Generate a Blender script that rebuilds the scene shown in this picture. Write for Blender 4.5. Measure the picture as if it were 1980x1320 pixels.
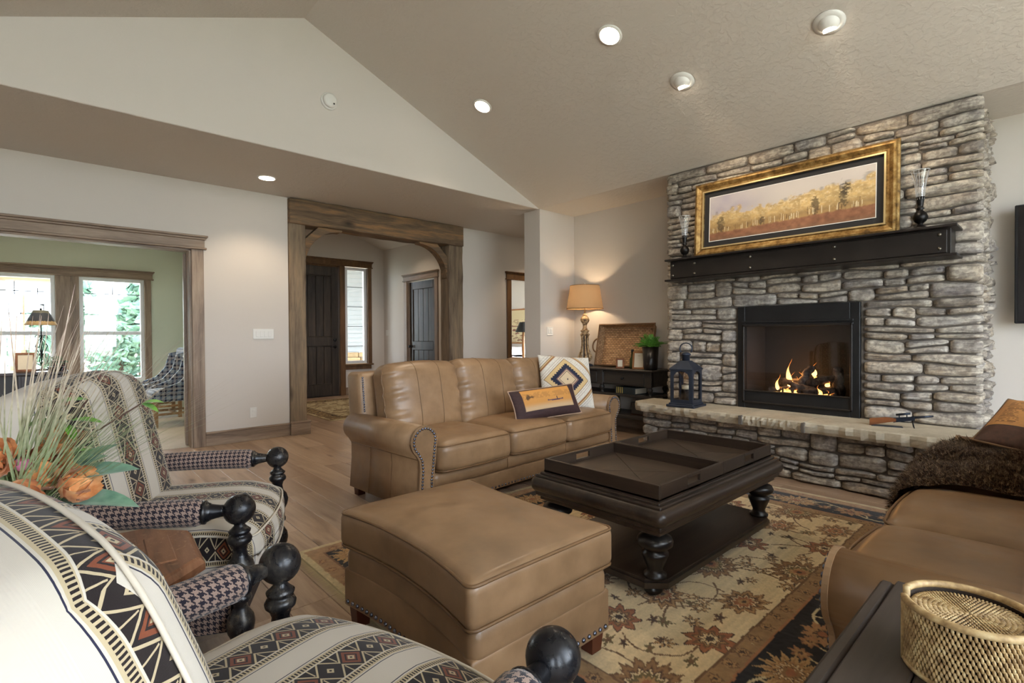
import bpy, math, random
import numpy as np
from mathutils import Vector, Matrix
random.seed(7)
np.random.seed(7)
SC = bpy.context.scene
COL = SC.collection
for _o in list(bpy.data.objects):
    bpy.data.objects.remove(_o)
PI = math.pi

# ------------------------------------------------------------------ camera
YAW, PITCH, ROLL, CAMH = math.radians(47.607), math.radians(-0.641), math.radians(-0.349), 1.2
_F = Vector((math.cos(YAW)*math.cos(PITCH), math.sin(YAW)*math.cos(PITCH), math.sin(PITCH)))
_R0 = Vector((math.sin(YAW), -math.cos(YAW), 0)); _U0 = _R0.cross(_F)
_R = _R0*math.cos(ROLL) + _U0*math.sin(ROLL); _U = -_R0*math.sin(ROLL) + _U0*math.cos(ROLL)
cam_d = bpy.data.cameras.new('camera'); cam = bpy.data.objects.new('camera', cam_d); COL.objects.link(cam)
cam.matrix_world = Matrix(((_R.x, _U.x, -_F.x, 0), (_R.y, _U.y, -_F.y, 0), (_R.z, _U.z, -_F.z, CAMH), (0, 0, 0, 1)))
cam_d.sensor_width = 36.0; cam_d.lens = 984.0/1980.0*36.0; cam_d.clip_start = 0.03; cam_d.clip_end = 400
SC.camera = cam

# ------------------------------------------------------------------ view, world
SC.view_settings.view_transform = 'Standard'
SC.view_settings.look = 'None'
SC.view_settings.exposure = 0.55
SC.view_settings.gamma = 1.0
SC.view_settings.use_curve_mapping = False
W = bpy.data.worlds.new('sky'); SC.world = W; W.use_nodes = True
_bg = W.node_tree.nodes['Background']
_bg.inputs[0].default_value = (0.80, 0.90, 1.0, 1)
_bg.inputs[1].default_value = 12.5

def portal(loc, rot, sx, sy):
    l = bpy.data.lights.new('daylight_portal', 'AREA'); l.shape = 'RECTANGLE'; l.size = sx; l.size_y = sy
    l.cycles.is_portal = True
    o = bpy.data.objects.new('daylight_portal', l); COL.objects.link(o); o.location = loc; o.rotation_euler = rot
    return o
# great-room windows behind the camera, office windows, foyer sidelight
WIN_BACK = [(-3.8, -2.4), (-1.0, -0.1), (0.9, 2.8), (3.0, 4.15)]
for a, b in WIN_BACK:
    portal(((a+b)/2, -2.72, 1.5), (PI/2, 0, 0), b-a, 2.4)          # faces +Y
portal((1.8, -2.72, 3.24), (PI/2, 0, 0), 2.6, .68)
portal((0.2, 10.1, 1.35), (-PI/2, 0, 0), 2.6, 1.7)
portal((9.4, 7.9, 1.4), (PI/2, 0, PI/2), 2.0, 1.8)
portal((4.79, 10.1, 1.6), (-PI/2, 0, 0), .5, 2.1)

# ------------------------------------------------------------------ object helpers
def link(o, parent=None):
    COL.objects.link(o)
    if parent is not None: o.parent = parent
    return o
def tag(o, label=None, cat=None, group=None, kind=None):
    if label: o['label'] = label
    if cat: o['category'] = cat
    if group: o['group'] = group
    if kind: o['kind'] = kind
    return o
def thing(name, label, cat, loc=(0, 0, 0), rz=0.0, group=None, kind=None):
    o = bpy.data.objects.new(name, None); o.empty_display_size = 0.1
    COL.objects.link(o); o.location = loc; o.rotation_euler = (0, 0, rz)
    return tag(o, label, cat, group, kind)
def copy_tree(o, parent=None):
    c = o.copy(); COL.objects.link(c); c.parent = parent
    for ch in o.children: copy_tree(ch, c)
    return c

class MB:
    """collects geometry; build() links it as one mesh object"""
    def __init__(s): s.v = []; s.f = []; s.uv = {}; s.sm = []
    def add(s, vs, fs, smooth=False, uvs=None):
        b = len(s.v); s.v += [tuple(p) for p in vs]
        for i, f in enumerate(fs):
            if uvs is not None: s.uv[len(s.f)] = uvs[i]
            s.f.append([b+k for k in f]); s.sm.append(smooth)
        return s
    def box(s, x0, x1, y0, y1, z0, z1, M=None):
        vs = [Vector((x, y, z)) for z in (z0, z1) for y in (y0, y1) for x in (x0, x1)]
        if M is not None: vs = [M @ p for p in vs]
        return s.add(vs, [(0, 2, 3, 1), (4, 5, 7, 6), (0, 1, 5, 4), (2, 6, 7, 3), (0, 4, 6, 2), (1, 3, 7, 5)])
    def bbox(s, x0, x1, y0, y1, z0, z1, b=0.004, M=None):
        """box with chamfered edges"""
        b = min(b, (x1-x0)*.45, (y1-y0)*.45, (z1-z0)*.45)
        X = (x0, x0+b, x1-b, x1); Y = (y0, y0+b, y1-b, y1); Z = (z0, z0+b, z1-b, z1)
        P = {}; vs = []
        def vid(i, j, k):
            if (i, j, k) not in P: P[(i, j, k)] = len(vs); vs.append(Vector((X[i], Y[j], Z[k])))
            return P[(i, j, k)]
        fs = []
        for a in (1, 2):
            pass
        q = lambda *t: fs.append([vid(*x) for x in t])
        q((1,1,0),(1,2,0),(2,2,0),(2,1,0)); q((1,1,3),(2,1,3),(2,2,3),(1,2,3))
        q((1,0,1),(2,0,1),(2,0,2),(1,0,2)); q((1,3,1),(1,3,2),(2,3,2),(2,3,1))
        q((0,1,1),(0,1,2),(0,2,2),(0,2,1)); q((3,1,1),(3,2,1),(3,2,2),(3,1,2))
        for k, kk in ((0, 1), (3, 2)):
            r = (lambda L: L) if k == 0 else (lambda L: L[::-1])
            q(*r([(1,1,k),(2,1,k),(2,0,kk),(1,0,kk)])); q(*r([(2,2,k),(1,2,k),(1,3,kk),(2,3,kk)]))
            q(*r([(1,2,k),(1,1,k),(0,1,kk),(0,2,kk)])); q(*r([(2,1,k),(2,2,k),(3,2,kk),(3,1,kk)]))
        q((1,0,1),(1,0,2),(0,1,2),(0,1,1)); q((2,0,2),(2,0,1),(3,1,1),(3,1,2))
        q((1,3,2),(1,3,1),(0,2,1),(0,2,2)); q((2,3,1),(2,3,2),(3,2,2),(3,2,1))
        for k, kk in ((0, 1), (3, 2)):
            r = (lambda L: L) if k == 0 else (lambda L: L[::-1])
            q(*r([(1,1,k),(1,0,kk),(0,1,kk)])); q(*r([(2,1,k),(3,1,kk),(2,0,kk)]))
            q(*r([(1,2,k),(0,2,kk),(1,3,kk)])); q(*r([(2,2,k),(2,3,kk),(3,2,kk)]))
        if M is not None: vs = [M @ p for p in vs]
        return s.add(vs, fs)
    def tube(s, pts, rad, n=8, closed=False, caps=True, flat=1.0, uv=False):
        pts = [Vector(p) for p in pts]; m = len(pts)
        rr = rad if hasattr(rad, '__len__') else [rad]*m
        vs = []; up = Vector((0, 0, 1)); prev = None; L = 0; Ls = []
        for i, p in enumerate(pts):
            a = pts[(i-1) % m] if (closed or i) else p
            c = pts[(i+1) % m] if (closed or i < m-1) else p
            t = (c-a).normalized()
            if prev is None:
                ref = up if abs(t.z) < .95 else Vector((1, 0, 0))
                nx = t.cross(ref).normalized()
            else:
                nx = (prev - t*prev.dot(t)).normalized()
            prev = nx; ny = nx.cross(t)
            if i: L += (p-pts[i-1]).length
            Ls.append(L)
            for k in range(n):
                an = 2*PI*k/n
                vs.append(p + nx*math.cos(an)*rr[i] + ny*math.sin(an)*rr[i]*flat)
        fs = []; uvs = []
        for i in range(m if closed else m-1):
            j = (i+1) % m
            for k in range(n):
                k2 = (k+1) % n
                fs.append((i*n+k, i*n+k2, j*n+k2, j*n+k))
                c0 = 2*PI*rr[i]/n
                uvs.append(((k*c0, Ls[i]), ((k+1)*c0, Ls[i]), ((k+1)*c0, Ls[j]), (k*c0, Ls[j])))
        if caps and not closed:
            fs.append(tuple(range(n))[::-1]); fs.append(tuple((m-1)*n+k for k in range(n)))
            uvs.append([(0, 0)]*n); uvs.append([(0, 0)]*n)
        return s.add(vs, fs, True, uvs if uv else None)
    def lathe(s, prof, c=(0, 0, 0), n=20, M=None, flute=None):
        """prof: list of (r, z) bottom to top"""
        vs = []; fs = []
        for (r, z) in prof:
            for k in range(n):
                an = 2*PI*k/n
                rr = r*(1+flute*math.cos(an*n/2)) if flute else r
                vs.append(Vector((rr*math.cos(an)+c[0], rr*math.sin(an)+c[1], z+c[2])))
        for i in range(len(prof)-1):
            for k in range(n):
                k2 = (k+1) % n
                fs.append((i*n+k, i*n+k2, (i+1)*n+k2, (i+1)*n+k))
        fs.append(tuple(range(n))[::-1]); fs.append(tuple((len(prof)-1)*n+k for k in range(n)))
        if M is not None: vs = [M @ p for p in vs]
        return s.add(vs, fs, True)
    def prism(s, poly, h0, h1, axis='z', M=None, smooth=False):
        """poly 2D counter-clockwise; axis z: (x,y); axis y: (x,z); axis x: (y,z)"""
        def m(p, h):
            if axis == 'z': return Vector((p[0], p[1], h))
            if axis == 'y': return Vector((p[0], h, p[1]))
            return Vector((h, p[0], p[1]))
        n = len(poly); vs = [m(p, h0) for p in poly] + [m(p, h1) for p in poly]
        fs = [tuple(range(n))[::-1], tuple(range(n, 2*n))] + [(i, (i+1) % n, n+(i+1) % n, n+i) for i in range(n)]
        if axis == 'y': fs = [f[::-1] for f in fs]
        if M is not None: vs = [M @ p for p in vs]
        return s.add(vs, fs, smooth)
    def grid(s, fn, nu, nv, smooth=True, uvfn=None, closeu=False):
        vs = [fn(i/nu, j/nv) for j in range(nv+1) for i in range(nu+(0 if closeu else 1))]
        w = nu if closeu else nu+1
        fs = []; uvs = []
        for j in range(nv):
            for i in range(nu):
                i2 = (i+1) % w if closeu else i+1
                fs.append((j*w+i, j*w+i2, (j+1)*w+i2, (j+1)*w+i))
                if uvfn: uvs.append([uvfn(a/nu, b/nv) for a, b in ((i, j), (i+1, j), (i+1, j+1), (i, j+1))])
        return s.add(vs, fs, smooth, uvs if uvfn else None)
    def sphere(s, c, r, n=14, m=8, sc=(1, 1, 1)):
        prof = [(max(1e-4, math.sin(PI*i/m)), -math.cos(PI*i/m)) for i in range(m+1)]
        M = Matrix.Translation(c) @ Matrix.Diagonal((r*sc[0], r*sc[1], r*sc[2], 1))
        return s.lathe(prof, n=n, M=M)
    def rbox(s, c, size, r, seg=3, n=(6, 6, 6), deform=None, uvm=None, M=None):
        """rounded box: subdivided cube, corners rounded by r; deform(x,y,z)->xyz in local; uvm(x,y,z,face)->uv"""
        hx, hy, hz = size[0]/2, size[1]/2, size[2]/2
        r = min(r, hx*.99, hy*.99, hz*.99)
        def ticks(h, k):
            inn = [-(h-r)+2*(h-r)*i/k for i in range(k+1)]
            e = [r*math.tan(PI/4*(j/seg)) for j in range(1, seg+1)]
            return [-(h-r)-x for x in e[::-1]] + inn + [(h-r)+x for x in e]
        T = (ticks(hx, n[0]), ticks(hy, n[1]), ticks(hz, n[2])); H = (hx, hy, hz)
        idx = {}; vs = []; fs = []; uvs = []
        def arc(h, t): return t if abs(t) <= h-r else math.copysign(h-r+r*math.atan((abs(t)-(h-r))/r), t)
        def vid(key, p):
            if key in idx: return idx[key]
            q = Vector(p); core = Vector([max(-(H[a]-r), min(H[a]-r, p[a])) for a in range(3)])
            d = q-core
            if d.length > 1e-9: q = core + d.normalized()*r
            if deform: q = Vector(deform(q.x, q.y, q.z))
            idx[key] = len(vs); vs.append(q+Vector(c)); return idx[key]
        for ax in range(3):
            a, b = (ax+1) % 3, (ax+2) % 3
            for sgn in (0, 1):
                kk = 0 if sgn == 0 else len(T[ax])-1
                for i in range(len(T[a])-1):
                    for j in range(len(T[b])-1):
                        quad = []; uq = []
                        for (ii, jj) in ((i, j), (i+1, j), (i+1, j+1), (i, j+1)):
                            key = [0, 0, 0]; key[ax] = kk; key[a] = ii; key[b] = jj
                            p = [0, 0, 0]; p[ax] = T[ax][kk]; p[a] = T[a][ii]; p[b] = T[b][jj]
                            quad.append(vid(tuple(key), p))
                            if uvm: uq.append(uvm(*[arc(H[w_], p[w_]) for w_ in range(3)], ax))
                        if sgn == 0: quad = quad[::-1]; uq = uq[::-1]
                        fs.append(quad)
                        if uvm: uvs.append(uq)
        if M is not None: vs = [M @ p for p in vs]
        return s.add(vs, fs, True, uvs if uvm else None)
    def build(s, name, mat=None, parent=None, loc=None, rot=None):
        me = bpy.data.meshes.new(name); me.from_pydata(s.v, [], s.f); me.update()
        me.polygons.foreach_set('use_smooth', s.sm)
        if s.uv:
            l = me.uv_layers.new(name='UVMap')
            for p in me.polygons:
                u = s.uv.get(p.index)
                if u is None: continue
                for k, li in enumerate(p.loop_indices): l.data[li].uv = u[k]
        if mat is not None: me.materials.append(mat)
        o = bpy.data.objects.new(name, me); COL.objects.link(o)
        if parent is not None: o.parent = parent
        if loc is not None: o.location = loc
        if rot is not None: o.rotation_euler = rot
        return o

# ------------------------------------------------------------------ material helpers (all node based)
class G:
    def __init__(s, name):
        s.m = bpy.data.materials.new(name); s.m.use_nodes = True; s.t = s.m.node_tree; s.n = s.t.nodes
        s.p = s.n['Principled BSDF']; s.out = s.n['Material Output']
    def lk(s, a, b): s.t.links.new(a, b)
    def node(s, typ, **kw):
        nd = s.n.new(typ)
        for k, v in kw.items(): setattr(nd, k, v)
        return nd
    def put(s, sock, v):
        if isinstance(v, bpy.types.NodeSocket): s.lk(v, sock)
        elif v is not None:
            try: sock.default_value = v
            except Exception: sock.default_value = (*v, 1) if len(v) == 3 else v
    def math(s, op, a, b=None, c=None, clamp=False):
        nd = s.node('ShaderNodeMath', operation=op, use_clamp=clamp)
        s.put(nd.inputs[0], a)
        if b is not None: s.put(nd.inputs[1], b)
        if c is not None: s.put(nd.inputs[2], c)
        return nd.outputs[0]
    def lt(s, a, b): return s.math('LESS_THAN', a, b)
    def gt(s, a, b): return s.math('GREATER_THAN', a, b)
    def mul(s, a, b): return s.math('MULTIPLY', a, b)
    def addm(s, a, b): return s.math('ADD', a, b)
    def sub(s, a, b): return s.math('SUBTRACT', a, b)
    def mix(s, f, a, b, blend='MIX'):
        nd = s.node('ShaderNodeMix', data_type='RGBA', blend_type=blend)
        s.put(nd.inputs[0], f)
        s.put(nd.inputs[6], a if isinstance(a, bpy.types.NodeSocket) else (*a[:3], 1))
        s.put(nd.inputs[7], b if isinstance(b, bpy.types.NodeSocket) else (*b[:3], 1))
        return nd.outputs[2]
    def coord(s, kind='Object', scale=(1, 1, 1), loc=(0, 0, 0), rot=(0, 0, 0), rnd=0.0):
        tc = s.node('ShaderNodeTexCoord'); v = tc.outputs[kind]
        if rnd:
            oi = s.node('ShaderNodeObjectInfo')
            vm = s.node('ShaderNodeVectorMath', operation='MULTIPLY_ADD')
            s.lk(oi.outputs['Random'], vm.inputs[0]); vm.inputs[1].default_value = (rnd, rnd*1.7, rnd*.6); s.lk(v, vm.inputs[2]); v = vm.outputs[0]
        mp = s.node('ShaderNodeMapping'); s.lk(v, mp.inputs[0])
        mp.inputs[1].default_value = loc; mp.inputs[2].default_value = rot; mp.inputs[3].default_value = scale
        return mp.outputs[0]
    def noise(s, vec, scale=5, detail=3, rough=.55, dist=0.0, out='Fac'):
        nd = s.node('ShaderNodeTexNoise'); s.lk(vec, nd.inputs['Vector'])
        nd.inputs['Scale'].default_value = scale; nd.inputs['Detail'].default_value = detail
        nd.inputs['Roughness'].default_value = rough; nd.inputs['Distortion'].default_value = dist
        return nd.outputs[0] if out == 'Fac' else nd.outputs[1]
    def ramp(s, f, stops, interp='LINEAR'):
        nd = s.node('ShaderNodeValToRGB'); s.lk(f, nd.inputs[0]); cr = nd.color_ramp; cr.interpolation = interp
        while len(cr.elements) < len(stops): cr.elements.new(.5)
        for e, (p, c) in zip(cr.elements, stops):
            e.position = p; e.color = (*c[:3], 1) if hasattr(c, '__len__') else (c, c, c, 1)
        return nd.outputs[0]
    def bump(s, h, strength=.3, dist=.01):
        nd = s.node('ShaderNodeBump'); nd.inputs['Strength'].default_value = strength; nd.inputs['Distance'].default_value = dist
        s.lk(h, nd.inputs['Height']); s.lk(nd.outputs[0], s.p.inputs['Normal']); return nd
    def rnd(s): return s.node('ShaderNodeObjectInfo').outputs['Random']
    def set(s, col=None, rough=None, metal=None, spec=None, coat=None, coat_r=None, sheen=None, trans=None, ior=None, emit=None, estr=None, alpha=None, sss=None):
        I = s.p.inputs
        for k, v in (('Base Color', col), ('Roughness', rough), ('Metallic', metal), ('Specular IOR Level', spec), ('Coat Weight', coat),
                     ('Coat Roughness', coat_r), ('Sheen Weight', sheen), ('Transmission Weight', trans), ('IOR', ior), ('Emission Color', emit),
                     ('Emission Strength', estr), ('Alpha', alpha)):
            if v is None: continue
            if isinstance(v, (tuple, list)) and len(v) == 3: v = (*v, 1)
            s.put(I[k], v)
        return s

def srgb(r, g, b):
    f = lambda c: (c/255/12.92) if c/255 <= .04045 else ((c/255+.055)/1.055)**2.4
    return (f(r), f(g), f(b))
def dark(c, k): return tuple(x*k for x in c)

def plain(name, col, rough=.5, metal=0.0, var=.12, scale=6, bump=0.0, bscale=60, spec=None, coat=None, sheen=None, rnd=0.0, coord='Object'):
    g = G(name); v = g.coord(coord, rnd=rnd)
    f = g.noise(v, scale, 4)
    g.set(g.ramp(f, [(.3, dark(col, 1-var)), (.7, tuple(min(1, x*(1+var)) for x in col))]), rough, metal, spec, coat, sheen=sheen)
    if bump: g.bump(g.noise(v, bscale, 3), bump, .004)
    return g.m

def wood(name, c1, c2, c3=None, axis=0, scale=1.0, rough=.5, bump=.15, rnd=3.0, knots=.0, coat=0.0, tone=0.0, sx=14.0):
    """grain runs along `axis` of the object's own space"""
    g = G(name); sc = [sx*scale]*3; sc[axis] = 1.1*scale
    v = g.coord('Object', tuple(sc), rnd=rnd)
    f = g.noise(v, 1.0, 5, .62, .6)
    f2 = g.noise(v, 5.5, 3, .6)
    ff = g.addm(g.mul(f, .75), g.mul(f2, .25))
    col = g.ramp(ff, [(.28, c1), (.5, c2), (.72, c3 or tuple(min(1, x*1.25) for x in c2))])
    if knots:
        ks = [2.6*scale]*3; ks[axis] = 1.3*scale
        kv = g.coord('Object', tuple(ks), rnd=rnd*1.3)
        vo = g.node('ShaderNodeTexVoronoi'); g.lk(kv, vo.inputs['Vector']); vo.inputs['Scale'].default_value = 1.0
        k = g.ramp(vo.outputs['Distance'], [(.03, (1, 1, 1)), (.16, (0, 0, 0))])
        col = g.mix(g.mul(k, knots), col, dark(c1, .35))
    if tone:
        col = g.mix(g.mul(g.rnd(), tone), col, dark(c1, .8))
    g.set(col, rough, coat=coat, coat_r=.2)
    if bump: g.bump(ff, bump, .003)
    return g.m

M = {}
wallc = srgb(209, 202, 194)
def drywall(name, col, bs=.12, sc=38):
    g = G(name); v = g.coord('Object')
    g.set(col, .85, spec=.25)
    n = g.noise(v, sc, 4, .5, .4)
    g.bump(g.ramp(n, [(.45, 0), (.62, 1)]), bs, .004)
    return g.m
M['wall'] = drywall('wall_paint', wallc, .06, 60)
M['ceil'] = drywall('ceiling_paint', srgb(210, 202, 193), .32, 24)
M['green'] = drywall('office_paint', srgb(212, 216, 198), .05, 60)
M['white'] = plain('white_vinyl', (.82, .83, .84), .4, var=.02)
M['trimwood'] = wood('alder_trim', srgb(84, 66, 52), srgb(140, 119, 100), srgb(172, 152, 130), axis=0, rough=.5, knots=.7)
M['trimwood_z'] = wood('alder_trim_upright', srgb(84, 66, 52), srgb(140, 119, 100), srgb(172, 152, 130), axis=2, rough=.5, knots=.7)
M['trimwood_y'] = wood('alder_trim_side', srgb(84, 66, 52), srgb(140, 119, 100), srgb(172, 152, 130), axis=1, rough=.5, knots=.7)
M['timber'] = wood('rough_sawn_timber', srgb(58, 44, 32), srgb(112, 92, 70), srgb(168, 124, 80), axis=0, rough=.8, bump=.5, knots=.8)
M['timber_z'] = wood('rough_sawn_timber_upright', srgb(72, 58, 45), srgb(125, 108, 88), srgb(158, 135, 105), axis=2, rough=.8, bump=.5, knots=.8)
M['doorwood'] = wood('dark_knotty_alder', srgb(26, 22, 19), srgb(56, 48, 41), srgb(84, 72, 60), axis=2, rough=.45, knots=.5, sx=10)
M['black'] = plain('matte_black_steel', (.012, .012, .014), .45, .3, var=.2)
M['plate'] = plain('white_plastic', (.75, .74, .70), .35, var=.02)

def struct(mb, name, mat, label, cat, parent=None):
    o = mb.build(name, mat, parent)
    if parent is None: tag(o, label, cat, kind='structure')
    return o
def holed(mb, axis, p0, p1, a0, a1, z0, z1, holes):
    """wall slab with rectangular holes; axis 'y': plane spans x (a) and z, thickness p0..p1 in y"""
    A = sorted({a0, a1, *[h[0] for h in holes], *[h[1] for h in holes]}); Z = sorted({z0, z1, *[h[2] for h in holes], *[h[3] for h in holes]})
    for i in range(len(A)-1):
        run = None
        for j in range(len(Z)-1):
            ca, cz = (A[i]+A[i+1])/2, (Z[j]+Z[j+1])/2
            solid = A[i] >= a0-1e-6 and A[i+1] <= a1+1e-6 and not any(h[0] < ca < h[1] and h[2] < cz < h[3] for h in holes)
            if solid: run = [run[0] if run else Z[j], Z[j+1]]
            if (not solid or j == len(Z)-2) and run:
                if axis == 'y': mb.box(A[i], A[i+1], p0, p1, run[0], run[1])
                else: mb.box(p0, p1, A[i], A[i+1], run[0], run[1])
                run = None
    return mb

# ------------------------------------------------------------------ room shell
YW, YG, XF, ZC = 6.42, 4.81, 4.88, 2.90
YB = -2.65
RIDGE_X, RIDGE_Z, EAVE_L, EAVE_R = 1.80, 4.165, -1.30, 4.90
# left (entry) wall with office opening, portal and bedroom doorway
OFF0, OFF1, OFFZ = -1.05, 1.16, 2.16
POR0, POR1 = 2.175, 4.80
BED0, BED1, BEDZ = 5.84, 6.66, 2.15
struct(holed(MB(), 'y', YW, YW+.16, -4.6, 8.0, 0, ZC, [(OFF0, OFF1, 0, OFFZ), (POR0, POR1, 0, ZC), (BED0, BED1, 0, BEDZ)]),
       'wall_left', M['wall'], 'greige painted wall with the office opening and timber portal', 'wall')
mb = MB()
mb.prism([(EAVE_L, ZC), (EAVE_R, ZC), (RIDGE_X, RIDGE_Z+.02)], YG, YG+.12, 'y')
struct(mb, 'wall_gable', M['wall'], 'pale triangular gable wall above the soffit', 'wall')
mb = MB(); mb.prism([(RIDGE_X, RIDGE_Z), (EAVE_R, ZC), (EAVE_R, ZC+.16), (RIDGE_X, RIDGE_Z+.16)], YB, YG+.01, 'y')
struct(mb, 'ceiling', M['ceil'], 'sloped textured ceiling above the fireplace', 'ceiling')
mb = MB(); mb.prism([(EAVE_L, ZC), (RIDGE_X, RIDGE_Z), (RIDGE_X, RIDGE_Z+.16), (EAVE_L, ZC+.16)], YB, YG+.01, 'y')
struct(mb, 'ceiling', M['ceil'], 'sloped textured ceiling rising to the ridge above the armchairs', 'ceiling')
mb = MB(); mb.box(-4.6, 8.0, YG+.006, YW+.16, ZC-.003, ZC+.15)
struct(mb, 'ceiling', M['ceil'], 'flat soffit ceiling running along the entry wall', 'ceiling')
mb = MB(); mb.box(EAVE_R, 5.75, YB, YG, ZC, ZC+.15)
struct(mb, 'ceiling', M['ceil'], 'narrow flat ceiling strip over the lamp alcove', 'ceiling')
mb = MB(); mb.box(-4.6, EAVE_L, YB, YG, ZC, ZC+.15)
struct(mb, 'ceiling', M['ceil'], 'flat kitchen ceiling', 'ceiling')
mb = MB(); mb.box(5.60, 5.75, YB, 4.80, 0, ZC)
struct(mb, 'wall_fireplace', M['wall'], 'greige wall behind the fireplace and table lamp', 'wall')
mb = MB(); mb.box(4.90, 8.0, 4.80, 5.10, 0, ZC)
struct(mb, 'wall_alcove', M['wall'], 'short painted wing wall ending beside the hallway', 'wall')
mb = MB(); mb.box(8.0, 8.15, 4.8, YW+.16, 0, ZC)
struct(mb, 'wall_hall', M['wall'], 'end wall of the bedroom hallway', 'wall')
hb = [(a, b, .28, 2.7) for a, b in WIN_BACK]
mb = MB(); holed(mb, 'y', YB-.16, YB, -4.6, 5.75, 0, ZC, hb)
_gz = lambda x: ZC+.1+(RIDGE_Z-ZC)*(1-abs(x-RIDGE_X)/(EAVE_R-RIDGE_X))
mb.prism([(EAVE_L, ZC), (.5, ZC), (.5, _gz(.5)), (EAVE_L, ZC+.1)], YB-.16, YB, 'y'); mb.prism([(3.1, ZC), (EAVE_R, ZC), (EAVE_R, ZC+.1), (3.1, _gz(3.1))], YB-.16, YB, 'y')
mb.prism([(.5, 3.58), (3.1, 3.58), (3.1, _gz(3.1)), (RIDGE_X, RIDGE_Z+.1), (.5, _gz(.5))], YB-.16, YB, 'y')
struct(mb, 'wall_back', M['wall'], 'window wall of the great room', 'wall')
mb = MB(); mb.box(-4.75, -4.6, YB-.16, YW+.16, 0, ZC)
struct(mb, 'wall_kitchen', M['wall'], 'far kitchen-side wall', 'wall')
# foyer
FY1, FX0, FX1 = 10.05, 1.95, 5.41
mb = MB(); holed(mb, 'y', FY1, FY1+.16, 1.81, FX1+.16, 0, 4.0, [(3.46, 5.06, 0, 2.66)])
mb.box(4.48, 5.06, FY1, FY1+.16, 0, .62)
struct(mb, 'wall_foyer', M['wall'], 'foyer wall around the front door', 'wall')
mb = MB(); holed(mb, 'x', FX1, FX1+.14, YW+.16, FY1, 0, 4.0, [(8.06, 9.08, 0, 2.31)])
struct(mb, 'wall_closet', M['wall'], 'foyer side wall with the closet door', 'wall')
mb = MB(); mb.box(FX0-.14, FX0, YW+.16, FY1, 0, 4.0)
struct(mb, 'wall_foyer_side', M['wall'], 'foyer wall backing onto the office', 'wall')
mb = MB(); mb.prism([(FX0, 3.06), (3.68, 3.72), (3.68, 3.86), (FX0, 3.20)], YW+.16, FY1, 'y'); mb.prism([(3.68, 3.72), (FX1, 3.06), (FX1, 3.20), (3.68, 3.86)], YW+.16, FY1, 'y')
struct(mb, 'ceiling', M['ceil'], 'vaulted foyer ceiling', 'ceiling')
mb = MB(); mb.box(FX0, FX1, YW+.02, YW+.16, ZC, 4.0)
struct(mb, 'wall_header', M['wall'], 'header wall above the timber beam', 'wall')
# office
OY1 = 10.05
OFFWIN = [(-1.35, .09), (.36, 1.16)]
mb = MB(); holed(mb, 'y', OY1, OY1+.16, -2.2, 1.80, 0, 2.8, [(a, b, .52, 2.13) for a, b in OFFWIN])
struct(mb, 'wall_office', M['green'], 'pale green office wall with two windows', 'wall')
mb = MB(); mb.box(1.75, 1.81, YW+.16, OY1, 0, 2.8)
struct(mb, 'wall_office_side', M['green'], 'pale green office side wall', 'wall')
mb = MB(); mb.box(-2.34, -2.2, YW+.16, OY1+.16, 0, 2.8)
struct(mb, 'wall_office_end', M['green'], 'pale green office end wall', 'wall')
mb = MB(); mb.box(-2.2, 1.80, YW+.16, OY1, 2.72, 2.85)
struct(mb, 'ceiling', M['ceil'], 'office ceiling', 'ceiling')
# bedroom
mb = MB(); mb.box(5.56, 9.2, 10.6, 10.75, 0, 2.8)
struct(mb, 'wall_bedroom', M['wall'], 'bedroom wall seen through the hall doorway', 'wall')
mb = MB(); holed(mb, 'x', 9.2, 9.35, YW+.16, 10.75, 0, 2.8, [(6.9, 8.9, .5, 2.3)])  # opening added out of view to let daylight into the bedroom
struct(mb, 'wall_bedroom_side', M['wall'], 'bedroom side wall', 'wall')
mb = MB(); mb.box(5.56, 9.2, YW+.16, 10.6, 2.72, 2.85)
struct(mb, 'ceiling', M['ceil'], 'bedroom ceiling', 'ceiling')

# ------------------------------------------------------------------ floors
g = G('oak_floor')
v = g.coord('Object', (11, .8, 11), rnd=9.0)
f = g.noise(v, 1.0, 5, .62, .8); f2 = g.noise(v, 6, 3, .6)
ff = g.addm(g.mul(f, .7), g.mul(f2, .3))
r = g.rnd()
c = g.ramp(ff, [(.28, srgb(138, 113, 92)), (.5, srgb(180, 154, 130)), (.74, srgb(204, 182, 158))])
kv = g.coord('Object', (4.2, 1.5, 4), rnd=5.0)
vo = g.node('ShaderNodeTexVoronoi'); g.lk(kv, vo.inputs['Vector']); vo.inputs['Scale'].default_value = 1.0
c = g.mix(g.mul(g.ramp(vo.outputs['Distance'], [(.02, (1, 1, 1)), (.14, (0, 0, 0))]), .75), c, srgb(74, 52, 36))
c = g.mix(g.ramp(r, [(0, 0), (.35, .15), (.7, .75), (1, .85)]), c, g.mix(.5, c, srgb(124, 94, 70)))
g.set(c, g.ramp(f2, [(.2, .26), (.8, .42)]), spec=.5)
g.bump(ff, .08, .002)
M['floor'] = g.m
M['sub'] = plain('dark_subfloor', (.03, .022, .016), .9)
mb = MB(); mb.box(-4.75, 8.15, YB-.16, YW+.16, -.12, -.012); mb.box(FX0-.14, FX1+.16, YW+.16, FY1+.16, -.12, -.012)
FLOOR = struct(mb, 'floor', M['sub'], 'wide-plank oak floor with knots and mixed tones', 'floor')
PWID = .188
_pm = {}
def board_mesh(L):
    L = round(L, 2)
    if L not in _pm:
        m = MB(); m.bbox(-PWID/2+.0008, PWID/2-.0008, -L/2+.0008, L/2-.0008, -.014, 0, .0022)
        o = m.build('floorboard', M['floor']); _pm[L] = o.data; bpy.data.objects.remove(o)
    return _pm[L]
rs = random.Random(3)
extra = MB()
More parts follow.
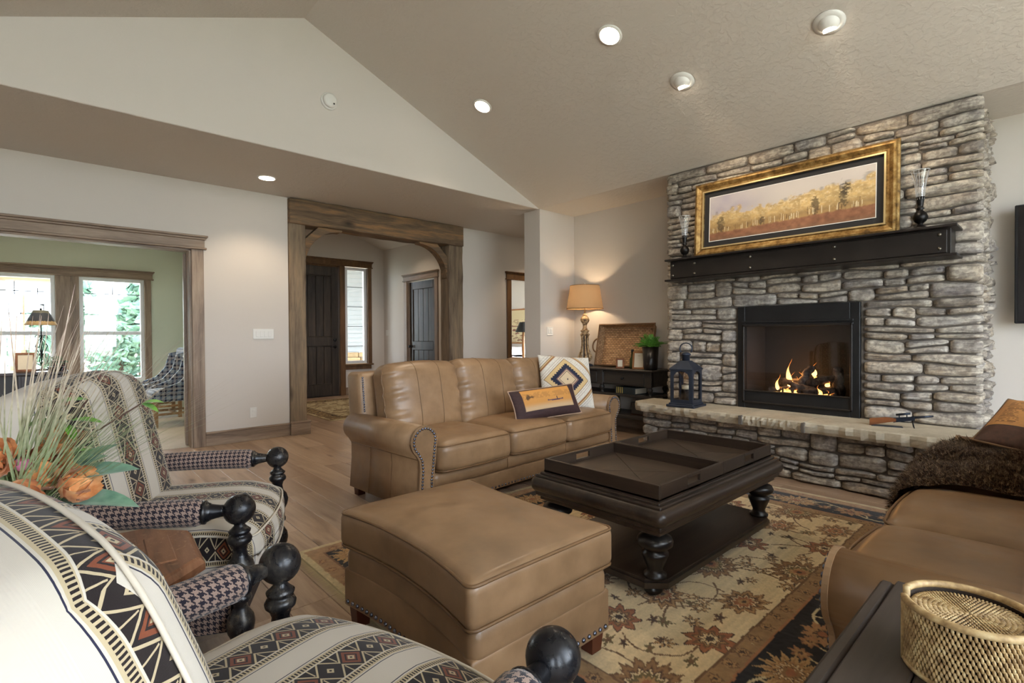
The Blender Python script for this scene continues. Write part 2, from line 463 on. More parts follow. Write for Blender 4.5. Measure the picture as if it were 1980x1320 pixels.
def lay(x, y0, y1, single):
    y = y0 - rs.random()*1.2; first = True
    while y < y1-.02:
        L = rs.choice((.7, .95, 1.2, 1.5, 1.8, 2.0))
        a = max(y, y0); b = min(y+L, y1)
        if b-a > .04:
            if single:
                o = bpy.data.objects.new('floorboard', board_mesh(b-a)); link(o, FLOOR); o.location = (x, (a+b)/2, 0)
            else:
                extra.bbox(x-PWID/2+.0008, x+PWID/2-.0008, a+.0008, b-.0008, -.014, 0, .0022)
        y += L
nx0 = .2
k = 0
while nx0 + k*PWID < FX1+.1:
    x = nx0 + (k+.5)*PWID
    if x < FX0+.1: lay(x, 2.3, YW+.15, True)
    else: lay(x, .3 if x > 3.9 else 2.3, FY1, True)
    if x <= 3.9: lay(x, YB, 2.3, False)
    else: lay(x, YB, .3, False)
    k += 1
k2 = 0
while nx0 - k2*PWID > -4.6: lay(nx0-(k2+.5)*PWID, YB, YW, False); k2 += 1
while nx0 + k*PWID < 8.0: lay(nx0+(k+.5)*PWID, 5.0, YW+.1, False); k += 1
o = extra.build('floorboards', M['floor'], FLOOR); o['kind'] = 'stuff'
g = G('office_carpet'); v = g.coord('Object')
n = g.noise(v, 220, 2); n2 = g.noise(v, 3, 3)
g.set(g.ramp(g.addm(g.mul(n, .6), g.mul(n2, .4)), [(.3, srgb(168, 158, 140)), (.7, srgb(205, 197, 180))]), .95, sheen=.2)
g.bump(n, .6, .006); M['carpet'] = g.m
mb = MB(); mb.box(-2.34, 1.80, YW+.10, OY1+.16, -.12, .008)
struct(mb, 'floor', M['carpet'], 'cream carpet on the office floor', 'floor')
mb = MB(); mb.box(5.56, 9.35, YW+.16, 10.75, -.12, .008)
struct(mb, 'floor', M['carpet'], 'cream carpet on the bedroom floor', 'floor')

# ------------------------------------------------------------------ baseboards, casings, portal
def baseboard(name, x0, x1, y, label, sgn=-1, z=.135):
    t = thing(name, label, 'baseboard', kind='structure')
    y0, y1 = sorted((y, y+sgn*.018)); MB().bbox(x0, x1, y0, y1, 0, z, .003).build('board', M['trimwood'], t)
    y0, y1 = sorted((y, y+sgn*.028)); m = MB(); m.bbox(x0, x1, y0, y1, z-.002, z+.022, .006); m.build('cap', M['trimwood'], t)
    return t
def baseboard_x(name, y0, y1, x, label, sgn=-1, z=.135):
    t = thing(name, label, 'baseboard', kind='structure')
    a, b = sorted((x, x+sgn*.018)); MB().bbox(a, b, y0, y1, 0, z, .003).build('board', M['trimwood_y'], t)
    a, b = sorted((x, x+sgn*.028)); MB().bbox(a, b, y0, y1, z-.002, z+.022, .006).build('cap', M['trimwood_y'], t)
    return t
baseboard('baseboard_left', OFF1+.115, POR0, YW, 'stained wood baseboard with cap between office casing and timber post')
baseboard('baseboard_hall', POR1, BED0-.1, YW, 'stained wood baseboard beside the hallway')
baseboard('baseboard_alcove', 4.9, 5.6, 4.8, 'stained wood baseboard on the wing wall')
baseboard('baseboard_foyer', 4.53, FX1, FY1, 'dark stained baseboard below the foyer sidelight')
baseboard_x('baseboard_fireplace', 2.95, 4.8, 5.6, 'stained wood baseboard behind the console table')
baseboard_x('baseboard_closet', YW+.16, 7.95, FX1, 'stained wood baseboard along the foyer side wall')

def head_casing(t, x0, x1, y, z0, mat, sgn=-1, k=1.0):
    """craftsman head: bottom fillet, frieze, stepped cap"""
    for nm, d, za, zb, ov in (('fillet', .040, 0, .020, .016), ('frieze', .026, .020, .098, 0.0), ('cap', .040, .098, .118, .012), ('cap', .056, .118, .138, .026)):
        a, b = sorted((y, y+sgn*d*k))
        MB().bbox(x0-ov*k, x1+ov*k, a, b, z0+za*k, z0+zb*k, .004).build(nm, mat, t)
t = thing('trim_1', 'grey-brown stained craftsman casing around the office opening', 'door casing', kind='structure')
MB().bbox(OFF1, OFF1+.115, YW-.022, YW, 0, OFFZ, .004).build('side_casing', M['trimwood_z'], t)
MB().bbox(OFF0-.115, OFF0, YW-.022, YW, 0, OFFZ, .004).build('side_casing', M['trimwood_z'], t)
head_casing(t, OFF0-.125, OFF1+.125, YW, OFFZ, M['trimwood'], k=1.1)
MB().bbox(OFF1-.02, OFF1, YW, YW+.16, 0, OFFZ, .002).build('jamb', M['trimwood_z'], t)
MB().bbox(OFF0, OFF0+.02, YW, YW+.16, 0, OFFZ, .002).build('jamb', M['trimwood_z'], t)
MB().bbox(OFF0, OFF1, YW, YW+.16, OFFZ-.02, OFFZ, .002).build('head_jamb', M['trimwood'], t)

# open office door leaf, seen edge on
d = thing('door_1', 'open stained office door seen edge-on with black hinges', 'door', (OFF1-.024, YW+.165, 0), math.radians(81), kind='structure')
MB().bbox(0, .84, -.02, .022, .015, OFFZ-.03, .003).build('leaf', M['trimwood_z'], d)
for z in (.30, 1.05, 1.86):
    MB().bbox(-.008, .03, -.03, -.018, z-.05, z+.05, .002).build('hinge', M['black'], d)
    MB().tube([(-.006, -.026, z-.05), (-.006, -.026, z+.05)], .008, 8).build('hinge_pin', M['black'], d)

# timber portal
def rough(name, x0, x1, y0, y1, z0, z1, mat, parent, amp=.006, seed=0, axis=0):
    rr = np.random.RandomState(seed); ph = rr.rand(12)*6.28
    L = max(x1-x0, y1-y0, z1-z0)
    def df(x, y, z):
        t = (x, y, z)[axis]
        a = amp*(math.sin(t*5+ph[0]+x*7)*.6+math.sin(t*13+ph[1]+y*11)*.4+math.sin(t*31+ph[2])*.25)
        b = amp*(math.sin(t*4+ph[3]+z*9)*.6+math.sin(t*17+ph[4])*.4)
        s = lambda w, h: (1 if w > 0 else -1)
        if axis == 0: return (x, y+s(y, 0)*a, z+s(z, 0)*b)
        return (x+s(x, 0)*a, y+s(y, 0)*b, z)
    n = [2, 2, 2]; n[axis] = 40
    m = MB(); m.rbox(((x0+x1)/2, (y0+y1)/2, (z0+z1)/2), (x1-x0, y1-y0, z1-z0), .014, 2, n, df)
    return m.build(name, mat, parent)
t = thing('trim_2', 'rough-sawn timber portal with beam, posts and curved knee braces', 'timber portal', kind='structure')
rough('beam', POR0+.004, POR1-.004, YW-.07, YW+.21, 2.585, 2.893, M['timber'], t, .007, 1)
rough('post', POR0+.004, POR0+.20, YW-.045, YW+.19, .0, 2.59, M['timber_z'], t, .004, 2, 2)
rough('post', POR1-.27, POR1-.004, YW-.045, YW+.19, .0, 2.59, M['timber_z'], t, .004, 3, 2)
def brace(xc, sgn):
    r = .47; cx = xc+sgn*.49; cz = 2.09
    P = [(cx - sgn*r*math.cos(a), cz + r*math.sin(a)) for a in np.linspace(0, PI/2, 14)]
    P = [(xc, cz-.02)] + P[0:] + [(cx+sgn*.02, 2.60), (xc+sgn*.20, 2.60), (xc, 2.40)]
    if sgn < 0: P = P[::-1]
    P = P[::-1]
    m = MB(); m.prism(P, YW-.0, YW+.14, 'y'); return m.build('knee_brace', M['timber'], t)
brace(POR0+.19, 1); brace(POR1-.26, -1)
for x0, x1 in ((POR0, POR0+.22), (POR1-.29, POR1+.01)):
    MB().bbox(x0-.004, x1+.012, YW-.066, YW-.036, 0, .15, .004).build('plinth', M['trimwood'], t)
    MB().bbox(x0-.008, x1+.020, YW-.076, YW-.036, .148, .172, .006).build('plinth_cap', M['trimwood'], t)
MB().bbox(POR0+.19, POR0+.225, YW-.06, YW+.2, 0, .15, .004).build('plinth', M['trimwood_y'], t)

# bedroom doorway casing
t = thing('trim_3', 'brown stained casing of the bedroom doorway in the hall', 'door casing', kind='structure')
M['trim_brown'] = wood('brown_trim', srgb(62, 42, 24), srgb(104, 74, 44), srgb(130, 96, 60), axis=2, rough=.5, knots=.5)
MB().bbox(BED0-.10, BED0, YW-.022, YW, 0, BEDZ, .004).build('side_casing', M['trim_brown'], t)
MB().bbox(BED1, BED1+.10, YW-.022, YW, 0, BEDZ, .004).build('side_casing', M['trim_brown'], t)
head_casing(t, BED0-.11, BED1+.11, YW, BEDZ, M['trim_brown'])
MB().bbox(BED0, BED0+.02, YW, YW+.16, 0, BEDZ, .002).build('jamb', M['trim_brown'], t)

# front door and sidelight
DM = M['doorwood']
d = thing('door_2', 'dark knotty wood front door with plank panels and black lever', 'door', (0, FY1, 0), kind='structure')
dx0, dx1, dz = 3.50, 4.41, 2.62
y0, y1 = .055, .10
for x0, x1 in ((dx0, dx0+.14), (dx1-.14, dx1)): MB().bbox(x0, x1, y0, y1, .01, dz, .004).build('stile', DM, d)
for z0, z1 in ((.01, .24), (1.02, 1.20), (2.44, dz)): MB().bbox(dx0+.14, dx1-.14, y0, y1, z0, z1, .004).build('rail', DM, d)
MB().box(dx0+.01, dx1-.01, y1-.004, y1+.012, .01, dz-.01).build('core_panel', DM, d)
MB().box(dx0-.1, dx1+.12, .06, .15, dz-.02, 2.70).build('head_stop', M['trim_brown'], d)
for z0, z1 in ((.24, 1.02), (1.20, 2.44)):
    n = 4; w = (dx1-dx0-.28)/n
    for i in range(n): MB().bbox(dx0+.14+i*w+.003, dx0+.14+(i+1)*w-.003, y0+.018, y1, z0, z1, .005).build('plank', DM, d)
    m = MB()
    a, b = dx0+.14, dx1-.14
    for q in ((a, a+.018, z0, z1), (b-.018, b, z0, z1), (a, b, z0, z0+.018), (a, b, z1-.018, z1)): m.bbox(q[0], q[1], y0+.006, y1, q[2], q[3], .005)
    m.build('bead', DM, d)
m = MB(); m.lathe([(.032, 0), (.032, .008), (.02, .014), (.001, .014)], M=Matrix.Translation((dx1-.075, y0, 1.0)) @ Matrix.Rotation(PI/2, 4, 'X')); m.tube([(dx1-.075, y0-.05, 1.0), (dx1-.20, y0-.052, 1.0)], .010); m.tube([(dx1-.075, y0, 1.0), (dx1-.075, y0-.052, 1.0)], .012); m.build('lever_handle', M['black'], d)
m = MB(); m.lathe([(.034, 0), (.034, .012), (.022, .022), (.001, .022)], M=Matrix.Translation((dx1-.075, y0, 1.14)) @ Matrix.Rotation(PI/2, 4, 'X')); m.build('deadbolt', M['black'], d)
MB().box(dx0-.04, dx1+.04, 0.0, .12, -.005, .012).build('threshold', M['black'], d)
t = thing('trim_4', 'dark stained casing around the front door and sidelight', 'door casing', (0, FY1, 0), kind='structure')
for x0, x1, z0 in ((dx0-.12, dx0, 0), (dx1+.005, dx1+.115, 0), (5.03, 5.115, .62)): MB().bbox(x0, x1, -.024, .1, z0, 2.645, .004).build('side_casing', M['trim_brown'], t)
head_casing(t, dx0-.13, 5.125, 0, 2.645, M['trim_brown'])
MB().bbox(dx1+.10, 5.14, -.05, .05, .60, .635, .005).build('sill', M['trim_brown'], t)
MB().bbox(dx1+.10, 5.10, -.022, 0, .52, .60, .004).build('apron', M['trim_brown'], t)
g = G('window_glass')
tr = g.node('ShaderNodeBsdfTransparent'); gl = g.node('ShaderNodeBsdfGlossy'); gl.inputs['Roughness'].default_value = .02
mx = g.node('ShaderNodeMixShader'); mx.inputs[0].default_value = .06
g.lk(tr.outputs[0], mx.inputs[1]); g.lk(gl.outputs[0], mx.inputs[2]); g.lk(mx.outputs[0], g.out.inputs[0])
M['glass'] = g.m
def window(name, label, x0, x1, y, z0, z1, rails=(), muntins=(), fw=.045, din=1, depth=.07):
    """white framed window in a y-plane opening; rails/muntins: (xa,xb,za,zb) bars"""
    t = thing(name, label, 'window', kind='structure')
    m = MB()
    for q in ((x0, x0+fw, z0, z1), (x1-fw, x1, z0, z1), (x0+fw, x1-fw, z0, z0+fw), (x0+fw, x1-fw, z1-fw, z1)): m.bbox(q[0], q[1], y, y+depth, q[2], q[3], .004)
    m.build('frame', M['white'], t)
    for q in rails: MB().bbox(q[0], q[1], y+.01, y+depth-.01, q[2], q[3], .004).build('rail', M['white'], t)
    for q in muntins: MB().bbox(q[0], q[1], y+.025, y+.045, q[2], q[3], .002).build('muntin', q[4], t)
    MB().box(x0+fw*.5, x1-fw*.5, y+.032, y+.036, z0+fw*.5, z1-fw*.5).build('pane', M['glass'], t)
    return t
gm = plain('grey_muntin', (.12, .14, .16), .5)
window('window_1', 'narrow white sidelight window beside the front door', 4.535, 5.02, FY1+.03, .64, 2.64, muntins=[(4.56, 5.0, z, z+.012, gm) for z in (1.0, 1.41, 1.82, 2.23)], fw=.06)
# closet door on the foyer side wall
d = thing('door_3', 'dark two-panel closet door with round knob in the foyer side wall', 'door', (FX1, 0, 0), kind='structure')
ya, yb, zz = 8.09, 9.05, 2.29
x0, x1 = .04, .085
for q in ((ya, ya+.12), (yb-.12, yb)): MB().bbox(x0, x1, q[0], q[1], .01, zz, .004).build('stile', DM, d)
for z0, z1 in ((.01, .22), (.93, 1.10), (2.14, zz)): MB().bbox(x0, x1, ya+.12, yb-.12, z0, z1, .004).build('rail', DM, d)
MB().box(x1-.004, x1+.012, ya, yb, .01, zz).build('core_panel', DM, d)
for z0, z1 in ((.22, .93), (1.10, 2.14)):
    n = 4; w = (yb-ya-.24)/n
    for i in range(n): MB().bbox(x0+.016, x1, ya+.12+i*w+.003, ya+.12+(i+1)*w-.003, z0, z1, .005).build('plank', DM, d)
m = MB(); m.lathe([(.03, 0), (.03, .008), (.012, .012), (.012, .035), (.03, .045), (.032, .058), (.024, .07), (.001, .072)], M=Matrix.Translation((x0, yb-.07, 1.0)) @ Matrix.Rotation(-PI/2, 4, 'Y')); m.build('knob', M['black'], d)
t = thing('trim_5', 'stained casing with stepped head around the closet door', 'door casing', (FX1, 0, 0), kind='structure')
for q in ((ya-.13, ya-.02), (yb+.02, yb+.13)): MB().bbox(-.022, .1, q[0], q[1], 0, 2.31, .004).build('side_casing', M['trimwood_z'], t)
for nm, dd, za, zb, ov in (('fillet', .040, 0, .020, .016), ('frieze', .026, .020, .098, 0.0), ('cap', .040, .098, .118, .012), ('cap', .056, .118, .138, .026)):
    MB().bbox(-dd, 0, ya-.14-ov, yb+.14+ov, 2.31+za, 2.31+zb, .004).build(nm, M['trimwood_y'], t)

# office windows with knotty casings
for i, (a, b) in enumerate(OFFWIN):
    zm = 1.28
    mun = [(a+.06, b-.05, 1.88, 1.892, gm), ((a+b)/2-.006, (a+b)/2+.006, 1.89, 2.06, gm)]
    window('window_%d' % (i+2), ('wide' if i == 0 else 'narrow') + ' double-hung white office window looking onto the ' + ('porch' if i == 0 else 'pine trees'), a, b, OY1+.02, .52, 2.13, rails=[(a+.045, b-.045, zm-.03, zm+.03)], muntins=mun, fw=.05)
t = thing('trim_6', 'knotty stained casing around the pair of office windows', 'window casing', kind='structure')
head_casing(t, -1.49, 1.27, OY1, 2.13, M['trimwood'])
for x0, x1 in ((-1.46, -1.35), (.09, .36), (1.16, 1.25)): MB().bbox(x0, x1, OY1-.024, OY1+.02, .45, 2.13, .004).build('side_casing', M['trimwood_z'], t)
MB().bbox(-1.5, 1.29, OY1-.06, OY1+.03, .42, .455, .005).build('sill', M['trimwood'], t)

# great-room windows behind the camera
for i, (a, b) in enumerate(WIN_BACK):
    window('window_%d' % (i+4), 'tall white great-room window between wall sections', a, b, YB-.11, .28, 2.7, rails=[((a+b)/2-.03, (a+b)/2+.03, .33, 2.65), (a+.045, b-.045, 2.0, 2.05)], fw=.06)['group'] = 'great-room windows'

window('window_8', 'wide unseen transom window added in the back gable for more daylight', .5, 3.1, YB-.11, ZC, 3.58, rails=[(1.77, 1.83, ZC+.05, 3.53)], fw=.06)  # added behind the camera to throw more daylight onto floor and rug
# ------------------------------------------------------------------ outside
g = G('dry_grass'); v = g.coord('Object')
n = g.noise(v, .35, 4); n2 = g.noise(v, 4, 4)
g.set(g.ramp(g.addm(g.mul(n, .6), g.mul(n2, .4)), [(.35, srgb(176, 172, 150)), (.5, srgb(205, 200, 180)), (.65, srgb(150, 160, 130))]), .95); M['grass'] = g.m
mb = MB(); mb.box(-120, 120, -60, 160, -.6, -.35)
struct(mb, 'ground', M['grass'], 'pale dry meadow outside the office windows', 'ground')
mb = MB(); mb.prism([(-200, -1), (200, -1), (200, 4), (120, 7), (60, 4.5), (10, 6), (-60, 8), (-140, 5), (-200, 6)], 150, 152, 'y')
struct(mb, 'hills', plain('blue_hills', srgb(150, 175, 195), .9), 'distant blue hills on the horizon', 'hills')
g = G('pine_needles'); v = g.coord('Object'); g.set(g.ramp(g.noise(v, 3, 3), [(.3, srgb(60, 90, 80)), (.7, srgb(110, 140, 112))]), .8); M['pine'] = g.m
M['bark'] = plain('pine_bark', srgb(90, 70, 55), .9, bump=.4)
def pine(x, y, h, label, seed):
    rr = random.Random(seed)
    t = thing('pine_tree', label, 'tree', (x, y, -.4), 0, 'pines beyond the meadow')
    m = MB(); m.lathe([(.16, 0), (.12, h*.5), (.02, h*.98)], n=7); m.build('trunk', M['bark'], t)
    m = MB(); 
    for i in range(520):
        q = rr.random()**.8; z = h*(.08+.9*q); R = h*.34*(1-q)**.75*(.35+.65*rr.random())+.1; a = rr.random()*6.28
        c = Vector((R*math.cos(a), R*math.sin(a), z+rr.uniform(-.1, .1))); s = h*.075*rr.uniform(.6, 1.3)
        d1 = Vector((rr.uniform(-1, 1), rr.uniform(-1, 1), rr.uniform(-.5, .8))).normalized()*s
        d2 = d1.cross(Vector((rr.uniform(-1, 1), rr.uniform(-1, 1), rr.uniform(-1, 1)))).normalized()*s*.5
        m.add([c-d1, c+d2, c+d1, c-d2, c+d1.cross(d2).normalized()*s*.3], [(0, 1, 4), (1, 2, 4), (2, 3, 4), (3, 0, 4), (0, 3, 2, 1)])
    m.build('foliage', M['pine'], t)
for i, (x, y, h, lb) in enumerate([(.9, 26, 3.9, 'small round pine at the left of the meadow clump'), (2.6, 23, 3.9, 'tall full pine in the middle of the meadow'), (1.5, 18.6, 2.0, 'low pine in front of its taller neighbours'), (2.75, 19.2, 1.8, 'low pine at the right of the tall one'), (-.6, 30, 3.0, 'far small pine near the porch post')]): pine(x, y, h, lb, i)
# neighbouring wing of the house with porch
M['siding'] = plain('white_lap_siding', srgb(205, 210, 215), .6, var=.03)
M['cedar'] = wood('cedar_soffit', srgb(120, 86, 60), srgb(165, 128, 96), axis=0, rough=.6)
t = thing('house_wing', 'white lap-sided porch wing with gabled eave outside the office', 'building', (0, 0, -.35))
for k in range(22):
    MB().prism([(-6, 0), (-.62, 0), (-.62, .15), (-6, .15)], 0, .02, 'z', M=Matrix.Translation((0, 13.2-.012, .0+k*.15)) @ Matrix.Rotation(math.radians(94), 4, 'X')).build('siding_board', M['siding'], t)
MB().box(-6, -.62, 13.24, 13.6, 0, 3.4).build('wall', M['siding'], t)
MB().bbox(-.72, -.56, 13.16, 13.28, 0, 3.4, .005).build('corner_board', M['white'], t)
MB().bbox(-.50, -.30, 12.76, 12.96, 0, 2.35, .006).build('porch_post', M['cedar'], t)
MB().bbox(-6, .25, 12.75, 13.2, 2.62, 2.95, .01).build('porch_beam', M['cedar'], t)
MB().bbox(-6, .45, 12.3, 12.5, 2.9, 3.1, .01).build('fascia', M['white'], t)
MB().prism([(-6, 3.0), (.45, 3.0), (.45, 3.15), (-6, 4.6)], 12.3, 13.6, 'y').build('roof', M['siding'], t)
def porch_lamp(x, y, z, lb):
    t = thing('porch_lantern', lb, 'lantern', (x, y, z), 0, 'porch lanterns')
    m = MB()
    for sx in (-1, 1):
        for sy in (-1, 1): m.box(sx*.075-.008, sx*.075+.008, sy*.075-.008, sy*.075+.008, 0, .3)
    m.box(-.09, .09, -.09, .09, .3, .33); m.box(-.09, .09, -.09, .09, -.02, 0); m.build('frame', M['black'], t)
    MB().box(-.065, .065, -.065, .065, .0, .3).build('glass', M['white'], t)
    MB().tube([(0, 0, .33), (0, 0, .62)], .008).build('stem', M['black'], t)
porch_lamp(-.42, 12.58, 1.6, 'porch lantern hanging in front of the cedar post'); porch_lamp(-.12, 12.62, 1.5, 'porch lantern hanging in the open beside the cedar post')
mb = MB(); mb.box(2.2, 12.5, FY1+.16, 18.0, 3.3, 3.45)  # out-of-view roof added to keep sky light off the porch siding
struct(mb, 'added_porch_roof', M['cedar'], 'unseen wooden roof added outside the front door to shade the siding', 'ceiling')
# porch wall seen through the sidelight
t = thing('porch_wall', 'white lap-sided porch wall with stacked stone base outside the sidelight', 'building', (7.6, 14.4, -.2), math.radians(-35))
for k in range(18):
    m = MB(); m.prism([(-.012, .95+k*.14), (0, .95+k*.14), (0, 1.09+k*.14), (-.004, 1.09+k*.14), (-.034, .95+k*.14)][::-1], -3.2, 3.2, 'x'); m.build('siding_board', plain('shaded_lap_siding', srgb(158, 163, 166), .6, var=.03) if k == 0 else bpy.data.materials['shaded_lap_siding'], t)  # white siding darkened in its colour, standing in for porch shade
rr = random.Random(5)
M['porchstone'] = plain('tan_porch_stone', srgb(170, 145, 110), .9, var=.4, scale=3, rnd=5, bump=.4)
for k in range(6):
    x = -3.2
    while x < 3.2:
        w = rr.uniform(.2, .5); MB().bbox(x, x+w-.015, -.10, 0, k*.155, k*.155+.145, .02).build('stone', M['porchstone'], t); x += w
MB().box(-3.2, 3.2, 0, .1, 0, 3.5).build('wall', M['siding'], t)

# ------------------------------------------------------------------ switch plates, detector, recessed lights
def plate(name, label, cat, loc, rz, w, h, n=1, outlet=False):
    t = thing(name, label, cat, loc, rz)
    MB().bbox(-w/2, w/2, -.008, 0, -h/2, h/2, .003).build('plate', M['plate'], t)
    for i in range(n):
        x = (i-(n-1)/2)*.046
        if outlet:
            for dz in (-.021, .021): MB().rbox((x, -.009, dz), (.032, .004, .028), .006, 2, (1, 1, 1)).build('socket', M['plate'], t)
        else: MB().bbox(x-.016, x+.016, -.013, -.006, -.033, .033, .003).build('rocker', M['plate'], t)
    return t
plate('light_switch', 'white four-gang light switch beside the office opening', 'switch', (1.885, YW, 1.24), 0, .23, .118, 4)
plate('wall_outlet', 'white outlet low on the wall beside the office opening', 'outlet', (1.765, YW, .325), 0, .074, .118, 1, True)
plate('light_switch', 'white two-gang switch on the wing wall near the lamp', 'switch', (5.085, 4.80, 1.26), 0, .118, .118, 2)
plate('light_switch', 'small white switch on the foyer side wall', 'switch', (FX1, 9.9, 1.28), PI/2*-1, .12, .118, 2)
t = thing('smoke_detector', 'round white smoke detector on the gable wall', 'smoke detector', (2.027, YG, 3.463))
Mr = Matrix.Rotation(PI/2, 4, 'X')
MB().lathe([(.082, 0), (.082, .012), (.07, .018), (.001, .018)], M=Mr, n=28).build('base', M['plate'], t)
MB().lathe([(.068, .015), (.066, .036), (.05, .048), (.001, .05)], M=Mr, n=28).build('cover', M['plate'], t)
MB().lathe([(.008, .048), (.008, .052), (.001, .052)], M=Mr @ Matrix.Translation((.03, -.03, -.002)), n=10).build('button', M['black'], t)
g = G('lamp_lens'); g.set((1, .9, .75), .5, emit=(1, .86, .66), estr=14.0); M['lens'] = g.m
M['trimring'] = plain('white_trim_ring', (.8, .78, .74), .35, var=.02)
SL = math.atan2(RIDGE_Z-ZC, EAVE_R-RIDGE_X)
def spot(loc, aim, power, size, blend=.6, col=(1, .80, .58), r=.04):
    l = bpy.data.lights.new('lamp_light', 'SPOT'); l.energy = power; l.spot_size = size; l.spot_blend = blend; l.color = col; l.shadow_soft_size = r
    o = bpy.data.objects.new('lamp_light', l); COL.objects.link(o); o.location = loc
    o.rotation_euler = (Vector(aim)-Vector(loc)).to_track_quat('-Z', 'Y').to_euler(); return o
def downlight(loc, tilt, label, aim, power=35):
    t = thing('recessed_light', label, 'ceiling light', loc, 0, 'recessed downlights'); t.rotation_euler = (0, tilt, 0)
    m = MB(); n = 28
    m.lathe([(.078, .0), (.098, .0), (.098, -.008), (.080, -.010)][::-1], n=n); m.build('trim_ring', M['trimring'], t)
    MB().lathe([(.001, -.011), (.078, -.011), (.078, -.004), (.001, -.004)], n=n).build('lens', M['lens'], t)
    s_ = spot((loc[0]-.03*math.sin(tilt)*-1, loc[1], loc[2]-.03), aim, power, math.radians(115)); return t
downlight((3.292, 2.445, 3.556), SL, 'lit round downlight in the sloped ceiling above the coffee table', (3.3, 2.4, 0))
downlight((3.312, 4.053, 3.548), SL, 'lit round downlight in the sloped ceiling above the leather sofa with cushions', (3.3, 4.05, 0))
downlight((1.746, 5.766, 2.9), 0, 'lit round downlight in the flat soffit near the timber portal', (1.75, 5.8, 0), 30)
def eyeball(loc, label, aim, power):
    t = thing('eyeball_light', label, 'ceiling light', loc, 0, 'eyeball accent lights'); t.rotation_euler = (0, SL, 0)
    MB().lathe([(.070, -.012), (.098, -.006), (.098, .0), (.07, .0)], n=28).build('trim_ring', M['trimring'], t)
    MB().sphere((0, 0, -.004), .066, 20, 10, (1, 1, .75)).build('eyeball', M['trimring'], t)
    MB().lathe([(.001, -.056), (.04, -.056), (.046, -.03), (.001, -.03)], M=Matrix.Rotation(-.9, 4, 'Y'), n=18).build('lens', M['lens'], t)
    spot((loc[0]+.09, loc[1], loc[2]-.09), aim, power, math.radians(75), .8)
downlight((3.0, 8.4, 3.452), -.37, 'unseen round downlight added to brighten the foyer', (3.0, 8.4, 0), 42)  # this and the next: added fill lights for the foyer, hidden by the beam
downlight((4.5, 8.4, 3.402), .37, 'unseen round downlight added to brighten the foyer near the closet door', (4.5, 8.4, 0), 42)
downlight((6.2, 5.75, 2.897), 0, 'unseen round downlight added to brighten the hallway', (6.2, 5.75, 0), 25)  # added fill light for the hall, out of view
downlight((.4, 8.2, 2.717), 0, 'unseen round downlight added to brighten the office above the plaid chairs', (.4, 8.2, 0), 55)  # this and the next: added out of view to lift the dark office walls
downlight((-1.0, 8.2, 2.717), 0, 'unseen round downlight added to brighten the office above the desk', (-1.0, 8.2, 0), 55)
eyeball((3.919, 1.102, 3.300), 'tilted white eyeball light above the right of the fireplace picture', (4.88, 1.1, 2.2), 26)
eyeball((3.915, 2.175, 3.302), 'tilted white eyeball light above the left of the fireplace picture', (4.88, 2.1, 2.2), 26)

# ------------------------------------------------------------------ stone materials
def stone_mat(name, tint=1.0):
    g = G(name); v = g.coord('Object', rnd=17.0)
    r = g.rnd()
    base = g.ramp(r, [(0.0, srgb(128, 120, 114)), (.2, srgb(166, 152, 134)), (.38, srgb(148, 140, 134)), (.55, srgb(186, 174, 156)), (.72, srgb(160, 140, 116)), (.86, srgb(176, 170, 164)), (1.0, srgb(136, 128, 126))], 'LINEAR')
    n = g.noise(v, 7, 5, .65, .5); n2 = g.noise(v, 30, 4, .6)
    sv = g.coord('Object', (6, 6, 45), rnd=11.0); st = g.noise(sv, 1.0, 4, .6, .5)
    c = g.mix(g.ramp(n, [(.35, 0), (.68, 1)]), base, srgb(208, 198, 182))
    c = g.mix(g.mul(g.ramp(n2, [(.42, 1), (.56, 0)]), .45), c, srgb(84, 76, 72))
    c = g.mix(g.mul(g.ramp(st, [(.40, 1), (.55, 0)]), .5), c, srgb(92, 84, 82))
    g.set(c, .88, spec=.25)
    g.bump(g.addm(g.mul(n2, .5), st), .75, .012)
    return g.m
M['stone'] = stone_mat('ledgestone')
M['mortar'] = plain('dark_mortar', srgb(104, 96, 88), .95, bump=.5)
M['slab'] = None
g = G('sandstone_slab'); v = g.coord('Object', rnd=5)
n = g.noise(v, 4, 5, .6); n2 = g.noise(v, 40, 3)
g.set(g.ramp(g.addm(g.mul(n, .7), g.mul(n2, .3)), [(.3, srgb(164, 152, 132)), (.55, srgb(192, 181, 160)), (.75, srgb(208, 200, 182))]), .8, spec=.3); g.bump(g.addm(n, g.mul(n2, .3)), .25, .008); M['slab'] = g.m
M['steel'] = plain('dark_bronze_steel', srgb(38, 33, 30), .42, .35, var=.25, scale=4)
M['rivet'] = plain('worn_rivet', srgb(120, 112, 100), .35, .9)

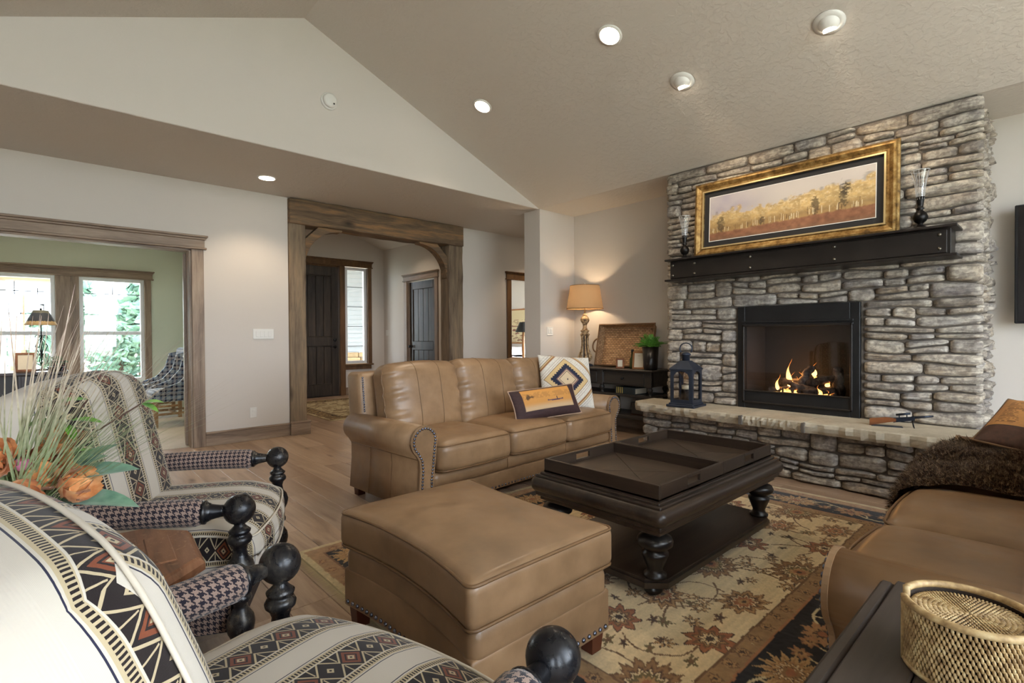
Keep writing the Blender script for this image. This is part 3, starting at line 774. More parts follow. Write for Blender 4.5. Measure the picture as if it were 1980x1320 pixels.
RS = random.Random(21)
def stones(place, s0, s1, z0, z1, seed, parent, single=True, hmin=.075, hmax=.16, wmin=.14, wmax=.46, prot=.05, gap=.005, joined=None):
    """ledgestone courses filling s0..s1 x z0..z1; place(s, z, d) -> world point, d outward"""
    R = random.Random(seed); cnt = 0
    zs = [z0]
    while zs[-1] < z1-1e-6:
        h = R.uniform(hmin, hmax)
        if zs[-1]+h > z1-hmin*.7: h = z1-zs[-1]
        zs.append(zs[-1]+h)
    ph = [[R.uniform(0, 6.28) for _ in range(3)] for _ in zs]
    def bz(k, s):
        if k == 0 or k == len(zs)-1: return zs[k]
        return zs[k] + .010*math.sin(s*5.1+ph[k][0]) + .006*math.sin(s*12+ph[k][1])
    def one(a, b, lo, hi):
        nonlocal cnt
        cnt += 1
        w = b-a; mid = (a+b)/2
        d0 = R.uniform(.018, prot); tl = R.uniform(-.014, .014); tu = R.uniform(-.012, .012)
        e1, e2 = R.uniform(.04, .32)*(1.6 if R.random() < .2 else 1), R.uniform(.04, .32)*(1.6 if R.random() < .2 else 1); k1, k2 = R.uniform(.0, .10), R.uniform(.0, .10)
        p5 = [R.uniform(0, 6.28) for _ in range(5)]
        nu, nv = (8 if w > .22 else 6), 5
        rows = []
        for j in range(nv+1):
            for i in range(nu+1):
                A, B = 2*i/nu-1, 2*j/nv-1
                A = math.copysign(abs(A)**.7, A); B = math.copysign(abs(B)**.7, B)
                ee = e1 if A < 0 else e2
                Bq = B*(1-ee*abs(A)**8); Aq = A*(1-.05*abs(B)**5)
                s = mid+Aq*(w/2-gap)
                l, h = lo(s)+gap, hi(s)-gap
                zc = (l+h)/2; hh = (h-l)/2
                sag = hh*(k1*math.sin(A*3+p5[0])+k2*math.sin(A*6+p5[1]))*abs(B)
                z = zc+Bq*hh*.98-sag*.4
                fall = (max(0, 1-abs(A)**10)**.5)*(max(0, 1-abs(B)**7)**.5)
                d = -.004+(d0+.004)*(.35+.65*fall)+tl*A*fall+tu*B*fall+.007*math.sin(A*4+B*3+p5[2])*fall+.005*math.sin(A*10-B*6+p5[3])*fall+R.uniform(-.004, .004)*fall
                rows.append((s, z, d))
        org = place(mid, (lo(mid)+hi(mid))/2, 0)
        vs = [place(*q)-org for q in rows]; w1 = nu+1
        fs = [(j*w1+i, j*w1+i+1, (j+1)*w1+i+1, (j+1)*w1+i) for j in range(nv) for i in range(nu)]
        rim = [i for i in range(nu+1)] + [j*w1+nu for j in range(1, nv+1)] + [nv*w1+i for i in range(nu-1, -1, -1)] + [j*w1 for j in range(nv-1, 0, -1)]
        b0 = len(vs)
        for q in rim: vs.append(place(rows[q][0], rows[q][1], -.03)-org)
        for i in range(len(rim)):
            i2 = (i+1) % len(rim); fs.append((rim[i2], rim[i], b0+i, b0+i2))
        # orient outward
        nrm = (vs[1]-vs[0]).cross(vs[w1]-vs[0]); out = place(mid, zs[0], .1)-place(mid, zs[0], 0)
        if nrm.dot(out) < 0: fs = [f[::-1] for f in fs]
        if joined is not None:
            joined.add([p+org for p in vs], fs, True); return
        m = MB(); m.add(vs, fs, True); m.build('stone', M['stone'], parent, org)
    for k in range(len(zs)-1):
        lo = (lambda s, k=k: bz(k, s)); hi = (lambda s, k=k: bz(k+1, s)); H = zs[k+1]-zs[k]
        a = s0
        while a < s1-1e-6:
            w = R.uniform(wmin, wmax)*(1.0 if H < .12 else .95)
            if a+w > s1-wmin*.8: w = s1-a
            b = a+w; mode = R.random()
            if H < .085 or (H < .13 and mode < .5) or (w < .24 and mode < .75):
                one(a, b, lo, hi)
            else:
                f1, f2 = R.uniform(.36, .64), R.uniform(.36, .64)
                md = (lambda s, a=a, b=b, f1=f1, f2=f2: lo(s)+(hi(s)-lo(s))*(f1+(f2-f1)*(s-a)/(b-a)))
                if w > .30 and R.random() < .55:
                    c = a+w*R.uniform(.35, .65); one(a, c, lo, md); one(c, b, lo, md)
                else: one(a, b, lo, md)
                if w > .30 and R.random() < .55:
                    c = a+w*R.uniform(.35, .65); one(a, c, md, hi); one(c, b, md, hi)
                else: one(a, b, md, hi)
            a = b
    return cnt

FY0, FYE = .42, 2.90                      # fireplace width in y
BY0, BY1, BZ0, BZ1 = 1.146, 2.138, .525, 1.46   # firebox
HZ = .51
t = thing('fireplace', 'floor-to-ceiling stacked ledgestone fireplace chimney', 'fireplace', (5.2, 1.66, 0), kind='structure')
FP = t; t.location = (0, 0, 0)
m = MB(); X0 = XF+.03
m.box(X0, 5.6, FY0+.03, BY0, 0, ZC-.004); m.box(X0, 5.6, BY1, FYE-.03, 0, ZC-.004); m.box(X0, 5.6, BY0, BY1, BZ1, ZC-.004); m.box(X0+.55, 5.6, BY0, BY1, 0, BZ1); m.box(X0, X0+.6, BY0, BY1, 0, BZ0-.01)
m.build('core', M['mortar'], FP)
front = lambda s, z, d: Vector((X0-.004-d, s, z))
n = stones(front, BY1+.02, FYE, HZ, BZ1, 11, FP)
n += stones(front, FY0-.012, BY0-.02, HZ, BZ1, 12, FP)
n += stones(front, FY0-.012, FYE, BZ1, ZC-.01, 13, FP, hmin=.085, hmax=.17, wmin=.16, wmax=.52)
side = lambda s, z, d: Vector((s, FY0+.034-d, z))
n2 = stones(side, XF+.045, 5.60, .0, ZC-.01, 14, FP, hmin=.10, hmax=.18, wmin=.2, wmax=.5, prot=.06)
J = MB(); stones(lambda s, z, d: Vector((s, FYE-.034+d, z)), XF, 5.60, 0, ZC-.01, 15, FP, hmin=.10, hmax=.18, wmin=.2, wmax=.5, joined=J)
o = J.build('side_stones', M['stone'], FP); o['kind'] = 'stuff'
print('fireplace stones', n, n2)

# hearth
t = thing('hearth', 'raised ledgestone hearth bench topped with sandstone slabs', 'hearth', kind='structure'); HT = t
hx = lambda y: 4.43+.055*(y-.4)
m = MB(); m.prism([(hx(.20)+.05, .20), (XF+.02, .20), (XF+.02, 3.0), (hx(3.0)+.05, 3.0)], 0, HZ-.08, 'z'); m.build('core', M['mortar'], HT)
hf = lambda s, z, d: Vector((hx(s)+.046-d, s, z))
nh = stones(hf, .18, 3.02, 0.0, HZ-.085, 31, HT, hmin=.08, hmax=.15, wmin=.16, wmax=.46, prot=.05)
J = MB(); stones(lambda s, z, d: Vector((s, 2.99+d, z)), 4.6, XF+.02, 0, HZ-.085, 32, HT, joined=J)
stones(lambda s, z, d: Vector((s, .21-d, z)), 4.45, XF+.02, 0, HZ-.085, 33, HT, joined=J)
o = J.build('end_stones', M['stone'], HT); o['kind'] = 'stuff'
print('hearth stones', nh)
sx = lambda y: hx(y)-.125
def slab(ya, yb, seed, endcut=0):
    R = np.random.RandomState(seed); N = 26
    fr = []
    for i in range(N+1):
        y = ya+(yb-ya)*i/N; fr.append((sx(y)+R.uniform(-.008, .008)+(.10*max(0, (y-(yb-.10))/.10)**2 if endcut else 0), y))
    back = [(XF+.025, yb), (XF+.025, ya)]
    poly = back + fr       # clockwise check below
    def area(P): return sum(P[i][0]*P[(i+1) % len(P)][1]-P[(i+1) % len(P)][0]*P[i][1] for i in range(len(P)))
    if area(poly) < 0: poly = poly[::-1]
    m = MB(); n = len(poly); cx = (XF+sx(ya))/2; cy = (ya+yb)/2
    ring = lambda z, off, amp: [Vector((p[0]+(off+R.uniform(-amp, amp) if p[0] < 4.8 else 0), p[1], z)) for p in poly]
    L = [ring(HZ-.085, .020, .012), ring(HZ-.06, .004, .010), ring(HZ-.03, -.004, .010), ring(HZ-.008, .004, .004), ring(HZ, .016, .003)]
    vs = [p for r_ in L for p in r_]; fs = [tuple(range(n))[::-1]]
    for k in range(len(L)-1): fs += [(k*n+i, k*n+(i+1) % n, (k+1)*n+(i+1) % n, (k+1)*n+i) for i in range(n)]
    fs.append(tuple((len(L)-1)*n+i for i in range(n)))
    m.add(vs, fs); return m.build('slab', M['slab'], HT)
slab(1.90, 3.07, 1, 1); slab(1.405, 1.892, 2); slab(.16, 1.397, 3)
MB().box(4.36, XF, 1.885, 1.91, HZ-.08, HZ-.004).build('grout', M['mortar'], HT); MB().box(4.34, XF, 1.39, 1.412, HZ-.08, HZ-.004).build('grout', M['mortar'], HT)

# ------------------------------------------------------------------ gas fireplace insert
t = thing('fireplace_insert', 'black gas fireplace insert with glass front and burning logs', 'fireplace insert', (XF-.01, (BY0+BY1)/2, BZ0-.015)); FI = t
w, h = (BY1-BY0)/2, BZ1-BZ0+.015
M['firebox'] = plain('black_firebox', (.010, .010, .011), .5, .2, var=.3)
M['charcoal'] = plain('sooty_liner', (.018, .016, .015), .9)
m = MB()
m.bbox(0, .03, -w, -w+.07, 0, h, .004); m.bbox(0, .03, w-.07, w, 0, h, .004); m.bbox(0, .03, -w+.07, w-.07, h-.165, h, .004); m.bbox(0, .03, -w+.07, w-.07, 0, .05, .004); m.build('surround', M['firebox'], FI)
for dz in (0, .028): MB().bbox(-.012, .02, -w+.045, w-.045, h-.155-dz, h-.135-dz, .003).build('louver', M['firebox'], FI)
gz0, gz1 = .17, h-.19
m = MB(); f = .018
for q in ((-w+.05, -w+.05+f, .05, gz1+.02), (w-.05-f, w-.05, .05, gz1+.02), (-w+.05, w-.05, gz1, gz1+.02), (-w+.05, w-.05, gz0-.012, gz0), (-w+.05, w-.05, .05, .066)): m.bbox(-.018, .02, q[0], q[1], q[2], q[3], .003)
m.build('door_frame', M['steel'], FI)
MB().bbox(-.004, .02, -w+.06, w-.06, .06, gz0-.01, .002).build('lower_panel', M['firebox'], FI)
g = G('fire_glass'); tr = g.node('ShaderNodeBsdfTransparent'); tr.inputs[0].default_value = (.86, .86, .88, 1); gl = g.node('ShaderNodeBsdfGlossy'); gl.inputs['Roughness'].default_value = .01
mx = g.node('ShaderNodeMixShader'); mx.inputs[0].default_value = .035
g.lk(tr.outputs[0], mx.inputs[1]); g.lk(gl.outputs[0], mx.inputs[2]); g.lk(mx.outputs[0], g.out.inputs[0])
MB().box(-.003, .0, -w+.06, w-.06, gz0-.005, gz1+.005).build('pane', g.m, FI)
m = MB(); D = .46
a = w-.075
m.box(.03, D, -a-.02, -a, .05, h-.1); m.box(.03, D, a, a+.02, .05, h-.1); m.box(D, D+.02, -a, a, .05, h-.1); m.box(.03, D, -a, a, h-.12, h-.1); m.box(.03, D, -a, a, .05, .10); m.build('liner', M['charcoal'], FI)
g = G('charred_log'); v = g.coord('Object', rnd=3); n = g.noise(v, 14, 5, .65, .6)
g.set(g.ramp(n, [(.35, srgb(30, 24, 20)), (.55, srgb(78, 66, 56)), (.72, srgb(130, 118, 104))]), .95); g.bump(n, .8, .012); M['log'] = g.m
def log(a, b, r0, seed):
    R = np.random.RandomState(seed); a, b = Vector(a), Vector(b); N = 9
    pts = [a.lerp(b, i/N)+Vector(R.uniform(-.008, .008, 3)) for i in range(N+1)]; rr = [r0*R.uniform(.85, 1.12) for _ in range(N+1)]
    MB().tube(pts, rr, 10).build('log', M['log'], FI)
zb = .13
log((.30, .30, zb+.05), (.27, -.30, zb+.06), .055, 1); log((.16, .27, zb+.03), (.15, .04, zb+.045), .042, 2); log((.15, -.05, zb+.03), (.17, -.28, zb+.05), .045, 3)
log((.14, .03, zb+.06), (.25, -.07, zb+.26), .034, 4); log((.20, .24, zb+.11), (.22, -.02, zb+.12), .038, 5); log((.21, -.04, zb+.12), (.30, -.30, zb+.17), .036, 6); log((.14, .06, zb+.10), (.18, -.16, zb+.03), .032, 7)
log((.24, -.28, zb+.0), (.30, -.26, zb+.24), .04, 8)
M['ash'] = plain('grey_ash', srgb(120, 112, 108), .95, var=.4, scale=30, bump=.6)
m = MB(); R = np.random.RandomState(4)
for i in range(70): m.sphere((R.uniform(.08, .36), R.uniform(-.33, .33), zb-.025+R.uniform(0, .02)), R.uniform(.008, .02), 6, 4)
o = m.build('embers', M['ash'], FI); o['kind'] = 'stuff'
for y in (.12, -.02, -.16): MB().bbox(.075, .087, y-.007, y+.007, .10, .20, .002).build('grate_bar', M['firebox'], FI)
MB().bbox(.075, .087, -.2, .18, .135, .146, .002).build('grate_rail', M['firebox'], FI)
g = G('flame'); v = g.coord('Generated'); sp = g.node('ShaderNodeSeparateXYZ'); g.lk(v, sp.inputs[0])
em = g.node('ShaderNodeEmission'); g.lk(g.ramp(sp.outputs[2], [(0.0, (1.0, .62, .20)), (.35, (1.0, .50, .12)), (.8, (1.0, .27, .04))]), em.inputs[0]); em.inputs[1].default_value = 5.5
tr = g.node('ShaderNodeBsdfTransparent'); mx = g.node('ShaderNodeMixShader')
nz = g.noise(g.coord('Object', (18, 18, 7)), 1.0, 3, .6, .8)
g.lk(g.math('MULTIPLY', g.ramp(nz, [(.3, .25), (.6, 1)]), g.ramp(sp.outputs[2], [(.0, .95), (.6, .8), (1.0, .1)])), mx.inputs[0]); g.lk(tr.outputs[0], mx.inputs[1]); g.lk(em.outputs[0], mx.inputs[2]); g.lk(mx.outputs[0], g.out.inputs[0])
M['flame'] = g.m
def flame(y, x, z, hh, ww, seed):
    R = np.random.RandomState(seed); ph = R.uniform(0, 6.28, 3); N = 12; pts = []; rr = []
    for i in range(N+1):
        u = i/N; pts.append((x+.012*math.sin(u*5+ph[0])*u, y+.022*math.sin(u*6+ph[1])*u, z+hh*u)); rr.append(max(.001, ww*(math.sin(PI*min(1, u*1.15+.12))**1.1)*(1-u)**.55))
    MB().tube(pts, rr, 8, flat=.6).build('flame', M['flame'], FI)
for i, (y, x, z, hh, ww) in enumerate([(.105, .20, .19, .27, .030), (.085, .20, .19, .15, .040), (.06, .22, .20, .10, .03), (-.07, .30, .30, .13, .03), (-.09, .28, .24, .10, .03), (.175, .12, .15, .17, .020), (.13, .11, .14, .07, .030), (.08, .11, .14, .08, .035), (.03, .12, .14, .06, .03), (-.17, .12, .13, .11, .022), (-.22, .12, .13, .07, .025), (-.20, .24, .22, .05, .03), (-.26, .13, .13, .05, .018), (.02, .26, .22, .12, .03)]): flame(y, x, z, hh, ww, i)
l = bpy.data.lights.new('fire_light', 'POINT'); l.energy = 5; l.color = (1, .45, .13); l.shadow_soft_size = .08
o = bpy.data.objects.new('fire_light', l); link(o); o.location = (XF+.20, 1.66, BZ0+.30)

# ------------------------------------------------------------------ mantel
t = thing('mantel_beam', 'dark riveted steel I-beam mantel across the stone fireplace', 'mantel', (0, 0, 0)); MT = t
ma, mz0, mz1 = .50, 1.735, 1.955
my0, my1 = .52, 2.755
xb = XF+.03
MB().bbox(4.60, xb, my0, my1, mz1-.018, mz1, .003).build('top_flange', M['steel'], MT)
MB().bbox(4.60, xb, my0, my1, mz0, mz0+.018, .003).build('bottom_flange', M['steel'], MT)
MB().bbox(4.665, xb, my0+.04, my1-.03, mz0+.016, mz1-.016, .003).build('web', M['steel'], MT)
MB().bbox(4.652, 4.668, my0+.06, 2.72, mz0+.030, mz1-.030, .003).build('face_plate', M['steel'], MT)
for y in (.62, 1.27, 1.93, 2.46, 2.69):
    for z in (mz0+.060, mz1-.060): MB().sphere((4.652, y, z), .013, 10, 6).build('rivet', M['rivet'], MT)

# ------------------------------------------------------------------ framed painting leaning on the mantel
def colgrid(name, fn, nu, nv, pos, mat, parent):
    """flat print: colour stored per vertex, fn(u,v)->rgb arrays (linear), pos(u,v)->xyz arrays"""
    U, V = np.meshgrid(np.linspace(0, 1, nu), np.linspace(0, 1, nv))
    P = np.stack(pos(U, V), -1).reshape(-1, 3); C = np.clip(fn(U, V), 0, 1).reshape(-1, 3)
    idx = np.arange(nu*nv).reshape(nv, nu)
    F = np.stack([idx[:-1, :-1], idx[:-1, 1:], idx[1:, 1:], idx[1:, :-1]], -1).reshape(-1, 4)
    me = bpy.data.meshes.new(name)
    me.vertices.add(len(P)); me.vertices.foreach_set('co', P.ravel()); me.loops.add(F.size); me.loops.foreach_set('vertex_index', F.ravel().astype(np.int32))
    me.polygons.add(len(F)); me.polygons.foreach_set('loop_start', (np.arange(len(F))*4).astype(np.int32)); me.update(calc_edges=True)
    me.polygons.foreach_set('use_smooth', np.ones(len(F), bool))
    a = me.color_attributes.new('pigment', 'FLOAT_COLOR', 'POINT'); a.data.foreach_set('color', np.concatenate([C, np.ones((len(C), 1))], 1).ravel())
    me.materials.append(mat); o = bpy.data.objects.new(name, me); COL.objects.link(o); o.parent = parent; return o
def pigment_mat(name, rough=.6, bumps=0.0, bsc=200, sheen=None, spec=None, fine=.0):
    g = G(name); a = g.node('ShaderNodeAttribute', attribute_name='pigment'); c = a.outputs['Color']
    n = g.noise(g.coord('Object'), bsc, 3)
    if fine: c = g.mix(g.mul(n, fine), c, g.mix(.5, c, (.02, .015, .01)))
    g.set(c, rough, sheen=sheen, spec=spec)
    if bumps: g.bump(n, bumps, .004)
    return g.m
def vnoise(x, y, seed=0, oct=4):
    R = np.random.RandomState(seed); T = R.rand(64, 64); out = 0; amp = 1; tot = 0
    for o_ in range(oct):
        xi, yi = np.floor(x).astype(int), np.floor(y).astype(int); fx, fy = x-xi, y-yi; fx = fx*fx*(3-2*fx); fy = fy*fy*(3-2*fy)
        g_ = lambda a, b: T[(xi+a) % 64, (yi+b) % 64]
        out = out+amp*((g_(0, 0)*(1-fx)+g_(1, 0)*fx)*(1-fy)+(g_(0, 1)*(1-fx)+g_(1, 1)*fx)*fy); tot += amp; amp *= .5; x = x*2+13.7; y = y*2+7.3
    return out/tot
def mixc(C, m, c): return C*(1-m[..., None])+np.array(c)*m[..., None]
sstep = lambda a, b, x: (lambda t_: t_*t_*(3-2*t_))(np.clip((x-a)/(b-a), 0, 1))
def painting(U, V):
    asp = 3.1; X = U*asp; R = np.random.RandomState(9)
    n1 = vnoise(X*3, V*4, 1); n2 = vnoise(X*12, V*14, 2); n3 = vnoise(X*30, V*34, 3)
    C = np.zeros(U.shape+(3,))+np.array(srgb(196, 188, 182))
    C = mixc(C, sstep(.5, 0, U)*sstep(.35, .7, V)*.8*n1*1.6, srgb(150, 140, 168)); C = mixc(C, sstep(.4, 1, V)*.35, srgb(206, 198, 192))
    # misty conifers behind
    for cx, hh, ww in [(.16, .72, .018), (.05, .66, .015), (.20, .64, .015), (.51, .68, .02), (.60, .70, .018), (.66, .74, .016), (.72, .76, .02), (.86, .80, .03), (.97, .88, .04), (.78, .8, .02)]:
        d = np.abs(U-cx)/ww*(1+.6*(n3-.5)); m = sstep(1.1, .2, d-(hh-V)*3.2+.2)*(V < hh)*.55*sstep(.2, .6, V); C = mixc(C, np.clip(m, 0, 1), srgb(128, 122, 116))
    top = .56+.12*U+.10*np.sin(X*4.2+.6)*.5+.16*(n1-.5)*2+.10*sstep(.55, .8, U)
    m = sstep(.05, -.05, V-top+(n2-.5)*.22)
    gold = np.array(srgb(196, 166, 112))*(n2[..., None]*.9+.58)
    gold = gold*(1-.0)+0; lt = np.array(srgb(226, 205, 160)); k = sstep(.5, .75, n3)*sstep(.2, .6, V); gold = gold*(1-k[..., None]*.7)+lt*k[..., None]*.7
    low = sstep(.55, .22, V); gold = gold*(1-low[..., None]*.55)+np.array(srgb(140, 98, 44))*(low[..., None]*.55)
    C = C*(1-m[..., None])+gold*m[..., None]
    # dark pines
    for cx, cy, ww, hh in [(.08, .36, .030, .22), (.685, .42, .028, .22), (.84, .52, .028, .30), (.855, .62, .03, .12), (.36, .30, .02, .12)]:
        d = ((U-cx)/ww)**2+((V-cy)/hh)**2+(n3-.5)*2.4; m = sstep(1.0, .1, d)*.75; C = mixc(C, m, srgb(62, 54, 40))
    # trunk shade and trunks
    gl_ = .16+.10*U
    m = sstep(.10, .0, np.abs(V-gl_-.09))*.35*(n2 > .42); C = mixc(C, m, srgb(86, 66, 44))
    for i in range(62):
        cx = R.uniform(.02, .98); b0 = .17+.10*cx+R.uniform(-.03, .02); hh = R.uniform(.07, .17); ww = R.uniform(.0010, .0024)
        m = (np.abs(U-cx-(V-b0)*R.uniform(-.02, .02)) < ww)*(V > b0)*(V < b0+hh)*.85; C = mixc(C, m, srgb(222, 205, 168) if R.rand() < .7 else srgb(96, 66, 38))
    gr = sstep(.02, -.02, V-gl_+(n2-.5)*.05); gc = np.array(srgb(146, 98, 70))*(n2[..., None]*.8+.55); gc = gc*(1-sstep(.09, .0, V)[..., None]*.5)+np.array(srgb(120, 96, 72))*sstep(.09, .0, V)[..., None]*.5
    C = C*(1-gr[..., None])+gc*gr[..., None]
    return C*.92
PW, PH = 1.66, .735
tilt = math.radians(4)
t = thing('framed_painting', 'gold framed landscape painting of autumn aspens leaning on the mantel', 'painting', (4.80, 1.703, mz1)); PT = t
t.rotation_euler = (0, math.radians(3.0), 0)
g = G('antique_gold'); v = g.coord('Object'); n = g.noise(v, 18, 5, .65)
g.set(g.ramp(n, [(.3, srgb(84, 62, 32)), (.5, srgb(152, 118, 66)), (.72, srgb(196, 168, 112))]), .42, .6); g.bump(n, .2, .003); M['gold'] = g.m
M['goldlite'] = plain('pale_gold', srgb(214, 190, 140), .35, .6)
M['matboard'] = plain('black_linen_mat', (.014, .013, .014), .75)
# frame profile swept round the rectangle (local x = depth toward room is -x, y width, z up)
prof = [(0, 0), (-.020, 0), (-.030, .012), (-.046, .022), (-.050, .036), (-.040, .050), (-.028, .066), (-.026, .078), (-.034, .084), (-.034, .092), (-.012, .098), (0, .098)]
def frame_sweep(W_, H_, prof):
    m = MB(); k = len(prof); vs = []
    for (sy, sz) in ((-1, 0), (1, 0), (1, 1), (-1, 1)):
        for (dx, ins) in prof:
            vs.append(Vector((dx, sy*(W_/2-ins), (ins if sz == 0 else H_-ins))))
    fs = []
    for c_ in range(4):
        d_ = (c_+1) % 4
        for i in range(k-1): fs.append((c_*k+i, c_*k+i+1, d_*k+i+1, d_*k+i))
    m.add(vs, fs); return m
frame_sweep(PW, PH, prof).build('frame', M['gold'], PT)
frame_sweep(PW-.19, PH, [(-.034, 0), (-.037, .004), (-.034, .010)]) if False else None
MB().box(-.012, -.004, -PW/2+.09, PW/2-.09, .09, PH-.09).build('mat', M['matboard'], PT)
m = MB(); b = .098
for q in ((-PW/2+b-.012, PW/2-b+.012, b-.012, b), (-PW/2+b-.012, PW/2-b+.012, PH-b, PH-b+.012), (-PW/2+b-.012, -PW/2+b, b, PH-b), (PW/2-b, PW/2-b+.012, b, PH-b)): m.box(-.036, -.030, q[0], q[1], q[2], q[3])
m.build('inner_fillet', M['goldlite'], PT)
iw, ih = PW/2-.155, .155
colgrid('canvas', painting, 420, 150, lambda U, V: (np.full(U.shape, -.0135), iw-2*iw*U, ih+(PH-2*ih)*V), pigment_mat('oil_paint', .6, .15, 300), PT)
m = MB()
for q in ((-iw-.006, iw+.006, ih-.006, ih), (-iw-.006, iw+.006, PH-ih, PH-ih+.006), (-iw-.006, -iw, ih, PH-ih), (iw, iw+.006, ih, PH-ih)): m.box(-.016, -.010, q[0], q[1], q[2], q[3])
m.build('canvas_edge', M['plate'], PT)

# ------------------------------------------------------------------ hurricane candlesticks on the mantel
g = G('clear_glass'); tr = g.node('ShaderNodeBsdfTransparent'); tr.inputs[0].default_value = (.93, .94, .95, 1); gl = g.node('ShaderNodeBsdfGlossy'); gl.inputs['Roughness'].default_value = .03
lw = g.node('ShaderNodeLayerWeight'); lw.inputs[0].default_value = .35; mx = g.node('ShaderNodeMixShader'); g.lk(g.ramp(lw.outputs['Facing'], [(0, .07), (.5, .28), (1, .95)]), mx.inputs[0]); g.lk(tr.outputs[0], mx.inputs[1]); g.lk(gl.outputs[0], mx.inputs[2]); g.lk(mx.outputs[0], g.out.inputs[0])
M['clear'] = g.m
M['flute'] = plain('cut_glass_edge', (.62, .64, .66), .08, var=.05, spec=.8)
M['iron'] = plain('dark_wrought_iron', srgb(28, 26, 26), .35, .7)
def candlestick(loc, label, k):
    t = thing('hurricane_candlestick', label, 'candlestick', loc, 0, 'hurricane candlesticks')
    MB().lathe([(a*k, b*k) for a, b in [(.055, 0), (.056, .008), (.030, .020), (.016, .034), (.016, .042), (.034, .056), (.045, .080), (.045, .095), (.034, .120), (.018, .134), (.016, .142), (.026, .150), (.017, .158), (.018, .170), (.024, .215), (.026, .235), (.001, .235)]], n=24).build('stand', M['iron'], t)
    m = MB(); pr = [(.024, .215), (.026, .26), (.036, .35), (.056, .425)]
    vs = []; n = 26
    for (r, z) in pr:
        for i in range(n): vs.append(Vector((r*k*math.cos(2*PI*i/n), r*k*math.sin(2*PI*i/n), z*k)))
    m.add(vs, [(j*n+i, j*n+(i+1) % n, (j+1)*n+(i+1) % n, (j+1)*n+i) for j in range(len(pr)-1) for i in range(n)], True); m.build('glass_shade', M['clear'], t)
    m = MB()
    for i in range(10):
        a = 2*PI*i/10; m.tube([(r*k*math.cos(a), r*k*math.sin(a), z*k) for r, z in pr], .0011, 5)
    m.build('glass_flutes', M['flute'], t)
    MB().tube([(.056*k*math.cos(a), .056*k*math.sin(a), .425*k) for a in np.linspace(0, 2*PI, 25)[:-1]], .0016, 5, closed=True).build('glass_rim', M['flute'], t)
    return t
candlestick((4.70, .735, mz1), 'hurricane candlestick on the mantel end nearest the television', 1.0)
candlestick((4.72, 2.60, mz1), 'hurricane candlestick on the mantel end nearest the table lamp', 1.0)

# ------------------------------------------------------------------ lantern on the hearth
M['bluesteel'] = plain('slate_blue_metal', srgb(52, 60, 74), .45, .5, var=.25)
M['wax'] = plain('cream_wax', srgb(225, 215, 190), .5)
t = thing('candle_lantern', 'slate blue metal candle lantern with arched panes on the hearth', 'lantern', (4.56, 2.50, HZ), math.radians(4)); LN = t
b = .105; zt = .355
MB().bbox(-b-.035, b+.035, -b-.035, b+.035, 0, .022, .004).build('base', M['bluesteel'], LN)
m = MB(); m.bbox(-b-.015, b+.015, -b-.015, b+.015, .020, .036, .003); m.build('base_step', M['bluesteel'], LN)
for a in range(4):
    Mx = Matrix.Rotation(a*PI/2, 4, 'Z')
    ow = b-.028
    arch = [(ow*math.cos(x), .285+ow*.75*math.sin(x)) for x in np.linspace(0, PI, 11)]
    m = MB()
    inner = [(ow, .075)] + arch + [(-ow, .075)]
    outer = [(b, .036)] + [(b, .36)]*1
    # build the panel from strips: two stiles, sill, arched head
    m.box(-b, -ow, -b-.006, -b+.004, .036, zt, Mx); m.box(ow, b, -b-.006, -b+.004, .036, zt, Mx); m.box(-ow, ow, -b-.006, -b+.004, .036, .070, Mx)
    vs = []; fs = []
    for i, (x, z) in enumerate(arch):
        for yy in (-b-.006, -b+.004): vs += [Mx @ Vector((x, yy, z)), Mx @ Vector((x, yy, zt))]
    for i in range(len(arch)-1):
        q = i*4; fs += [(q, q+1, q+5, q+4), (q+2, q+6, q+7, q+3), (q, q+4, q+6, q+2)]
    m.add(vs, fs); m.build('arched_panel', M['bluesteel'], LN)
    MB().box(-ow, ow, -b, -b+.002, .07, zt-.02, Mx).build('pane', M['glass'], LN)
MB().bbox(-b-.012, b+.012, -b-.012, b+.012, zt-.004, zt+.010, .003).build('eave', M['bluesteel'], LN)
m = MB(); e = b+.012; c_ = .040
m.add([Vector(p) for p in [(-e, -e, zt+.01), (e, -e, zt+.01), (e, e, zt+.01), (-e, e, zt+.01), (-c_, -c_, zt+.085), (c_, -c_, zt+.085), (c_, c_, zt+.085), (-c_, c_, zt+.085)]], [(0, 1, 5, 4), (1, 2, 6, 5), (2, 3, 7, 6), (3, 0, 4, 7), (4, 5, 6, 7), (3, 2, 1, 0)]); m.build('roof', M['bluesteel'], LN)
MB().lathe([(.036, zt+.08), (.036, zt+.135), (.044, zt+.137), (.044, zt+.150), (.02, zt+.165), (.001, zt+.166)], n=18).build('chimney', M['bluesteel'], LN)
MB().tube([(0, .052*math.cos(a), zt+.165+.075+.075*math.sin(a)*1.0) for a in np.linspace(-PI*.95, PI*.0-.0, 3)] if False else [(0, .062*math.cos(a), zt+.200+.055*math.sin(a)) for a in np.linspace(-.7, PI+.7, 20)], .006, 8).build('ring_handle', M['bluesteel'], LN)
MB().lathe([(.050, .036), (.052, .09), (.046, .15), (.046, .165), (.001, .165)], n=20).build('candle_holder', M['iron'], LN)
MB().lathe([(.042, .16), (.042, .20), (.03, .205), (.001, .203)], n=20).build('candle', M['wax'], LN)

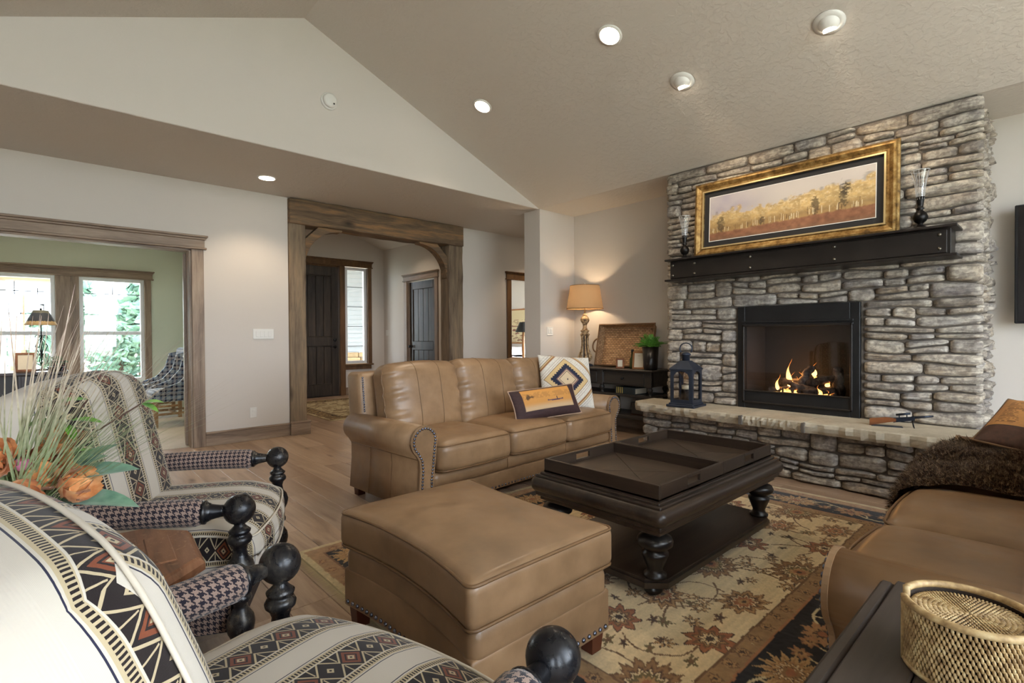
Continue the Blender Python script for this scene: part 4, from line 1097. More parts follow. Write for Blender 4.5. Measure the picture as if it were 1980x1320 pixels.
# ------------------------------------------------------------------ decorative rifle on the hearth
M['walnut'] = wood('walnut_stock', srgb(70, 36, 16), srgb(128, 74, 38), srgb(150, 92, 50), axis=0, rough=.4)
M['gunmetal'] = plain('blued_steel', srgb(46, 52, 64), .35, .7)
t = thing('miniature_rifle', 'small display rifle with wooden stock on a bipod on the hearth slab', 'rifle ornament', (4.60, .99, HZ), math.radians(-76)); GN = t
Ms = Matrix.Translation((0, 0, .0)) @ Matrix.Rotation(-.09, 4, 'Y')
MB().prism([(-.03, .0), (.085, .030), (.13, .040), (.13, .062), (.07, .066), (-.03, .05)], -.012, .012, 'y').build('stock', M['walnut'], GN)
MB().prism([(.115, .030), (.24, .058), (.24, .082), (.115, .066)], -.011, .011, 'y').build('receiver', M['gunmetal'], GN)
MB().tube([(.22, 0, .073), (.345, 0, .095)], [.010, .007], 8).build('barrel', M['gunmetal'], GN)
MB().tube([(.13, 0, .088), (.215, 0, .104)], .008, 8).build('scope', M['gunmetal'], GN)
for x in (.15, .195): MB().tube([(x, 0, .065), (x, 0, .09+.02*(x-.15)/.045)], .004, 6).build('scope_mount', M['gunmetal'], GN)
for s_ in (-1, 1): MB().tube([(.225, 0, .066), (.235, s_*.03, .003)], .0035, 6).build('bipod_leg', M['black'], GN)
MB().bbox(-.02, .17, -.04, .03, 0, .004, .001).build('display_plate', M['bluesteel'], GN)

# ------------------------------------------------------------------ television on the fireplace wall
t = thing('television', 'wall-mounted flat black television beside the fireplace', 'television', (5.49, -.335, 1.72))
MB().bbox(-.03, .03, -.62, .62, -.45, .45, .006).build('cabinet', M['black'], t)
g = G('dark_screen'); g.set((.006, .006, .008), .08, spec=.6); MB().box(-.033, -.029, -.60, .60, -.435, .435).build('screen', g.m, t)
MB().box(.03, .109, -.2, .2, -.2, .2).build('wall_bracket', M['black'], t)

# ------------------------------------------------------------------ leather furniture
g = G('tan_leather'); v = g.coord('Object', rnd=4)
n = g.noise(v, 3.2, 4, .6); n2 = g.noise(v, 160, 2); n3 = g.noise(v, 14, 3)
g.set(g.ramp(g.addm(g.mul(n, .75), g.mul(n3, .25)), [(.3, srgb(120, 93, 66)), (.52, srgb(147, 116, 85)), (.75, srgb(168, 136, 103))]), g.ramp(n3, [(.3, .30), (.7, .42)]), spec=.55)
g.bump(g.addm(g.mul(n2, .35), n3), .10, .004); M['leather'] = g.m
M['piping'] = plain('leather_piping', srgb(118, 88, 58), .4)
M['nail'] = plain('pewter_nailhead', srgb(120, 124, 140), .25, .95, var=.05)
M['legwood'] = plain('cherry_leg', srgb(84, 38, 22), .4, var=.2)

def rb_point(p, size, r, deform=None):
    H = [s_/2 for s_ in size]; q = Vector(p); core = Vector([max(-(H[a]-r), min(H[a]-r, p[a])) for a in range(3)]); d = q-core
    if d.length > 1e-9: q = core+d.normalized()*r
    return Vector(deform(*q)) if deform else q
def rrect(hx, hy, r, n=5, per=7):
    P = []
    for cx, cy, a0 in ((hx-r, hy-r, 0), (-hx+r, hy-r, PI/2), (-hx+r, -hy+r, PI), (hx-r, -hy+r, 1.5*PI)):
        for i in range(n+1): a = a0+PI/2*i/n; P.append((cx+r*math.cos(a), cy+r*math.sin(a)))
    out = []
    for i in range(len(P)):
        a, b = P[i], P[(i+1) % len(P)]; L = math.hypot(b[0]-a[0], b[1]-a[1]); k = max(1, int(L/.05))
        for j in range(k): out.append((a[0]+(b[0]-a[0])*j/k, a[1]+(b[1]-a[1])*j/k))
    return out
def piped_cushion(name, c, size, r, deform, mat, parent, pr=.0055, n=(10, 10, 3), rot=None, zs=(1, -1), pipe=True):
    m = MB(); m.rbox((0, 0, 0), size, r, 3, n, deform); o = m.build(name, mat, parent, c, rot)
    if pipe:
        hz = size[2]/2
        for sgn in zs:
            z = sgn*(hz-r*.30); rr = r
            pts = []
            k = r*.30
            for (x, y) in rrect(size[0]/2-r*.12, size[1]/2-r*.12, rr):
                pts.append(Vector(deform(x, y, z)) if deform else Vector((x, y, z)))
            MB().tube(pts, pr, 6, closed=True).build('piping', M['piping'], o)
    return o

def sofa(name, label, loc, rz, seed=0):
    W_, D2 = 2.42, .48
    t = thing(name, label, 'sofa', loc, rz); L = M['leather']
    AW = .20; R = random.Random(seed)
    # roll arms
    for sgn in (-1, 1):
        def outl(grow=0.0):
            c0, r0 = (.092, .525), .100+grow
            P = [(.025-grow, .075), (.024-grow, .27), (.008-grow, .39)]
            P += [(c0[0]+r0*math.cos(a), c0[1]+r0*math.sin(a)) for a in np.linspace(math.radians(200), math.radians(-52), 22)]
            P += [(.128+grow, .405), (.122+grow, .34), (.130+grow, .24), (.142+grow, .075)]
            return P
        tox = lambda o_: sgn*(W_/2-AW+o_)
        P = [(tox(a), b) for a, b in outl()]
        if sgn > 0: P = P[::-1]
        m = MB(); m.prism(P, -D2+.012, .40, 'y', smooth=True)
        arm = m.build('arm', L, t)
        P2 = [(tox(a), b) for a, b in outl(.004)]
        if sgn > 0: P2 = P2[::-1]
        m = MB(); m.prism(P2, -D2-.002, -D2+.013, 'y'); m.build('arm_panel', L, arm)
        O = [Vector((tox(a), -D2-.006, b)) for a, b in outl(-.016)]
        m = MB(); acc = 0; last = None
        for i in range(len(O)-1):
            a, b = O[i], O[i+1]; Ls = (b-a).length; s_ = -acc % .0215 if last is not None else 0
            while s_ < Ls: m.sphere(a.lerp(b, s_/Ls), .0088, 8, 5, (1, .7, 1)); s_ += .0215
            acc += Ls; last = b
        m.build('nailhead_trim', M['nail'], arm)['kind'] = 'stuff'
        # seams on the outer side
        for yy in (-.15, .13):
            MB().tube([(tox(a)+sgn*.001, yy, b) for a, b in outl()[-4:]], .0025, 5).build('seam', M['piping'], arm)
        MB().tube([(tox(.128)+sgn*.002, -D2+.02, .408), (tox(.128)+sgn*.002, .39, .408)], .004, 6).build('welt', M['piping'], arm)
    # base
    wi = W_/2-AW+.03
    m = MB(); m.rbox((0, .0, .17), (2*wi, .86, .20), .03, 2, (8, 4, 2)); m.build('seat_deck', L, t)
    m = MB(); m.rbox((0, -D2+.055, .250), (2*wi, .12, .115), .052, 4, (14, 1, 1)); m.build('front_rail', L, t)
    m = MB(); m.rbox((0, -D2+.055, .135), (2*wi, .095, .125), .012, 2, (12, 1, 1)); fr = m.build('front_panel', L, t)
    m = MB()
    for i in range(60): m.sphere((-wi+.03+i*(2*wi-.06)/59, -D2+.007, .092), .0085, 8, 5, (1, .7, 1))
    m.build('nailhead_trim', M['nail'], fr)['kind'] = 'stuff'
    for x in (-.35, .35): MB().tube([(x, -D2-.0065, .215), (x, -D2-.008, .25), (x, -D2-.0065, .285)], .002, 5).build('seam', M['piping'], fr)
    # back frame with nailed wings
    m = MB(); m.rbox((0, .355, .50), (W_-.17, .20, .86), .045, 3, (12, 2, 8), lambda x, y, z: (x, y+.10*max(0, (z+.1)), z)); bf = m.build('back_frame', L, t)
    m = MB()
    for sgn in (-1, 1):
        for i in range(16):
            z = .645+i*.0165; m.sphere((sgn*(W_/2-.115), .248+.10*max(0, z-.4), z), .0075, 8, 5, (1, .7, 1))
    m.build('nailhead_trim', M['nail'], bf)['kind'] = 'stuff'
    # seat cushions
    cw = (2*(W_/2-AW)-.0)/3
    for i in (-1, 0, 1):
        S = (cw-.004, .70, .195); ph = R.uniform(0, 6)
        def df(x, y, z, i=i, ph=ph):
            k = max(0, 1-(x/.33)**4)*max(0, 1-(y/.36)**4)
            zz = z+(.038*k if z > 0 else -.0*k)
            fr_ = max(0, -y-.25)/.1
            wr = .004*math.sin(x*38+ph+z*9)*max(0, abs(x)/.33-.35)*min(1, fr_)
            return (x, y-.018*max(0, 1-(x/.33)**2)*(1 if y < 0 else 0)+wr, zz)
        piped_cushion('seat_cushion', (i*cw, -.185, .395), S, .055, df, L, t, n=(12, 12, 3))
    # back cushions
    for i in (-1, 0, 1):
        S = (cw+.035, .23, .56); ph = R.uniform(0, 6); ph2 = R.uniform(0, 6)
        def db(x, y, z, i=i, ph=ph, ph2=ph2):
            ex = abs(x)/(S[0]/2)
            k = max(0, 1-ex**3)*max(0, 1-(z/.30)**4)
            yy = y-(.050*k if y < 0 else 0)
            end = max(0, ex-.45)/.55
            amp = .016*end**1.2*(1 if y < 0.02 else .0)
            yy += amp*(math.sin(z*58+ph+ex*4)*.6+math.sin(z*97+ph2)*.4)
            zz = z+.012*math.sin(x*6+ph)*(z > 0)-.05*max(0, ex-.8)*(z > .2)
            return (x, yy+.10*max(0, z-.15)**1.3, zz)
        rot = (math.radians(-11), 0, 0); cc = (i*cw, .175, .715)
        m = MB(); m.rbox((0, 0, 0), S, .085, 5, (22, 2, 22), db); o = m.build('back_cushion', L, t, cc, rot)
        for xs in (-.105, .105):
            pts = [rb_point((xs*(1+.15*z), -S[1]/2, z), S, .085, db)+Vector((0, -.001, 0)) for z in np.linspace(-.24, .19, 16)]
            pts += [rb_point((xs*1.03, -S[1]/2+.085*math.tan(a/2) if False else -S[1]/2+.085*(1-math.cos(a)), S[2]/2-.085+.085*math.sin(a)), S, .085, db) for a in np.linspace(.1, PI/2, 6)]
            MB().tube(pts, .0028, 5).build('seam', M['piping'], o)
        for xs in (-1, 1):
            pts = [rb_point((xs*(S[0]/2), -S[1]/2+.06, z), S, .085, db)+Vector((xs*.002, -.004, 0)) for z in np.linspace(-.25, .25, 18)]
            MB().tube(pts, .005, 6).build('piping', M['piping'], o)
    for sx in (-1, 1):
        for y in (-D2+.12, .38):
            x = sx*(W_/2-.13); m = MB()
            a, b = .034, .028
            m.add([Vector(p) for p in [(x-b, y-b, 0), (x+b, y-b, 0), (x+b, y+b, 0), (x-b, y+b, 0), (x-a, y-a, .10), (x+a, y-a, .10), (x+a, y+a, .10), (x-a, y+a, .10)]], [(3, 2, 1, 0), (4, 5, 6, 7), (0, 1, 5, 4), (1, 2, 6, 5), (2, 3, 7, 6), (3, 0, 4, 7)]); m.build('leg', M['legwood'], t)
    return t
sofa('leather_sofa', 'tan leather roll-arm sofa with nailheads and two cushions, backing the foyer', (2.85, 3.335, 0), math.radians(3.5), 1)
sofa('leather_sofa', 'tan leather roll-arm sofa with a dark fur throw beside the end table', (2.66, -.055, 0), PI, 2)

# ------------------------------------------------------------------ ottoman
t = thing('leather_ottoman', 'square tan leather ottoman with scooped sides and nailheads on the rug', 'ottoman', (1.225, 1.595, .0135)); OT = t
ox, oy = .66, .86
def sc_(k, crown=0.0, hz=.1):
    def f_(x, y, z):
        kk = max(0, 1-(y/(oy/2))**2)
        xx = x*(1-.13*kk)
        zz = z
        if crown and z > 0: zz = z+crown*max(0, 1-(x/.36)**4)*max(0, 1-(y/.46)**4)
        return (xx, y, zz)
    return f_
piped_cushion('top_cushion', (0, 0, .395), (ox+.03, oy+.03, .15), .035, sc_(1, .025), M['leather'], OT, n=(12, 16, 3))
m = MB(); m.rbox((0, 0, .265), (ox, oy, .13), .045, 4, (10, 14, 2), sc_(1)); m.build('upper_band', M['leather'], OT)
m = MB(); m.rbox((0, 0, .155), (ox, oy, .16), .012, 2, (10, 14, 2), sc_(1)); lb = m.build('base', M['leather'], OT)
m = MB(); ff_ = sc_(1)
for i in range(26):
    y = -oy/2+.03+i*(oy-.06)/25
    for sx_ in (-1, 1): m.sphere(ff_(sx_*(ox/2+.001), y, .10), .009, 8, 5)
for i in range(20):
    x = -ox/2+.03+i*(ox-.06)/19
    for sy_ in (-1, 1): m.sphere((x, sy_*(oy/2+.001), .10), .009, 8, 5)
m.build('nailhead_trim', M['nail'], lb)['kind'] = 'stuff'
for sx_ in (-1, 1):
    for sy_ in (-1, 1):
        pts = [(sx_*(ox/2-.008), sy_*(oy/2-.008), z) for z in (.08, .15, .23)]; MB().tube(pts, .004, 5).build('welt', M['piping'], lb)
        x, y = sx_*(ox/2-.05), sy_*(oy/2-.05); a, b = .034, .026; m = MB()
        m.add([Vector(p) for p in [(x-b, y-b, 0), (x+b, y-b, 0), (x+b, y+b, 0), (x-b, y+b, 0), (x-a, y-a, .09), (x+a, y-a, .09), (x+a, y+a, .09), (x-a, y+a, .09)]], [(3, 2, 1, 0), (4, 5, 6, 7), (0, 1, 5, 4), (1, 2, 6, 5), (2, 3, 7, 6), (3, 0, 4, 7)]); m.build('leg', M['legwood'], OT)

# ------------------------------------------------------------------ coffee table with two trays
M['espresso'] = wood('espresso_wood', srgb(28, 21, 16), srgb(50, 39, 31), srgb(70, 56, 44), axis=0, rough=.32, bump=.08, rnd=2)
M['espresso_y'] = wood('espresso_wood_cross', srgb(28, 21, 16), srgb(50, 39, 31), srgb(70, 56, 44), axis=1, rough=.32, bump=.08, rnd=2)
M['traywood'] = wood('tray_parquet', srgb(34, 26, 20), srgb(62, 49, 38), srgb(84, 68, 54), axis=0, rough=.38, bump=.10, rnd=5)
M['ebony'] = plain('ebonised_wood', srgb(26, 22, 20), .3, var=.3)
t = thing('coffee_table', 'espresso wood coffee table with bun-turned legs and lower shelf', 'coffee table', (2.61, 1.57, .0135)); CT = t
tx, ty = .69, .41
# moulded top: stacked rounded layers
def layer(hx, hy, z0, z1, r, nm, mat=None):
    m = MB(); m.rbox((0, 0, (z0+z1)/2), (2*hx, 2*hy, z1-z0), r, 4, (10, 6, 1)); return m.build(nm, mat or M['espresso'], CT)
layer(tx-.045, ty-.045, .300, .335, .006, 'lower_moulding'); layer(tx-.025, ty-.025, .325, .352, .008, 'lower_moulding'); layer(tx, ty, .345, .425, .038, 'bullnose_top'); layer(tx-.028, ty-.028, .415, .437, .008, 'upper_moulding'); layer(tx-.045, ty-.045, .430, .448, .006, 'upper_moulding')
leg = [(.036, .085), (.050, .088), (.052, .100), (.038, .108), (.034, .125), (.052, .170), (.060, .190), (.060, .200), (.046, .208), (.050, .216), (.078, .236), (.082, .252), (.074, .270), (.048, .284), (.040, .290), (.052, .296), (.056, .306), (.001, .306)]
for sx_ in (-1, 1):
    for sy_ in (-1, 1): MB().lathe(leg, (sx_*(tx-.115), sy_*(ty-.11), 0), 26).build('leg', M['ebony'], CT)
hx_, hy_, cc = tx-.045, ty-.045, .075
octp = [(-hx_+cc, -hy_), (hx_-cc, -hy_), (hx_, -hy_+cc), (hx_, hy_-cc), (hx_-cc, hy_), (-hx_+cc, hy_), (-hx_, hy_-cc), (-hx_, -hy_+cc)]
m = MB(); m.prism(octp, .055, .075, 'z'); m.prism([(x*.985, y*.975) for x, y in octp], .072, .088, 'z'); m.prism([(x*.99, y*.985) for x, y in octp], .045, .058, 'z'); m.build('shelf', M['espresso'], CT)
for sx_ in (-1, 1):
    for sy_ in (-1, 1): MB().lathe([(.03, 0), (.042, .012), (.044, .026), (.034, .042), (.03, .05), (.001, .05)], (sx_*(tx-.13), sy_*(ty-.13), 0), 18).build('bun_foot', M['ebony'], CT)
def tray(cx, label):
    t = thing('serving_tray', label, 'tray', (2.61+cx, 1.57, .0135+.448), 0, 'trays on the coffee table')
    a, b, h, w = .311, .352, .072, .016
    MB().box(-a, a, -b, b, 0, .010).build('bottom', M['espresso'], t)
    for q in ((-a, -b, 0), (a, -b, 1), (a, b, 2), (-a, b, 3)): pass
    tri = [[(-a+w, -b+w), (a-w, -b+w), (0, 0)], [(a-w, -b+w), (a-w, b-w), (0, 0)], [(a-w, b-w), (-a+w, b-w), (0, 0)], [(-a+w, b-w), (-a+w, -b+w), (0, 0)]]
    for k, T in enumerate(tri):
        cxm = sum(p[0] for p in T)/3; cym = sum(p[1] for p in T)/3
        T2 = [(cxm+(p[0]-cxm)*.988, cym+(p[1]-cym)*.988) for p in T]
        rz = (0, PI/2, 0, PI/2)[k]
        o = MB(); Mi = Matrix.Rotation(-rz, 4, 'Z'); o.prism([tuple((Mi @ Vector((p[0], p[1], 0)))[:2]) for p in T2], .009, .0135, 'z'); o.build('parquet_panel', M['traywood'], t, rot=(0, 0, rz))
    for x0 in (-a, a-w): MB().bbox(x0, x0+w, -b, b, 0, h, .002).build('side', M['espresso_y'], t)
    for y0 in (-b, b-w):
        m = MB(); s1, s2 = .115, .025
        m.bbox(-a+w, -s1+.055, y0, y0+w, 0, h, .002); m.bbox(s1-.055, a-w, y0, y0+w, 0, h, .002); m.box(-s1+.055, s1-.055, y0, y0+w, 0, .026); m.box(-s1+.055, s1-.055, y0, y0+w, h-.014, h); m.build('handle_side', M['espresso'], t)
    return t
tray(-.313, 'dark wooden tray with cut-out handles at the ottoman end of the coffee table'); tray(.313, 'dark wooden tray with cut-out handles at the hearth end of the coffee table')

# ------------------------------------------------------------------ area rug (hand-knotted floral), colours per knot
RX0, RX1, RY0, RY1 = 1.0, 4.18, .42, 2.87
def rug_colours(U, V):
    X = U*(RX1-RX0); Y = V*(RY1-RY0); LX, LY = RX1-RX0, RY1-RY0
    R = np.random.RandomState(12)
    wob = (vnoise(X*22, Y*22, 5, 3)-.5)*.013; wob2 = (vnoise(X*22+9, Y*22+4, 6, 3)-.5)*.013
    Xw, Yw = X+wob, Y+wob2
    d = np.minimum(np.minimum(Xw, LX-Xw), np.minimum(Yw, LY-Yw))
    cream, tan, brown, dk, black, rust, olive = srgb(212, 190, 150), srgb(166, 128, 84), srgb(108, 76, 48), srgb(66, 44, 30), srgb(16, 16, 22), srgb(150, 92, 58), srgb(104, 88, 52)
    streak = vnoise(X*3, Y*60, 8, 3)
    C = np.zeros(X.shape+(3,))+np.array(cream); C *= (.82+.36*streak)[..., None]
    def line(cx, cy, r, w, ph, ln, cur):     # curved vine
        nonlocal C
    def flower(cx, cy, r, petals, rot, cols, squash=1.0, depth=.3, jag=.10):
        nonlocal C
        x0, x1, y0, y1 = cx-r*1.5, cx+r*1.5, cy-r*1.5, cy+r*1.5
        i0, i1 = max(0, int(x0/LX*(X.shape[1]-1))), min(X.shape[1], int(x1/LX*(X.shape[1]-1))+2); j0, j1 = max(0, int(y0/LY*(X.shape[0]-1))), min(X.shape[0], int(y1/LY*(X.shape[0]-1))+2)
        if i1 <= i0 or j1 <= j0: return
        sl = (slice(j0, j1), slice(i0, i1))
        dx, dy = Xw[sl]-cx, Yw[sl]-cy
        a, b = dx*math.cos(rot)+dy*math.sin(rot), (-dx*math.sin(rot)+dy*math.cos(rot))/squash
        th = np.arctan2(b, a); rad = np.hypot(a, b)/r
        edge = 1-depth*.5+depth*.5*np.cos(petals*th)+jag*np.sin(petals*3*th+1)
        q = rad/np.maximum(edge, .2); c_ = C[sl]; wt = msk[sl]
        for (lim, col) in cols:
            m = (q < lim)*wt
            shade = .8+.4*vnoise(X[sl]*60, Y[sl]*60, 3, 2)
            c_[...] = np.where(m[..., None] > 0, np.array(col)*shade[..., None], c_)
    def vine(pts, w, col):
        nonlocal C
        for k in range(len(pts)-1):
            (ax, ay), (bx, by) = pts[k], pts[k+1]; x0, x1 = min(ax, bx)-.03, max(ax, bx)+.03; y0, y1 = min(ay, by)-.03, max(ay, by)+.03
            i0, i1 = max(0, int(x0/LX*(X.shape[1]-1))), min(X.shape[1], int(x1/LX*(X.shape[1]-1))+2); j0, j1 = max(0, int(y0/LY*(X.shape[0]-1))), min(X.shape[0], int(y1/LY*(X.shape[0]-1))+2)
            if i1 <= i0 or j1 <= j0: continue
            sl = (slice(j0, j1), slice(i0, i1)); px_, py_ = Xw[sl]-ax, Yw[sl]-ay; ex, ey = bx-ax, by-ay; L2 = ex*ex+ey*ey+1e-9
            tt = np.clip((px_*ex+py_*ey)/L2, 0, 1); dd = np.hypot(px_-tt*ex, py_-tt*ey); C[sl] = np.where(((dd < w)*msk[sl])[..., None] > 0, np.array(col), C[sl])
    def arc(cx, cy, r, a0, a1, n=14, sq=1.0): return [(cx+r*math.cos(a), cy+r*sq*math.sin(a)) for a in np.linspace(a0, a1, n)]
    B0, B1, B2, B3 = .03, .115, .355, .44
    msk = (d > B3)
    # field: lattice of palmettes joined by vines
    cx_ = np.arange(.52, LX-.3, .40)
    nodes = []
    for iy, fy in enumerate(np.arange(.52, LY-.3, .31)):
        for ix, fx in enumerate(cx_):
            nodes.append((fx+(.20 if iy % 2 else 0)+R.uniform(-.05, .05), fy+R.uniform(-.04, .04), (ix+iy) % 3))
    for (fx, fy, k) in nodes:
        a0 = R.uniform(0, 6); vine(arc(fx+.12, fy+.03, R.uniform(.16, .24), a0, a0+R.uniform(2, 4)), .0045, brown); vine(arc(fx-.1, fy+.16, R.uniform(.10, .18), a0+2, a0+5), .004, brown)
    for (fx, fy, k) in nodes:
        rt = R.uniform(-.6, .6)+(PI if R.rand() < .5 else 0)
        if k == 0: flower(fx, fy, .165, 13, rt, [(1, brown), (.90, srgb(140, 104, 66)), (.70, brown), (.62, dk), (.56, cream), (.50, olive), (.34, tan), (.22, rust), (.10, dk)], .8, .26, .06)
        elif k == 1: flower(fx, fy, .115, 8, rt, [(1, dk), (.92, rust), (.66, brown), (.50, tan), (.42, dk), (.34, cream), (.2, dk)], .85, .36, .03)
        else: flower(fx, fy, .13, 10, rt, [(1, brown), (.9, tan), (.72, brown), (.58, dk), (.52, cream), (.44, rust), (.25, tan), (.12, dk)], .75, .3, .05)
        for j in range(6):
            a = R.uniform(0, 6.28); rr_ = R.uniform(.17, .24); q = R.rand()
            if q < .5: flower(fx+rr_*math.cos(a), fy+rr_*math.sin(a), R.uniform(.030, .05), 5, a, [(1, brown), (.6, dk)] if q < .25 else [(1, olive), (.5, brown)], .55, .6, .1)
            else: flower(fx+rr_*math.cos(a), fy+rr_*math.sin(a), R.uniform(.035, .06), 7, a, [(1, dk), (.85, tan), (.45, dk), (.3, cream)], .8, .55, .05)
    # inner guard band
    def band(a, b, col, amt=1.0, ns=40):
        nonlocal C
        m = ((d > a)*(d <= b)); sh = .75+.5*vnoise(X*ns, Y*ns, 14, 3); C = np.where(m[..., None] > 0, np.array(col)*sh[..., None], C)
    band(B2, B3, srgb(150, 118, 80)); band(B3-.008, B3+.002, brown); band(B2-.004, B2+.010, srgb(160, 108, 70)); band(B1, B2, black, ns=80); band(B0, B1, srgb(158, 124, 88)); band(0, B0, srgb(190, 172, 132)); band(B1-.010, B1+.002, srgb(120, 84, 56))
    # guard rosettes
    peri = []
    for (a0_, b0_, hor, off) in ((0, LX, True, 0), (0, LX, True, 1), (0, LY, False, 0), (0, LY, False, 1)):
        for s_ in np.arange(.15, b0_-.1, .11): peri.append((s_, hor, off))
    for (bd, r_, cols, st) in (((B2+B3)/2, .034, [(1, brown), (.7, tan), (.35, dk)], 1), ((B0+B1)/2, .028, [(1, srgb(128, 84, 58)), (.6, tan)], 1)):
        msk = (d > (B2+.012 if bd > B2 else B0))*(d < (B3-.008 if bd > B2 else B1-.012))
        for (s_, hor, off) in peri:
            x, y = (s_, bd if off == 0 else LY-bd) if hor else (bd if off == 0 else LX-bd, s_)
            flower(x+R.uniform(-.02, .02), y+R.uniform(-.012, .012), r_*R.uniform(.7, 1.2), 6, R.uniform(0, 6), cols, .8, .4, .1)
    # main black border: large palmettes, small flowers, cream vines
    msk = (d > B1+.004)*(d < B2-.006); bc = (B1+B2)/2
    for hor, Lx in ((True, LX), (False, LY)):
        for off in (0, 1):
            s_ = bc; k = 0
            nn = int(round((Lx-2*bc)/.36)); st = (Lx-2*bc)/nn
            for k in range(nn+1):
                s_ = bc+k*st; at = lambda ss, oo: ((ss, (bc if off == 0 else LY-bc)+oo) if hor else ((bc if off == 0 else LX-bc)+oo, ss))
                sg = 1 if (k % 2) else -1
                p0 = at(s_, 0); 
                pts = [at(s_+st*u, .075*math.sin(u*PI)*sg) for u in np.linspace(0, 1, 16)]
                if k < nn: vine(pts, .0055, srgb(196, 180, 140))
                for u in (.35, .65):
                    q = at(s_+st*u, .075*math.sin(u*PI)*sg); e = at(s_+st*u+.03, .075*math.sin(u*PI)*sg-sg*.085); vine([q, e], .0045, srgb(190, 172, 132)); flower(e[0], e[1], .045, 7, R.uniform(0, 6), [(1, srgb(150, 104, 68)), (.65, tan), (.3, dk)], .85, .4, .06)
            for k in range(nn+1):
                s_ = bc+k*st; p0 = ((s_, bc if off == 0 else LY-bc) if hor else (bc if off == 0 else LX-bc, s_)); rt = R.uniform(-.4, .4)+(0 if hor else PI/2)
                if k % 2 == 0: flower(p0[0], p0[1], .135, 15, rt, [(1, srgb(176, 140, 92)), (.72, srgb(150, 112, 70)), (.50, dk), (.45, cream), (.38, srgb(140, 104, 64)), (.2, rust)], .78, .4, .1)
                else: flower(p0[0], p0[1], .09, 9, rt, [(1, srgb(160, 116, 76)), (.6, tan), (.4, dk), (.25, rust)], .85, .35, .08)
    return C*(.98+.24*vnoise(X*150, Y*150, 9, 1))[..., None]
t = thing('area_rug', 'floral wool area rug with cream field and black border under the coffee table', 'rug', (0, 0, 0)); RG = t
colgrid('pile', rug_colours, 560, 460, lambda U, V: (RX0+(RX1-RX0)*U, RY0+(RY1-RY0)*V, .011+.0018*vnoise(U*200, V*160, 4, 2)), pigment_mat('wool_pile', .95, .5, 420, .25, .15, .12), RG)
M['rugedge'] = plain('rug_binding', srgb(196, 180, 142), .95, bump=.5, bscale=200)
MB().bbox(RX0-.004, RX1+.004, RY0-.004, RY1+.004, 0, .0112, .003).build('backing', M['rugedge'], RG)
rr = random.Random(2); m = MB()
for i in range(420):
    y = RY0+(RY1-RY0)*i/419
    m.add([Vector((RX0, y-.003, .006)), Vector((RX0, y+.003, .006)), Vector((RX0-rr.uniform(.04, .06), y+rr.uniform(-.008, .008), .002))], [(0, 2, 1)])
    m.add([Vector((RX1, y-.003, .006)), Vector((RX1, y+.003, .006)), Vector((RX1+rr.uniform(.015, .025), y+rr.uniform(-.006, .006), .002))], [(0, 1, 2)])
m.build('fringe', M['rugedge'], RG)['kind'] = 'stuff'

# ------------------------------------------------------------------ console table behind the sofa end
g_ = M['ebony']
t = thing('console_table', 'black painted console table with drawers and two shelves in the alcove', 'console table', (0, 0, 0)); CN = t
cx0, cx1, cy0, cy1, ch = 5.14, 5.57, 3.25, 4.74, .79
M['blackwood'] = wood('distressed_black_wood', srgb(20, 18, 17), srgb(44, 41, 39), srgb(66, 58, 50), axis=1, rough=.42, bump=.1)
bw = M['blackwood']
MB().bbox(cx0-.03, cx1+.01, cy0-.03, cy1+.03, ch-.025, ch, .008).build('top', bw, CN)
MB().bbox(cx0+.02, cx1, cy0+.005, cy1-.005, .59, ch-.024, .004).build('case', bw, CN)
for yy in (cy0+.05, cy1-.05, (cy0+cy1)/2):
    MB().bbox(cx0, cx0+.05, yy-.045, yy+.045, .585, ch-.024, .004).build('stile', bw, CN)
for a, b in ((cy0+.10, (cy0+cy1)/2-.05), ((cy0+cy1)/2+.05, cy1-.10)):
    d = MB().bbox(cx0+.006, cx0+.03, a, b, .605, ch-.040, .004).build('drawer', bw, CN)
    m = MB()
    for q in ((a, b, .605, .617), (a, b, ch-.052, ch-.040), (a, a+.012, .605, ch-.04), (b-.012, b, .605, ch-.04)): m.bbox(cx0-.001, cx0+.01, q[0], q[1], q[2], q[3], .003)
    m.build('bead', bw, d)
    m = MB(); m.lathe([(.008, 0), (.007, .012), (.016, .020), (.017, .028), (.010, .034), (.001, .035)], M=Matrix.Translation((cx0+.006, (a+b)/2, .678)) @ Matrix.Rotation(-PI/2, 4, 'Y'), n=14); m.build('knob', M['black'], d)
post = [(.030, .485), (.018, .50), (.017, .512), (.026, .525), (.034, .545), (.034, .56), (.020, .572), (.028, .582), (.028, .592)]
post2 = [(.032, .235), (.020, .25), (.019, .27), (.028, .30), (.022, .34), (.020, .40), (.028, .43), (.032, .46)]
foot = [(.02, 0), (.034, .03), (.036, .07), (.022, .10), (.02, .13), (.03, .17), (.032, .195)]
for x in (cx0+.05, cx1-.05):
    for y in (cy0+.05, cy1-.05):
        MB().lathe(post, (x, y, 0), 16).build('turned_post', bw, CN); MB().lathe(post2, (x, y, 0), 16).build('turned_post', bw, CN); MB().lathe(foot, (x, y, 0), 16).build('foot', bw, CN)
MB().lathe(post, (cx0+.05, (cy0+cy1)/2, 0), 16).build('turned_post', bw, CN)
MB().bbox(cx0, cx1, cy0, cy1, .458, .488, .006).build('shelf', bw, CN); MB().bbox(cx0, cx1, cy0, cy1, .193, .236, .006).build('shelf', bw, CN)

